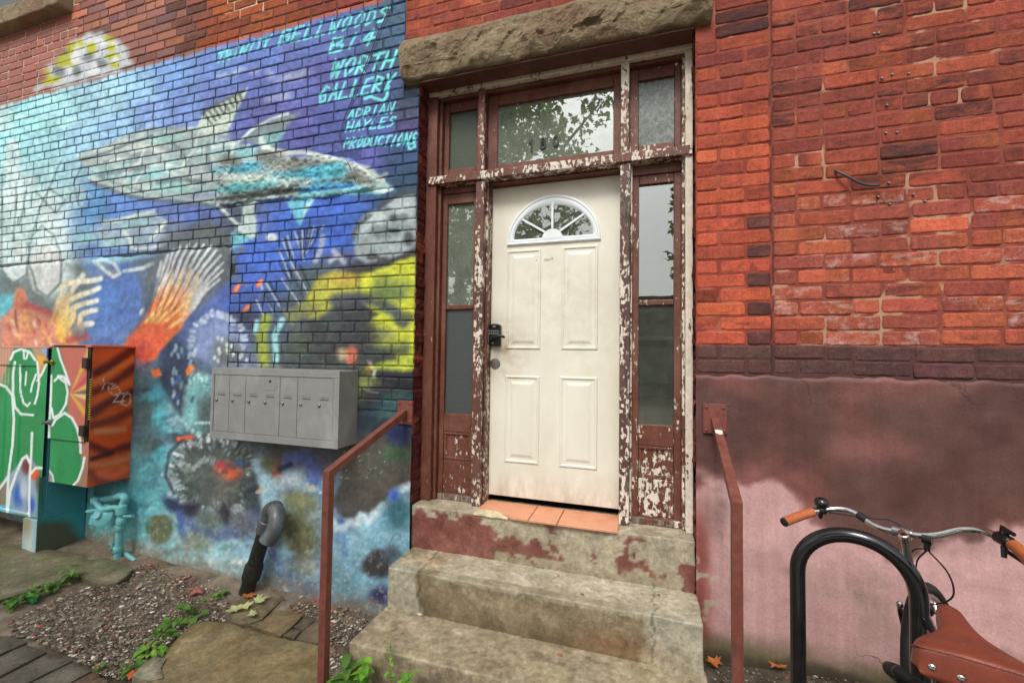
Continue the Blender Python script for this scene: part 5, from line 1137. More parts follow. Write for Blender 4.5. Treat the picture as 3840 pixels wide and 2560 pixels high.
# ------------------------------------------------------------------ utility cabinets with graffiti
def crop4(V): q = toq(V); return np.stack([q[:, 0]/.2851, (q[:, 1]-765.6)/.2851], -1)
G1 = (30, 140, 78); WH = (232, 240, 238)
def cab_front(V, right):
    k = crop4(V); c = np.tile(np.array((44., 146., 86.)), (len(k), 1)); P = Paint(k, c)
    n = fbm(np.stack([k[:, 0]/70, k[:, 1]/200, k[:, 0]*0], -1), 1., 4, 3)[:, None]; P.c += (n-.5)*26
    if right:
        P.poly([(470, 90), (730, 90), (730, 1000), (640, 960), (620, 760), (540, 640), (560, 420), (540, 330)], (196, 110, 96), 10)
        for k2, (y1, cc) in enumerate(((130, (224, 190, 90)), (230, (214, 120, 90)), (330, (196, 80, 92)), (420, (226, 196, 90)), (470, (120, 80, 90)), (520, (232, 214, 140)), (600, (200, 120, 100)), (700, (230, 180, 70)))): P.stroke([(570, 490), (735, y1)], 6, cc, .8, .9, 30)
        P.poly([(640, 800), (740, 760), (740, 1300), (600, 1240), (660, 1100)], (176, 120, 104), 14, .9)
        for pts, w in (([(462, 110), (485, 200), (530, 320), (560, 410)], 9), ([(412, 340), (410, 500), (405, 600), (400, 700), (395, 830), (380, 930)], 10), ([(470, 345), (515, 350), (545, 395)], 12), ([(440, 380), (470, 350), (530, 400), (545, 470), (530, 570), (480, 650), (430, 680), (415, 600)], 9), ([(420, 740), (450, 690), (520, 640), (580, 680), (620, 760), (645, 860), (650, 960)], 10), ([(680, 1000), (665, 1080), (630, 1180), (580, 1235)], 10), ([(340, 1080), (380, 1090), (420, 1140), (430, 1210)], 10)): P.stroke(pts, w, WH, .25)
        P.poly([(300, 1090), (380, 1090), (420, 1150), (425, 1215), (300, 1200)], (150, 150, 156), 8); P.blob(280, 1130, 30, 40, (226, 100, 60), .5)
    else:
        P.poly([(-200, 90), (130, 90), (75, 210), (0, 420), (-200, 420)], (190, 140, 116), 10); P.poly([(250, 100), (420, 100), (400, 200), (310, 370), (300, 240)], (190, 150, 120), 8)
        P.poly([(300, 170), (370, 190), (310, 310)], (228, 176, 70), 8); P.poly([(310, 105), (385, 110), (375, 190)], (150, 176, 210), 8); P.stroke([(395, 100), (390, 190)], 14, (30, 44, 70), .4)
        for x in range(-190, 80, 24): P.stroke([(x, 110), (x-8, 400)], 7, (216, 176, 150) if x % 48 else (176, 110, 96), .9, .7)
        P.poly([(40, 1150), (110, 1100), (200, 980), (250, 1000), (300, 1080), (300, 1480), (50, 1440)], (150, 170, 190), 10); P.blob(215, 1070, 40, 60, (120, 60, 60), .6); P.blob(280, 1130, 40, 50, (226, 100, 60), .4); P.blob(150, 1300, 46, 90, (66, 112, 190), .6); P.blob(250, 1380, 30, 60, (60, 100, 200), .6); P.blob(190, 1260, 30, 80, (196, 206, 220), .6); P.poly([(-200, 1270), (60, 1180), (30, 1420), (-200, 1420)], (140, 130, 110), 12); P.poly([(-200, 1380), (100, 1380), (100, 1500), (-200, 1480)], (110, 180, 196), 10); P.blob(330, 1210, 40, 70, (92, 84, 76), .6)
        for pts, w in (([(85, 210), (110, 150), (170, 125), (240, 150), (285, 215)], 10), ([(190, 140), (195, 205)], 8), ([(225, 150), (212, 205)], 8), ([(120, 230), (105, 320), (105, 480), (120, 590), (170, 650), (265, 655)], 10), ([(300, 230), (315, 400), (300, 500), (280, 565)], 9), ([(380, 230), (340, 320), (300, 380)], 9), ([(160, 255), (165, 470), (190, 560), (220, 585), (240, 560)], 8), ([(290, 330), (260, 410), (248, 470)], 8), ([(212, 310), (205, 415)], 6), ([(0, 410), (50, 430), (100, 500), (112, 700), (100, 900), (70, 1120), (60, 1300), (55, 1440)], 10), ([(60, 1440), (80, 1270), (130, 1130), (180, 1010), (215, 985), (240, 1040)], 11), ([(258, 800), (250, 1000), (240, 1150), (235, 1300), (235, 1470)], 10), ([(245, 1130), (290, 1080), (340, 1085)], 10), ([(-20, 1270), (60, 1160)], 10)): P.stroke(pts, w, WH, .25)
    return lin(np.clip(P.c, 0, 255))
def cab_side(V):
    k = crop4(V); P = Paint(k, np.tile((218., 98., 44.), (len(k), 1))); P.c += (fbm(np.stack([k[:, 0]/120, k[:, 1]/60, k[:, 0]*0], -1), 1., 3, 4)[:, None]-.5)*40
    for pts, w, cc in (([(770, 320), (900, 250), (1090, 110)], 34, (92, 40, 40)), ([(760, 470), (880, 420), (1090, 270)], 30, (110, 44, 36)), ([(750, 640), (860, 560), (1080, 470)], 34, (96, 42, 40)), ([(740, 740), (900, 700), (1080, 620)], 30, (120, 50, 36)), ([(745, 900), (860, 950), (1060, 900)], 34, (104, 34, 34)), ([(740, 1010), (900, 960)], 18, (70, 30, 34)), ([(730, 1120), (800, 1200), (1000, 1210)], 30, (150, 66, 60)), ([(760, 400), (1080, 200)], 22, (240, 130, 60)), ([(760, 540), (1080, 380)], 26, (240, 110, 40)), ([(770, 850), (900, 900), (1050, 800)], 26, (236, 84, 30)), ([(800, 1130), (900, 1150), (1040, 1090)], 24, (240, 110, 70)), ([(780, 790), (1000, 770)], 22, (226, 150, 100)), ([(740, 1060), (900, 1040), (1050, 1000)], 20, (220, 130, 90))): P.stroke(pts, w, cc, .85, .85)
    for pts in ([(830, 360), (840, 410), (820, 460)], [(805, 405), (880, 400), (930, 410)], [(870, 420), (880, 470), (920, 495), (970, 470), (950, 430), (900, 420)], [(890, 440), (940, 435)], [(930, 500), (990, 480), (1020, 490)], [(960, 490), (910, 555), (1010, 540)], [(1000, 500), (975, 560), (1010, 585), (1050, 560), (1055, 500), (1020, 470)]): P.stroke(pts, 4, (238, 214, 206), .4, .85)
    return lin(np.clip(P.c, 0, 255))
CY = -.283; XL = at(180, 1500, CY)[0]; XR0 = at(196, 1500, CY)[0]; XR1 = -3.985
def xz(x0, x1, z0, z1, cell, yf, colf, name, parent, mat=None):
    V, F = grid(arange(x0, x1, cell), arange(z0, z1, cell), yf); return mk(name, V, F.tolist(), mat or M['cabinet'], parent, None, colf(V))
def yz(X, y0, y1, z0, z1, cell, colf, name, parent):
    V, F = grid(arange(y0, y1, cell), arange(z0, z1, cell), 0.); V = np.stack([np.full(len(V), X), V[:, 0], V[:, 2]], -1); return mk(name, V, F.tolist(), M['cabinet'], parent, None, colf(V))
TEAL = lin((76, 160, 172))
cb = empty('utility_cabinet', (-5.0, CY, .05), 'tall green utility cabinet with white graffiti outlines, standing on a leg at the photo edge', 'cabinet', 'graffiti covered utility cabinets')
V, F = rbox(-6.3, XL, CY+.016, -.01, .33, 1.660, .003); mk('body', V, F, M['cabinet'], cb, None, TEAL*.8)
GR = [at(.4655*c, 1500, CY)[0] for c in (48, 172)]
def lf(X, Z):
    d = np.where((X < at(139, 1500, CY)[0]) & (Z < 1.52) & (Z > .36), .012, 0.)
    for g in GR+[GR[0]-.26, GR[0]-.52]: d = np.where((np.abs(X-g) < .022) & (d > 0), .022-.010*np.abs(X-g)/.022, d)
    return CY-.012+d
xz(-6.3, XL, .335, 1.668, .0085, lf, lambda V: cab_front(V, False), 'front', cb)
V, F = rbox(-6.3, XL+.004, CY-.014, -.01, 1.662, 1.676, .002); mk('lid', V, F, M['cabinet'], cb, None, lin((196, 150, 136)))
lx0, lx1 = -4.67, XL-.002
def legc(V):
    k = toq(V); P = Paint(k, np.tile((150., 186., 200.), (len(k), 1))); P.blob(66, 1230, 10, 60, (196, 206, 196), .6); P.blob(70, 1150, 14, 30, (70, 110, 190), .7); P.blob(60, 1200, 12, 30, (150, 150, 130), .7); return lin(np.clip(P.c, 0, 255))
def legs(V):
    k = toq(V); P = Paint(k, np.tile((64., 152., 164.), (len(k), 1))); P.blob(120, 1245, 66, 52, (88, 92, 74), .25, .1, .95, .3); P.poly([(60, 1290), (200, 1250), (200, 1310), (60, 1330)], (120, 176, 180), 14, .7); P.blob(90, 1120, 20, 60, (84, 96, 92), .8, 0, .6); return lin(np.clip(P.c, 0, 255))
V, F = rbox(lx0, lx1-.003, CY-.028, -.012, float(gz(-4.6))-.03, .330, .003, .02); mk('leg', V, F, M['cabinet'], cb, None, legc(V))
yz(lx1, CY-.026, -.012, float(gz(-4.6))-.03, .66, .012, legs, 'leg_side', cb)
cr_ = empty('utility_cabinet', (-4.25, CY, .63), 'smaller wall cabinet with orange painted side and hinged green door', 'cabinet', 'graffiti covered utility cabinets')
V, F = rbox(XR0, XR1-.004, CY+.004, -.008, .632, 1.690, .003); mk('body', V, F, M['cabinet'], cr_, None, lin((150, 84, 50)))
zs = .965
xz(XR0, XR1, .628, zs-.003, .008, CY+.002, lambda V: cab_front(V, True), 'lower_panel', cr_)
dd = xz(XR0-.01, XR1-.035, zs, 1.672, .008, CY-.012, lambda V: cab_front(V, True), 'door', cr_)
V, F = rbox(XR0-.009, XR1-.036, CY-.0115, CY+.004, zs+.001, 1.671, .001); mk('door_edge', V, F, M['cabinet'], dd, None, lin((40, 96, 60)))
yz(XR1, CY+.002, -.006, .628, 1.672, .009, cab_side, 'side', cr_)
V, F = rbox(XR0-.012, XR1+.006, CY-.016, -.006, 1.6735, 1.692, .003); mk('lid', V, F, M['cabinet'], cr_, None, lin((206, 112, 70)))
box('lid_slot', XR0+.03, XR1-.06, CY-.02, CY-.0155, 1.678, 1.688, M['dark'], cr_, r=.001)
HM = m_plain('rusty_hinge', (58, 40, 34), .6, 0, .3, 30, .3)
hp = box('hinge_strip', XR1-.033, XR1-.012, CY-.008, CY+.004, .97, 1.668, HM, cr_, r=.002)
for i in range(17): box('slot', XR1-.0105, XR1+.003, CY-.006, CY+.004, 1.13+i*.0185, 1.139+i*.0185, m_plain('worn_yellow', (190, 160, 70), .5) if i == 0 else bpy.data.materials['worn_yellow'], hp, r=.001)
for z in (1.555, 1.05): box('hinge', XR1-.062, XR1-.008, CY-.034, CY-.012, z-.04, z+.04, HM, cr_, r=.004)
for z in (1.555, 1.09): V, F = lathe((XR0+.012, CY-.0125, z), (0, -1, 0), [(0, .02), (.012, .02), (.014, .011), (.04, .010), (.046, .014), (.052, .013)], 12); mk('latch', V, F, M['brass'] if z > 1.3 else M['steel'], cr_)

# ------------------------------------------------------------------ pipes
gp = empty('gas_pipe', tuple(atz(440, 2103, .045)), 'teal painted gas pipe and regulator under the wall cabinet', 'pipe')
def c5(x, y, Y=-.10): return at(300+.2105*x, 1820+.2105*y, Y)
p0 = c5(665, 1345); tube('riser', [p0-(0, 0, .08), c5(690, 1000), c5(720, 640), c5(735, 400)], .024, M['teal'], gp, 14)
for (x, y, h, r) in ((675, 1130, .05, .031), (715, 740, .05, .033), (730, 640, .06, .032), (738, 430, .07, .036)):
    a = c5(x, y); V, F = lathe(a-(0, 0, h/2), (0, 0, 1), [(0, r*.85), (.006, r), (h-.006, r), (h, r*.85)], 14); o = mk('collar', V, F, M['teal'], gp, smooth=True); sharp(o)
e = c5(790, 250, -.09); tube('elbow', curve([c5(738, 430), c5(770, 330, -.08), c5(800, 230, -.08), c5(740, 185, -.08), c5(600, 215, -.09), c5(440, 250, -.10), c5(300, 270, -.12)], 4), .027, M['teal'], gp, 12)
tube('branch', curve([c5(285, 250, -.13), c5(310, 330, -.15), c5(400, 420, -.15), c5(520, 405, -.14), c5(640, 395, -.11), c5(735, 420)], 4), .022, M['teal'], gp, 12)
V, F = lathe(c5(285, 265, -.13)-(0, 0, .03), (0, 0, 1), [(0, .02), (.01, .034), (.05, .034), (.06, .02)], 14); mk('union', V, F, M['teal'], gp, smooth=True)
ctr = c5(400, 530, -.15); V, F = lathe(ctr, (.2, -1, .45), [(-.02, .03), (-.012, .075), (0, .085), (.012, .075), (.028, .032), (.05, .028)], 22); o = mk('regulator', V, F, M['teal'], gp, smooth=True); sharp(o, 30)
tube('vent', [ctr, c5(250, 560, -.17), c5(240, 670, -.17)], [.02, .02, .028], M['teal'], gp, 10); tube('test_plug', [c5(380, 430, -.12), c5(180, 455, -.14), c5(120, 460, -.14)], [.014, .016, .011], M['teal'], gp, 8)
tube('valve_handle', [c5(770, 545), c5(880, 545, -.12), c5(940, 540, -.12)], [.009, .009, .013], M['teal'], gp, 8)
tube('foot_pipe', [c5(780, 1190, -.06), c5(880, 1260, -.06), c5(985, 1340, -.07)], .016, M['teal'], gp, 10); tube('foot_pipe', curve([c5(600, 1000, -.05), c5(580, 1090, -.05), c5(540, 1150, -.05), c5(470, 1150, -.03)], 4), .012, M['teal'], gp, 8)

dp = empty('drain_pipe', tuple(at(938, 2170, -.1)), 'black standpipe with a grey plastic elbow, leaning on the mural', 'pipe')
b0, b1 = at(936, 2180, -.10), at(1000, 1968, -.10); ax = (b1-b0)/np.linalg.norm(b1-b0)
tube('standpipe', [b0-ax*.08, b0+(b1-b0)*.5, b1], .047, M['blackpipe'], dp, 20)
V, F = lathe(b0+ax*.02, ax, [(0, .053), (.01, .058), (.10, .058), (.12, .050)], 20); o = mk('coupling', V, F, M['blackpipe'], dp, smooth=True); sharp(o)
V, F = lathe(b1-ax*.05, ax, [(0, .050), (.004, .056), (.085, .056), (.09, .05)], 22); o = mk('collar', V, F, M['greypipe'], dp, smooth=True); sharp(o)
el = curve([b1+ax*.02, b1+ax*.045, b1+(.042, -.01, .108), b1+(.095, -.03, .128), b1+(.148, -.06, .09), b1+(.158, -.09, .02), b1+(.130, -.112, -.045)], 6)
o = tube('elbow', el, [.051]*len(el), M['greypipe'], dp, 22)
V, F = sweep([el[17], el[18]], .0545, 22); mk('seam_ring', V, F, M['greypipe'], dp)
V, F = lathe(el[-1], el[-1]-el[-2], [(-.03, .0545), (.004, .0545), (.004, .045), (-.02, .045)], 22); mk('mouth', V, F, M['greypipe'], dp)
V, F = lathe(el[-1], el[-1]-el[-2], [(-.018, .044), (.0022, .0445)], 22); mk('opening', V, F, M['dark'], dp)

# ------------------------------------------------------------------ cables and fixings on the walls
def wallcable(name, pts, r, mat, label, Y=-.012):
    P = [at(x, y, Y) for x, y in pts]; V, F = sweep(P, r, 8); tag(mk(name, V, F, mat, None, P[-1], smooth=True), label, 'cable')
wallcable('cable', [(1478, -40), (1448, 60), (1420, 120), (1330, 350), (1288, 450), (1272, 512), (1285, 560), (1322, 650), (1338, 694)], .0035, M['cable'], 'thin slack cable running down over the lettering of the mural')
c0 = [at(x, y, Y) for x, y, Y in ((3128, 636, .01), (3145, 645, -.02), (3180, 662, -.035), (3220, 684, -.035), (3255, 694, -.028), (3298, 695, -.022))]
V, F = sweep(curve(c0, 4), .0058, 8); tag(mk('cable', V, F, M['cable'], None, c0[0], smooth=True), 'short dark cable end sticking out of the red brick wall', 'cable')
for x, y in ((3277, 127), (3294, 125), (3307, 294), (3345, 280), (3407, 276), (3326, 395), (3322, 499), (3364, 497), (3333, 686), (3293, 738), (3468, 754), (3336, 765), (3425, 729)):
    p = at(x, y, -.002); V, F = lathe(p, (0, -1, 0), [(-.02, .003), (0, .0055), (.004, .0055), (.006, .003)], 8); mk('screw', V, F, M['steel'], redwall)
# ------------------------------------------------------------------ ground
xs = np.concatenate([[-80, -40, -20, -12, -8.5], arange(-7, 2.8, .028), [4, 7, 14, 30, 80]]); ys = np.concatenate([[-80, -45, -25, -14, -8, -5, -3.4, -2.6, -2.2], arange(-1.9, .04, .028), [.5, 3, 10, 30, 80]])
X, Y = np.meshgrid(xs, ys); n = fbm(n3(X, Y), 2.2, 4, 111); n2 = fbm(n3(X, Y), 11., 4, 112); near = ((X > -7.5) & (X < 3) & (Y > -1.95) & (Y < .2))
Z = gz(X, Y)+np.where(near, (n-.5)*.05+(n2-.5)*.022-.012, -.03)
Z = Z+np.where((X < -1.5) & near, sstep(-.25, -.02, Y)*.02, 0)
V = np.stack([X, Y, Z], -1).reshape(-1, 3); nx = len(xs); i = (np.arange(len(ys)-1)[:, None]*nx+np.arange(nx-1)[None]).ravel(); F = np.stack([i, i+1, i+nx+1, i+nx], -1)
c = np.array((126., 112., 96.))+(n2.ravel()[:, None]-.5)*70+(n.ravel()[:, None]-.5)*40
dk = (sstep(-1.9, -1.5, X)*sstep(-.02, -.2, Y)).ravel()[:, None]*.35; c = c*(1-dk)+np.array((70., 56., 46.))*dk
rt = sstep(.1, .35, X).ravel()[:, None]; c = c*(1-rt)+(np.array((88., 80., 66.))+(n2.ravel()[:, None]-.5)*50)*rt
GROUND = tag(mk('ground', V, F.tolist(), M['soil'], None, (0, 0, 0), lin(np.clip(c, 10, 240)), smooth=True), kind='structure')
def gp_(x, y):                                # photo pixel -> ground point
    z = 0.
    for _ in range(4): P = atz(x, y, z); z = float(gz(P[0], P[1]))
    return P
def slab(name, px, h, rgb, thick=.05, label=None, cat=None, group=None, moss=0., sub=None, kind=None):
    P = [gp_(x, y)[:2] for x, y in px]; P = np.array(P)
    a = sum(P[k-1][0]*P[k][1]-P[k][0]*P[k-1][1] for k in range(len(P)))
    if a < 0: P = P[::-1]
    bm = bmesh.new(); vs = [bm.verts.new((x, y, 0)) for x, y in P]; f = bm.faces.new(vs)
    bmesh.ops.triangulate(bm, faces=[f]); 
    for _ in range(3):
        es = [e for e in bm.edges if e.calc_length() > .07]
        if es: bmesh.ops.subdivide_edges(bm, edges=es, cuts=1)
        bmesh.ops.triangulate(bm, faces=bm.faces[:])
    be = [e for e in bm.edges if e.is_boundary]; bv = {v for e in be for v in e.verts}
    r = bmesh.ops.extrude_edge_only(bm, edges=be); low = {g for g in r['geom'] if isinstance(g, bmesh.types.BMVert)}
    bm.verts.index_update(); V = np.array([v.co[:] for v in bm.verts]); isb = np.array([v in bv for v in bm.verts]); isl = np.array([v in low for v in bm.verts])
    F = [tuple(v.index for v in f.verts) for f in bm.faces]; bm.free()
    n = fbm(n3(V[:, 0], V[:, 1]), 6., 4, 121); V[:, 2] = gz(V[:, 0], V[:, 1])+h+(n-.5)*.012-isb*.004; V[isl, 2] -= thick
    jit = (fbm(n3(V[:, 0], V[:, 1]), 22., 2, 122)-.5)*.016; V[isb | isl, 0] += jit[isb | isl]; V[isb | isl, 1] -= jit[isb | isl]
    n2 = fbm(n3(V[:, 0], V[:, 1]), 9., 4, 123); c = np.array(rgb, float)+(n2[:, None]-.5)*50
    c = c*(1-(isb | isl)[:, None]*.14*np.array((1, .95, 1.1)))
    if moss: m = sstep(.45, .65, n)[:, None]*moss; c = c*(1-m)+np.array((92., 96., 62.))*m
    o = mk(name, V, F, M['concrete'], GROUND if sub else None, (P[:, 0].mean(), P[:, 1].mean(), float(gz(P[:, 0].mean()))), lin(np.clip(c, 10, 240)), smooth=False)
    return tag(o, label, cat, group, kind)
D = lambda x, y: (x*.421, 1900+y*.421)
slab('concrete_pad', [(-300, 2340), (-100, 2290), (0, 2258), (150, 2212), (295, 2169), (358, 2196), (400, 2200), (440, 2192), (478, 2165), (500, 2140), (445, 2122), (400, 2100), (330, 2108), (300, 2085), (0, 2040), (-300, 2000)], .022, (122, 114, 92), label='mossy concrete pad under the utility cabinets', cat='concrete pad', moss=.5)
slab('paving_slab', [(455, 2640), (530, 2545), (600, 2485), (625, 2450), (665, 2400), (715, 2352), (770, 2335), (870, 2345), (1000, 2388), (1170, 2420), (1222, 2440), (1240, 2640)], .016, (140, 122, 88), label='large cracked sandy concrete slab left of the handrail post', cat='slab', moss=.12)
PV = [([(-300, 1165), (140, 1168), (238, 1213), (0, 1318), (-300, 1440)], 'topmost grey paver beside the gravel at the photo corner'), ([(-300, 1475), (0, 1345), (246, 1240), (412, 1308), (0, 1520), (-300, 1680)], 'second grey paver from the gravel corner'),
      ([(-300, 1720), (0, 1548), (424, 1318), (645, 1384), (290, 1556), (-60, 1740)], 'third grey paver from the gravel corner'), ([(-20, 1740), (300, 1568), (654, 1396), (822, 1468), (640, 1568), (330, 1740)], 'fourth grey paver from the gravel corner'), ([(360, 1740), (668, 1568), (838, 1478), (950, 1560), (980, 1740)], 'brownish paver at the bottom edge, fifth from the gravel corner')]
for k, (p, l) in enumerate(PV): slab('paver', [D(*q) for q in p], .012, (108, 100, 88) if k < 4 else (112, 88, 70), label=l, cat='paver', group='grey pavers at the photo corner')
E2 = lambda x, y: (800+x*.421, 1900+y*.421)
for k, (p, cc, l) in enumerate((([(150, 900), (320, 760), (470, 700), (640, 800), (540, 900), (430, 1000), (330, 1040), (160, 1040)], (122, 108, 84), 'flat stone under the wilted leaves'), ([(440, 1010), (550, 915), (800, 965), (690, 1080), (600, 1150), (430, 1100), (330, 1060)], (136, 116, 86), 'square brown flagstone beside the wilted leaves'),
      ([(620, 1145), (700, 1090), (780, 1110), (715, 1180)], (104, 90, 74), 'small dark cobble next to the square flagstone'), ([(715, 1075), (815, 985), (920, 990), (800, 1105)], (100, 86, 72), 'narrow dark cobble next to the square flagstone'), ([(735, 1180), (830, 1085), (925, 995), (1010, 1020), (1010, 1240), (900, 1220)], (110, 92, 72), 'dark flagstone behind the foot of the handrail'), ([(1080, 1240), (1200, 1250), (1210, 1330), (1100, 1330)], (96, 82, 66), 'small dark stone at the corner of the lower step'))):
    slab('flagstone', [E2(*q) for q in p], .010, cc, label=l, cat='flagstone', group='old flagstones by the steps', moss=.15)
slab('broken_stone', [D(1180, 1540), (D(1260, 1450)), D(1370, 1370), D(1480, 1380), D(1430, 1480), D(1450, 1568), D(1330, 1600)], .028, (150, 142, 122), label='pale broken stone wedged at the slab corner', cat='stone')

# gravel and crumbs of brick: too many to count
rp = random.Random(3)
GP = [(30, 2330), (300, 2205), (480, 2185), (520, 2105), (900, 2180), (1000, 2215), (860, 2235), (840, 2330), (720, 2345), (620, 2420), (455, 2550), (380, 2530), (280, 2465), (110, 2400), (40, 2385)]
GP2 = [(1010, 2210), (1200, 2235), (1390, 2305), (1350, 2370), (1305, 2420), (1300, 2560), (1240, 2560), (1240, 2420), (1190, 2330), (1080, 2270)]
GP3 = [(2680, 2480), (3300, 2545), (3300, 2600), (2680, 2600)]
acc = Acc()
OCT = np.array([(1, 0, 0), (-1, 0, 0), (0, 1, 0), (0, -1, 0), (0, 0, 1), (0, 0, -1), (.66, .66, .5), (-.66, .66, .4), (-.66, -.66, .5), (.66, -.66, .4)], float)
OF = [(4, 0, 6), (4, 6, 2), (4, 2, 7), (4, 7, 1), (4, 1, 8), (4, 8, 3), (4, 3, 9), (4, 9, 0), (5, 6, 0), (5, 2, 6), (5, 7, 2), (5, 1, 7), (5, 8, 1), (5, 3, 8), (5, 9, 3), (5, 0, 9)]
PCOL = [(150, 138, 124), (124, 110, 96), (104, 90, 78), (168, 156, 140), (136, 118, 100), (110, 100, 92), (196, 188, 176), (88, 76, 68), (128, 116, 104)]
def pebble(x, y, s, col):
    P = gp_(x, y); sc = np.array([rp.uniform(.7, 1.4), rp.uniform(.6, 1.1), rp.uniform(.35, .7)])*s; a = rp.uniform(0, 6.28); c, n = math.cos(a), math.sin(a)
    V = OCT*(1+np.array([[rp.uniform(-.2, .2)] for _ in range(10)]))*sc; V = np.stack([V[:, 0]*c-V[:, 1]*n, V[:, 0]*n+V[:, 1]*c, V[:, 2]], -1)
    acc.add(V+P+(0, 0, s*.12+.002), OF, lin(np.clip(np.array(col)*rp.uniform(.8, 1.28), 0, 255)))
for poly, N in ((GP, 6200), (GP2, 1100), (GP3, 260)):
    x0, x1 = min(p[0] for p in poly), max(p[0] for p in poly); y0, y1 = min(p[1] for p in poly), max(p[1] for p in poly); k = 0
    while k < N:
        p = (rp.uniform(x0, x1), rp.uniform(y0, y1))
        if not inpoly(p, poly): continue
        k += 1; red = rp.random() < (.12 if p[0] > 640 and p[1] < 2300 else .03)
        pebble(*p, rp.choice([.003, .0035, .004, .0045, .005, .006, .007, .011]) if poly is not GP3 else rp.choice([.003, .004, .007]), ((176, 84, 60) if rp.random() < .6 else (150, 100, 92)) if red else rp.choice(PCOL))
for x, y, s, cc in ((740, 2222, .045, (140, 88, 80)), (1160, 2220, .03, (150, 80, 84)), (1090, 2225, .024, (170, 110, 96)), (1130, 2240, .026, (190, 166, 140)), (1185, 2250, .022, (140, 70, 76)), (700, 2165, .024, (150, 110, 100)), (560, 2120, .02, (180, 80, 50)), (520, 2203, .022, (206, 190, 164)), (300, 2480, .02, (150, 146, 134)), (880, 2180, .026, (140, 84, 60)), (500, 2530, .03, (196, 92, 56)), (330, 2205, .015, (210, 206, 196))): pebble(x, y, s, cc)
tag(acc.build('gravel', M['soil'], None, (-3, -.5, 0)), 'grey and reddish gravel strewn over the soil below the mural', 'gravel', kind='stuff')

# ------------------------------------------------------------------ weeds, leaves, litter
def leafgeo(base, dirn, L, W, droop, twist=0., n=4):
    base = np.asarray(base, float); d = np.asarray(dirn, float); d /= np.linalg.norm(d); s = np.cross(d, (0, 0, 1)); s = s/max(1e-6, np.linalg.norm(s)); V = []; F = []
    for i in range(n+1):
        t = i/n; w = W*(math.sin(math.pi*min(1, t*.92+.06))**.8)*(1-.25*t); c = base+d*L*t+np.array((0, 0, -droop*L*t*t)); nrm = np.array((0, 0, 1.))
        V += [c-s*w+nrm*w*.35+nrm*twist*w, c, c+s*w+nrm*w*.35-nrm*twist*w]
    for i in range(n): a = i*3; F += [(a, a+1, a+4, a+3), (a+1, a+2, a+5, a+4)]
    return V, F
def weed(x, y, n, size, mat, label, spread=1., tall=.5, wide=.3, seed=0):
    r = random.Random(seed or int(x*3+y)); P = gp_(x, y); o = empty('weed', tuple(P), label, 'weed', 'weeds in the paving joints')
    a = Acc()
    for k in range(3):
        tip = P+np.array([r.uniform(-.5, .5)*size*spread, r.uniform(-.5, .5)*size*spread, size*tall*r.uniform(.5, 1)]); V, F = sweep([P, P+(tip-P)*.5+(0, 0, .1*size), tip], [.0018, .0015, .0008], 5); a.add(V, F)
    a.build('stem', mat, o)
    for k in range(n):
        g = r.uniform(0, 6.283); q = P+np.array([math.cos(g)*r.uniform(0, .6)*size*spread, math.sin(g)*r.uniform(0, .4)*size*spread, .004+r.uniform(0, tall)*size]); L = size*r.uniform(.35, .75)
        V, F = leafgeo(q, (math.cos(g), math.sin(g), r.uniform(.0, .9)), L, L*wide*r.uniform(.8, 1.3), r.uniform(.2, .9), r.uniform(-.4, .4)); mk('leaf', V, F, mat, o, smooth=True)
    return o
for x, y, n, s, m, l, sp, tl in ((500, 2505, 14, .09, 'weed', 'low weed at the pale broken stone', 1.1, .3), (560, 2450, 16, .10, 'weed2', 'bright weed along the joint between gravel and slab', 1., .35), (610, 2395, 14, .10, 'weed', 'weed creeping up the slab joint', 1., .4), (655, 2350, 10, .11, 'weed', 'broad-leaved weed in the slab joint', .7, .5), (720, 2315, 14, .13, 'weed', 'leafy weed clump at the head of the slab joint', .9, .45), (830, 2238, 14, .08, 'weed', 'small round weed beside the wilted leaves', .6, .35),
        (262, 2180, 16, .09, 'weed', 'upright feathery weed at the edge of the concrete pad', .5, 1.1), (215, 2205, 12, .09, 'weed', 'weed between pad and gravel', .9, .3), (140, 2225, 16, .10, 'weed', 'weed tuft beside the green wrapper', 1., .4), (60, 2275, 18, .12, 'weed', 'grassy weed at the photo edge beside the pad', 1., .4), (370, 2512, 7, .05, 'weed', 'tiny weed at the paver edge', .8, .3)):
    weed(x, y, n, s, M[m], l, sp, tl)
def plant(x, y, n, L, W, rise, mat, label, st=0.):
    r = random.Random(int(x*97)); P = np.array((x, y, float(gz(x, y)))); o = empty('weed', tuple(P), label, 'weed', 'weeds in front of the lower step'); top = P+(0, 0, rise); V, F = sweep([P, P+(.004, .002, rise*.5), top], [.003, .0025, .002], 6); mk('stem', V, F, mat, o)
    for k in range(n):
        g = 6.283*k/n+r.uniform(-.3, .3); z = rise*(1-st*r.random()); V, F = leafgeo(P+(0, 0, z), (math.cos(g), math.sin(g), r.uniform(.15, .7)), L*r.uniform(.75, 1.1), W, r.uniform(.25, .6), r.uniform(-.3, .3), 5); mk('leaf', V, F, mat, o, smooth=True)
plant(-1.36, -.66, 12, .10, .026, .18, M['weed'], 'dark toothed weed rosette at the corner of the lower step', .4)
plant(-1.25, -.67, 26, .06, .02, .25, M['weed2'], 'dense bright weed before the lower step', .9)
plant(-1.13, -.64, 12, .035, .010, .32, M['weed2'], 'tall thin weed shoot before the lower step', .95)
plant(-1.01, -.69, 7, .075, .013, .21, M['weed2'], 'star-shaped weed with narrow leaves before the lower step', .1)
plant(.29, -.32, 5, .03, .009, .03, M['weed'], 'tiny sprout at the foot of the steps beside the handrail', .6)
MAP = [(0, -.1), (.12, .12), (.5, .02), (.42, .22), (.8, .42), (.55, .5), (.62, .72), (.3, .62), (.18, .78), (0, 1.1)]
MAP = MAP+[(-x, y) for x, y in MAP[-2:0:-1]]
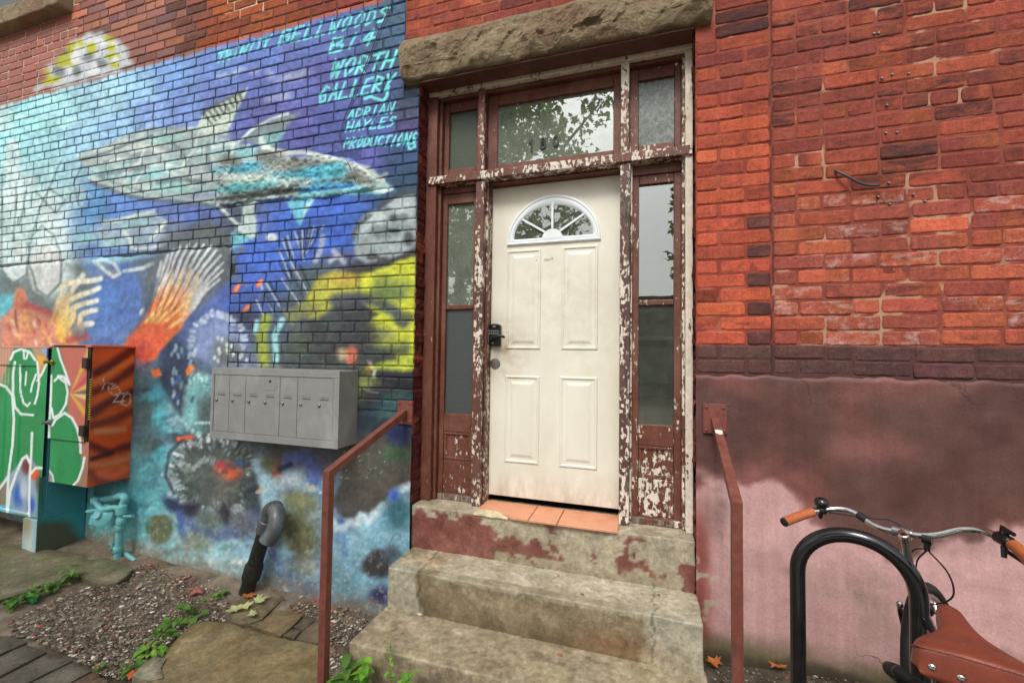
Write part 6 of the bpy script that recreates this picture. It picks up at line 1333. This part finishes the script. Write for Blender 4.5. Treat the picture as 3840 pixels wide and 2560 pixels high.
def fallen(x, y, s, rot, mat, label, tilt=.15, name='fallen_leaf'):
    P = gp_(x, y)+(0, 0, .022); r = random.Random(int(x+y)); c, n = math.cos(rot), math.sin(rot); V = []
    for u, v in MAP+[(0, .4)]:
        z = abs(u)*tilt*s+r.uniform(0, .10)*s+max(0, v-.6)*tilt*s*.6; V.append((P[0]+(u*c-v*n)*s, P[1]+(u*n+v*c)*s, P[2]+z))
    m = len(MAP); F = [(m, k, (k+1) % m) for k in range(m)]
    tag(mk(name, V, F, mat, None, P, smooth=False), label, 'leaf', 'fallen leaves')
fallen(885, 2305, .075, 1.2, M['pale_leaf'], 'wilted pale leaf lying farthest from the handrail'); fallen(905, 2285, .08, -1.9, M['pale_leaf'], 'wilted pale leaf in the middle of the little heap', .3); fallen(950, 2270, .085, -.6, M['pale_leaf'], 'pale wilted leaf nearest the wall in the little heap', .2); fallen(962, 2312, .055, 2.6, M['pale_leaf'], 'small wilted pale leaf at the lower side of the heap', .3); fallen(925, 2255, .07, .4, M['dry_leaf'], 'brown leaf tucked under the wilted pale ones')
fallen(2895, 2520, .07, -.9, M['dry_leaf'], 'orange dry maple leaf on the ground beside the bike rack', .5); fallen(2690, 2520, .06, .6, M['dry_leaf'], 'brown curled leaf at the corner of the steps', .6)
def litter(name, x, y, L, r, rot, mat, label, z=None):
    P = gp_(x, y) if z is None else atz(x, y, z); d = np.array((math.cos(rot), math.sin(rot), 0))*L/2; V, F = sweep([P-d+(0, 0, r+.012 if z is None else r), P+d+(0, 0, r+.012 if z is None else r)], r, 8); tag(mk(name, V, F, mat, None, P), label, 'litter')
litter('cigarette_butt', 517, 2154, .03, .004, .2, M['litter'], 'white cigarette butt by the concrete pad'); litter('cigarette_butt', 32, 2206, .05, .004, .1, M['litter'], 'white butt on the concrete pad at the photo edge'); litter('cigarette_butt', 1253, 2512, .03, .004, 1., M['litter'], 'white cigarette butt at the foot of the handrail')
P = gp_(115, 2253); V, F = rbox(P[0]-.05, P[0]+.05, P[1]-.02, P[1]+.02, P[2]+.01, P[2]+.04, .006, .02); V = V+np.stack([fbm(V+k, 30., 2, 9+k)-.5 for k in range(3)], -1)*.05; tag(mk('wrapper', V, F, M['greenlitter'], None, P), 'crumpled green wrapper among the weeds by the pad', 'wrapper')
def crumb(x, y, s, mat, label, z, name='debris', cat='debris'):
    P = atz(x, y, z); V = OCT*s*np.array((1.3, .8, .4))*(1+RNG.uniform(-.2, .2, (10, 1)))+P+(0, 0, s*.3); tag(mk(name, V, OF, mat, None, P), label, cat)
crumb(1575, 2305, .012, M['litter'], 'scrap of pinkish paper on the lower step', .22); crumb(2420, 2445, .012, M['litter'], 'white scrap near the far end of the lower step', .22); crumb(2100, 2455, .012, M['dry_leaf'], 'orange crumb on the lower step', .22); crumb(2093, 2156, .008, M['dry_leaf'], 'yellow leaf crumb on the upper step', .445); crumb(2184, 2228, .008, M['bark'], 'dark pebble on the upper step', .445); crumb(2470, 2230, .007, M['bark'], 'dark crumb at the end of the upper step', .445)
# ------------------------------------------------------------------ bike rack
def cz(z, x, y): return CAM+z*ray(x, y)
pl, pr = cz(1.47, 2992, 2300), cz(1.30, 3447, 2300); gl = float(gz(pl[0], pl[1]))
dx = pr[:2]-pl[:2]; w = np.linalg.norm(dx)/2; mid = (pl[:2]+pr[:2])/2; e_ = dx/np.linalg.norm(dx); top = cz(1.385, 3165, 2012)[2]
path = [(*(mid-e_*w*1.0), gl-.06), (*(mid-e_*w*1.0), top-w*1.02-.0)]
path += [(*(mid-e_*w*math.cos(a)), top-w+w*math.sin(a)) for a in np.linspace(.12, math.pi-.12, 25)]
path += [(*(mid+e_*w), top-w*1.02), (*(mid+e_*w), gl-.06)]
rk = empty('bike_rack', (*mid, gl), 'black steel hoop bike rack standing before the pink wall', 'bike rack')
tube('hoop', path, .0235, M['black'], rk, 24)
for s in (-1, 1):
    c_ = mid+e_*w*s; V, F = lathe((*c_, gl-.01), (0, 0, 1), [(0, .06), (.008, .06), (.012, .03), (.014, .028)], 24); mk('base_flange', V, F, M['black'], rk)

# ------------------------------------------------------------------ bicycle, nose towards the wall, bar turned a little to the right
fd = np.array([.30, .954, 0.]); fd /= np.linalg.norm(fd); rt_ = np.array([fd[1], -fd[0], 0.])
sa_ = math.radians(19.4); sd = fd*math.cos(sa_)+rt_*math.sin(sa_); sr = np.array([sd[1], -sd[0], 0.])
UPZ = np.array([0, 0, 1.])
S = cz(1.45, 3383, 1995)                                   # stem clamp
gb = .145
bk = empty('bicycle', (S[0], S[1], gb), 'black city bicycle with tan leather saddle and grips, leaning by the rack', 'bicycle')
hx = -fd*.10*0
stax = np.array([*(-fd[:2]*math.sin(math.radians(18))), math.cos(math.radians(18))]); stax = stax-rt_*.16; stax /= np.linalg.norm(stax)
st0 = S-UPZ*.012-fd*.045; sb = st0-stax*.145                # quill: top to headset
tube('stem', [sb, st0+stax*.018], .0115, M['alloy'], bk, 14)
V, F = lathe(st0+stax*.018, stax, [(-.002, .0145), (.004, .0145), (.006, .012)], 16); o = mk('stem_cap', V, F, M['chrome'], bk); V, F = lathe(st0+stax*.022, stax, [(0, .0075), (.0022, .0070)], 12); mk('bolt', V, F, M['blackplastic'], o)
tube('stem_clamp', [st0-stax*.005, st0+(S-st0)*.6, S], [.013, .015, .018], M['alloy'], bk, 12); V, F = lathe(S-sr*.024, sr, [(0, .0185), (.048, .0185)], 16); mk('clamp', V, F, M['alloy'], bk)
for k, (h, r) in enumerate(((0, .0185), (.016, .016), (.026, .019))): V, F = lathe(sb-stax*(h+.012), stax, [(0, r), (.002, r+.0015), (.009, r+.0015), (.011, r)], 18); mk('headset', V, F, M['brass'] if k == 1 else M['chrome'], bk)
ht = sb-stax*.04; hb = ht-stax*.13
tube('head_tube', [hb, ht], .0185, M['black'], bk, 18)
def bar(s, t, f, z): return S+sr*s+sd*f+UPZ*z
side = [(0, 0, 0), (.05, 0, 0), (.09, .010, .010), (.135, .026, .030), (.175, .024, .036), (.215, .002, .030), (.25, -.035, .020), (.278, -.09, .008), (.30, -.15, -.004)]
for s in (-1, 1):
    pts = curve([bar(a*s, 0, f, z+s*a*.11+a*.03) for a, f, z in side], 5); m = len(pts)
    if s < 0: left = pts
    else: rightp = pts
tube('handlebar', left[::-1]+rightp[1:], .0115, M['chrome'], bk, 14)
for pts in (left, rightp):
    g0 = pts[-11:]; o = tube('grip', g0+[g0[-1]+(g0[-1]-g0[-2])*.25], [.0165]*len(g0)+[.0165], M['grip'], bk, 18); en = g0[-1]+(g0[-1]-g0[-2])*.25; dd_ = (g0[-1]-g0[-2]); V, F = lathe(en, dd_, [(-.001, .0158), (.004, .0158), (.006, .013)], 18); mk('end_plug', V, F, M['rubber'], o)
    V, F = lathe(pts[-11], pts[-11]-pts[-12], [(-.012, .0135), (0, .0135), (.002, .0168)], 16); mk('ferrule', V, F, M['chrome'], o)
# bell on the left, shifter and lever on the right
lb = left[-14]; ld = left[-13]-left[-14]; ld /= np.linalg.norm(ld)
V, F = lathe(lb-ld*.012, ld, [(0, .0155), (.003, .017), (.020, .017), (.023, .0155)], 14); bl = mk('bell', V, F, M['blackplastic'], bk)
V, F = lathe(lb+UPZ*.016, UPZ, [(0, .018), (.004, .024), (.010, .025), (.020, .023), (.028, .017), (.032, .008), (.033, .002)], 20); o = mk('bell_dome', V, F, M['black'], bl, smooth=True)
V, F = lathe(lb-UPZ*.03+ld*.004, UPZ, [(0, .005), (.012, .009), (.02, .009)], 10); mk('striker', V, F, M['blackplastic'], bl)
rb = rightp[-14]; rd = rightp[-13]-rightp[-14]; rd /= np.linalg.norm(rd)
V, F = lathe(rb-rd*.02, rd, [(0, .016), (.003, .018), (.034, .018), (.04, .016)], 14); sh = mk('brake_lever_mount', V, F, M['blackplastic'], bk)
tube('brake_lever', curve([rb-UPZ*.012, rb-UPZ*.034+sd*.02, rb-UPZ*.045+sd*.035+rd*.05, rb-UPZ*.05+sd*.03+rd*.11], 4), .006, M['blackplastic'], sh, 8)
tube('shifter', [rb+UPZ*.012, rb+UPZ*.026+sd*.012, rb+UPZ*.030+rd*.03], [.011, .010, .006], M['blackplastic'], sh, 8); tube('shift_paddle', [rb-UPZ*.02, rb-UPZ*.05-sd*.01], [.008, .006], M['blackplastic'], sh, 8)
c1 = left[14]; c2 = left[11]; tube('tape_wrap', [c1, left[13], left[12], c2], .0135, M['rubber'], bk, 14)
rl = bar(.062, 0, 0, 0); V, F = lathe(rl-sr*.012, sr, [(0, .0165), (.024, .0165)], 14); lm = mk('light_bracket', V, F, M['blackplastic'], bk); tube('bracket_foot', [rl-UPZ*.01, rl-UPZ*.038-sd*.006], [.010, .008], M['blackplastic'], lm, 10)
# frame
BB = np.array([*(S[:2]-fd[:2]*.46+rt_[:2]*.105), gb+.29]); stx = np.array([*(-fd[:2]*math.sin(math.radians(17))), math.cos(math.radians(17))])-rt_*.16; SK = BB+stx*.50
hub_r = np.array([*(BB[:2]-fd[:2]*.44-rt_[:2]*.008), gb+.345])
tube('down_tube', [hb+stax*.03, BB], .0165, M['black'], bk, 14); tube('top_tube', [ht-stax*.03, SK-stx*.03], .0145, M['black'], bk, 14); tube('seat_tube', [BB, SK], .0150, M['black'], bk, 14)
for s in (-1, 1):
    tube('chain_stay', [BB+rt_*s*.03, hub_r+rt_*s*.062], .009, M['black'], bk, 10); tube('seat_stay', [SK-stx*.02+rt_*s*.018, hub_r+rt_*s*.062], .008, M['black'], bk, 10)
V, F = lathe(BB-rt_*.035, rt_, [(0, .02), (.07, .02)], 16); mk('bottom_bracket', V, F, M['black'], bk)
cr0 = hb-stax*.006; ax_f = hb-stax*.345+sd*.045; ax_f[2] = gb+.345
for s in (-1, 1): tube('fork_blade', curve([cr0+sr*s*.012, cr0-stax*.03+sr*s*.042, cr0-stax*.16+sr*s*.05, ax_f+sr*s*.052], 4), [.014]*6+[.011]*7, M['black'], bk, 12)
tube('fork_crown', [cr0+sr*.045-stax*.03, cr0, cr0-sr*.045-stax*.03], .016, M['black'], bk, 12)
def wheel(c, d, r, name):
    UPZ = np.array([0, 0, 1.])-rt_*.16; UPZ /= np.linalg.norm(UPZ); s = np.cross(d, UPZ); wh = empty(name, tuple(c-wloc(bk))); wh.parent = bk
    def torus(R, a, b, nn=48, m=10, col=None):
        V = []; F = []
        for i in range(nn):
            g = 2*math.pi*i/nn; rad = d*math.cos(g)+UPZ*math.sin(g)
            for k in range(m): h = 2*math.pi*k/m; V.append(c+rad*(R+a*math.cos(h))+s*b*math.sin(h))
        for i in range(nn):
            for k in range(m): F.append((i*m+k, i*m+(k+1) % m, ((i+1) % nn)*m+(k+1) % m, ((i+1) % nn)*m+k))
        return V, F
    V, F = torus(r-.018, .0185, .0185); mk('tyre', V, F, M['rubber'], wh, smooth=True); V, F = torus(r-.045, .013, .0115, 48, 8); mk('rim', V, F, M['alloy'], wh, smooth=True)
    V, F = lathe(c-s*.045, s, [(0, .006), (.004, .02), (.01, .02), (.014, .012), (.076, .012), (.08, .02), (.086, .02), (.09, .006)], 14); mk('hub', V, F, M['alloy'], wh)
    a = Acc()
    for i in range(32): g = 2*math.pi*i/32; h = g+(.45 if i % 4 < 2 else -.45); z = .034 if i % 2 else -.034; V, F = sweep([c+(d*math.cos(h)+UPZ*math.sin(h))*.019+s*z, c+(d*math.cos(g)+UPZ*math.sin(g))*(r-.055)], .0011, 5); a.add(V, F)
    a.build('spokes', M['chrome'], wh); return wh
wheel(ax_f, sd, .345, 'wheel'); wheel(hub_r, fd, .345, 'wheel')
for s in (-1, 1):
    o = tube('brake_arm', curve([cr0-stax*.05+sr*s*.055+sd*.02, cr0-stax*.005+sr*s*.062+sd*.04, cr0+stax*.025+sr*s*.058+sd*.035], 4), [.008]*9, M['blackplastic'], bk, 8); V, F = lathe(cr0+stax*.03+sr*s*.058+sd*.032, UPZ, [(-.008, .007), (0, .0105), (.010, .009), (.016, .003)], 12); mk('brake_bolt', V, F, M['chrome'], o)
V, F = lathe(cr0+sd*.03+stax*.045, sd, [(0, .012), (.01, .026), (.03, .030), (.05, .022), (.056, .004)], 18); mk('front_lamp', V, F, M['blackplastic'], bk, smooth=True)
q0 = rb-UPZ*.01; tube('brake_cable', curve([lb-UPZ*.004, left[9]+UPZ*.012+sd*.03, left[4]+UPZ*.02+sd*.05, S+sd*.05-UPZ*.02, cr0+sd*.06+stax*.10, cr0+stax*.03+sr*.055+sd*.03], 6), .0024, M['rubber'], bk, 8)
tube('brake_cable', curve([rl-UPZ*.035, rl-UPZ*.10+sr*.045+sd*.02, rl-UPZ*.175+sr*.05+sd*.04, rl-UPZ*.225+sr*.0+sd*.05, rl-UPZ*.215-sr*.05+sd*.03], 6), .0026, M['rubber'], bk, 8); tube('brake_cable', curve([rl-UPZ*.035, rl-UPZ*.09-sr*.03+sd*.02, rl-UPZ*.17-sr*.036+sd*.03, ht-stax*.02+fd*.02], 6), .0024, M['rubber'], bk, 8); tube('gear_cable', curve([rl-UPZ*.03, rl-UPZ*.06-sr*.04, ht+stax*.02-fd*.02-sr*.01], 6), .0022, M['rubber'], bk, 8)
# crank, chain guard, pedals
V, F = lathe(BB+rt_*.04, rt_, [(0, .085), (.003, .087), (.006, .085)], 32); mk('chainring', V, F, M['blackplastic'], bk); 
for s, a in ((1, .6), (-1, .6+math.pi)):
    e2 = BB+rt_*s*.06+(fd*math.cos(a)+UPZ*math.sin(a))*.165; o = tube('crank', [BB+rt_*s*.05, e2], .010, M['alloy'], bk, 8); P_ = e2+rt_*s*.05; V, F = rbox(-.045, .045, -.04, .04, -.012, .012, .004); mk('pedal', V+P_, F, M['blackplastic'], o)
# saddle
nose = cz(1.12, 3552, 2272); SL = .285; sz_ = nose[2]
def sp(t, a, h): return nose-fd*SL*t+rt_*a+UPZ*h
prof = [(0, .010, .000, .012), (.03, .0205, .004, .022), (.12, .0235, .005, .034), (.30, .0260, .004, .045), (.45, .036, .004, .05), (.58, .056, .005, .053), (.70, .080, .008, .052), (.82, .098, .013, .048), (.92, .106, .017, .046), (.985, .102, .018, .044), (1.0, .096, .014, .040)]
V = []; F = []; NA = 17
for t, wd, h, sk in prof:
    for k in range(NA):
        u = -1+2*k/(NA-1); a = abs(u)
        if a < .74: x = u/.74*wd*.94; z = h-.007*(u/.74)**2
        else: f = (a-.74)/.26; x = math.copysign(wd*(.94+.06*math.sin(f*1.57)), u); z = h-.007-sk*f**1.1
        V.append(sp(t, x, z))
n = NA; m = len(prof)
for i in range(m-1):
    for k in range(n-1): F.append((i*n+k, i*n+k+1, (i+1)*n+k+1, (i+1)*n+k))
# rear apron
b0_ = (m-1)*n; lowv = [sp(1.012, (-1+2*k/(NA-1))*.100, -.052+.010*((-1+2*k/(NA-1))**2)) for k in range(NA)]; V += lowv; j0 = m*n
for k in range(n-1): F.append((b0_+k, b0_+k+1, j0+k+1, j0+k))
sd_o = mk('saddle', V, F, M['leather'], bk, smooth=True); mdf = sd_o.modifiers.new('sub', 'SUBSURF'); mdf.levels = mdf.render_levels = 2; md2 = sd_o.modifiers.new('thick', 'SOLIDIFY'); md2.thickness = .004; md2.offset = -1
tube('piping', curve([sp(.93, -.1065, .000), sp(.985, -.101, .011), sp(1.004, -.085, .0135), sp(1.008, -.04, .0165), sp(1.009, 0, .017), sp(1.008, .04, .0165), sp(1.004, .085, .0135), sp(.985, .101, .011)], 5), .0019, M['leather'], sd_o, 8)
for a, z in ((-.034, -.026), (.036, -.026), (-.078, -.022), (.078, -.022)):
    c_ = sp(1.0135, a, z); V, F = lathe(c_, -fd, [(-.003, .0078), (.001, .0078), (.003, .0066), (.0045, .003)], 16); o = mk('rivet', V, F, M['chrome'], sd_o, smooth=True)
def sadtext(txt, a0, z, h, mat, nm):
    W, Fc = digit(txt, 0, 0, 1., h, 0.)
    Wd = np.array([sp(1.0165, a0+x*1.0, z+zz)-fd*(-y*.2) for x, y, zz in W]); mk(nm, Wd, Fc, mat, sd_o)
sadtext('B', -.0125, -.030, .0085, M['print'], 'lettering'); sadtext('SDEN', .0155, -.030, .0085, M['print'], 'lettering')
V, F = lathe(sp(1.0155, -.0035, -.0258), -fd, [(0, .0062), (.0012, .0060)], 18); V = np.array(V); mk('emblem', V, F, M['redprint'], sd_o)
for s in (-1, 1): tube('saddle_rail', curve([sp(.1, s*.012, -.02), sp(.35, s*.018, -.045), sp(.6, s*.022, -.048), sp(.95, s*.05, -.03)], 5), .0035, M['chrome'], bk, 8)
pt_ = sp(.55, 0, -.045); tube('seat_post', [SK-stx*.06, SK+(pt_-SK)*.85, pt_], .0125, M['alloy'], bk, 14); V, F = lathe(pt_-rt_*.028, rt_, [(0, .016), (.056, .016)], 14); mk('saddle_clamp', V, F, M['steel'], bk)
V, F = lathe(SK-stx*.01, stx, [(0, .018), (.018, .018)], 14); mk('seat_collar', V, F, M['alloy'], bk)
# cable lock round the rack and the frame
p_ = pr[:2]; zl = .62
lkp = curve([cz(1.16, 3352, 2512), cz(1.12, 3385, 2525), cz(1.10, 3425, 2552), cz(1.12, 3470, 2580), cz(1.3, 3480, 2600), cz(1.36, 3420, 2575), cz(1.34, 3350, 2530)], 6)
lko = tube('bicycle_lock', lkp, .0125, M['rubber'], None, 12); lko.location = (0, 0, 0); tag(lko, 'black sleeved lock tying the bicycle to the rack', 'lock')
V, F = lathe(lkp[0]-(lkp[1]-lkp[0])*3, lkp[1]-lkp[0], [(0, .014), (.004, .018), (.05, .018), (.054, .014)], 14); mk('lock_head', V, F, M['rubber'], lko, smooth=True)

# ------------------------------------------------------------------ the street behind the camera (mirrored in the panes)
V, F = rbox(-40, 40, -5.2, -2.25, -.2, .02, .01); tag(mk('pavement', V, F, M['concrete'], None, (0, -3.7, 0), lin((150, 146, 138))), kind='structure')
V, F = rbox(-40, 40, -11.2, -5.24, -.3, -.10, .01); tag(mk('road', V, F, M['asphalt'], None, (0, -8, -.1)), kind='structure')
bd = empty('shop_building', (0, -16, 0), 'low dark brick shop across the street, mirrored in the sidelight', 'building')
DB = m_plain('dark_shop_brick', (70, 58, 56), .85, 0, .2, 12, .2); GB = m_plain('grey_fascia', (120, 116, 112), .7, 0, .1, 8, 0)
box('wall', -5.5, 14, -22, -16, -.1, 3.6, DB, bd, r=.02); box('parapet', -5.6, 14.1, -22.1, -15.9, 3.605, 4.25, GB, bd, r=.02); box('awning', -2, 6, -15.9, -14.9, 2.35, 2.5, M['label'], bd, r=.02)
for k in range(5): f = box('shop_window', -4.6+k*3.4, -2.2+k*3.4, -15.99, -15.93, .5, 2.2, M['dark'], bd, r=.01); box('pane', -4.5+k*3.4, -2.3+k*3.4, -15.925, -15.915, .6, 2.1, M['frosted'], f, r=.005)
LEAF = np.array([(0, 0), (.42, .1), (.5, .5), (.22, .45), (0, 1.0), (-.22, .45), (-.5, .5), (-.42, .1)], float)
def tree(x, y, h, blobs, nleaf, label, seed):
    r = np.random.default_rng(seed); t = empty('street_tree', (x, y, 0), label, 'tree', 'street trees across the road')
    a = Acc(); V, F = sweep([(x, y, -.2), (x+.05, y, 1.2), (x-.05, y, 2.6), (x, y, h*.55)], [.24, .19, .16, .11], 10); a.add(V, F)
    for bx, by, bz, br in blobs: V, F = sweep([(x, y, min(bz-.3, h*.45)), ((x+bx)/2, (y+by)/2, (h*.45+bz)/2), (bx, by, bz)], [.09, .06, .025], 7); a.add(V, F)
    a.build('trunk', M['bark'], t)
    Vs = []; Fs = []; k = 0; wts = np.array([b[3]**3 for b in blobs]); wts /= wts.sum()
    which = r.choice(len(blobs), nleaf, p=wts)
    for i in range(nleaf):
        bx, by, bz, br = blobs[which[i]]; d = r.normal(size=3); d /= np.linalg.norm(d); p = np.array((bx, by, bz))+d*br*r.random()**.45*np.array((1, 1, .85))
        if vnoise(p*1.6, 77) < .36: continue
        s = r.uniform(.12, .21); n = r.normal(size=3); n[2] += .9; n /= np.linalg.norm(n); u = np.cross(n, r.normal(size=3)); u /= np.linalg.norm(u); v = np.cross(n, u)
        Vs.append(p+s*(LEAF[:, :1]*u+LEAF[:, 1:]*v)); Fs.append(tuple(range(k, k+8))); k += 8
    mk('crown', np.vstack(Vs), Fs, M['tree'], t)
tree(-5.2, -8.6, 9., [(-2.9, -8.2, 7.4, 1.35), (-3.9, -8.4, 8.6, 1.5), (-1.9, -8.0, 6.6, .85), (-5.2, -8.8, 6.6, 1.8), (-6.4, -8.6, 5.2, 1.5), (-4.8, -8.4, 4.4, 1.2), (-6.6, -8.8, 7.6, 1.6), (-5.3, -8.4, 3.4, .9), (-1.2, -8.2, 8.2, .7), (-2.7, -8.3, 5.2, 1.1), (-1.7, -8.3, 5.5, .7), (-3.6, -8.3, 4.2, .9)], 10500, 'leafy maple across the street, mirrored in the transom', 5)
tree(1.5, -9.6, 7., [(.92, -9.4, 5.1, .42), (.86, -9.5, 4.4, .36), (.84, -9.4, 3.85, .26), (1.6, -9.8, 6.2, 1.0), (1.7, -9.5, 4.9, .7)], 1800, 'slender tree across the street, mirrored in the sidelight', 6)
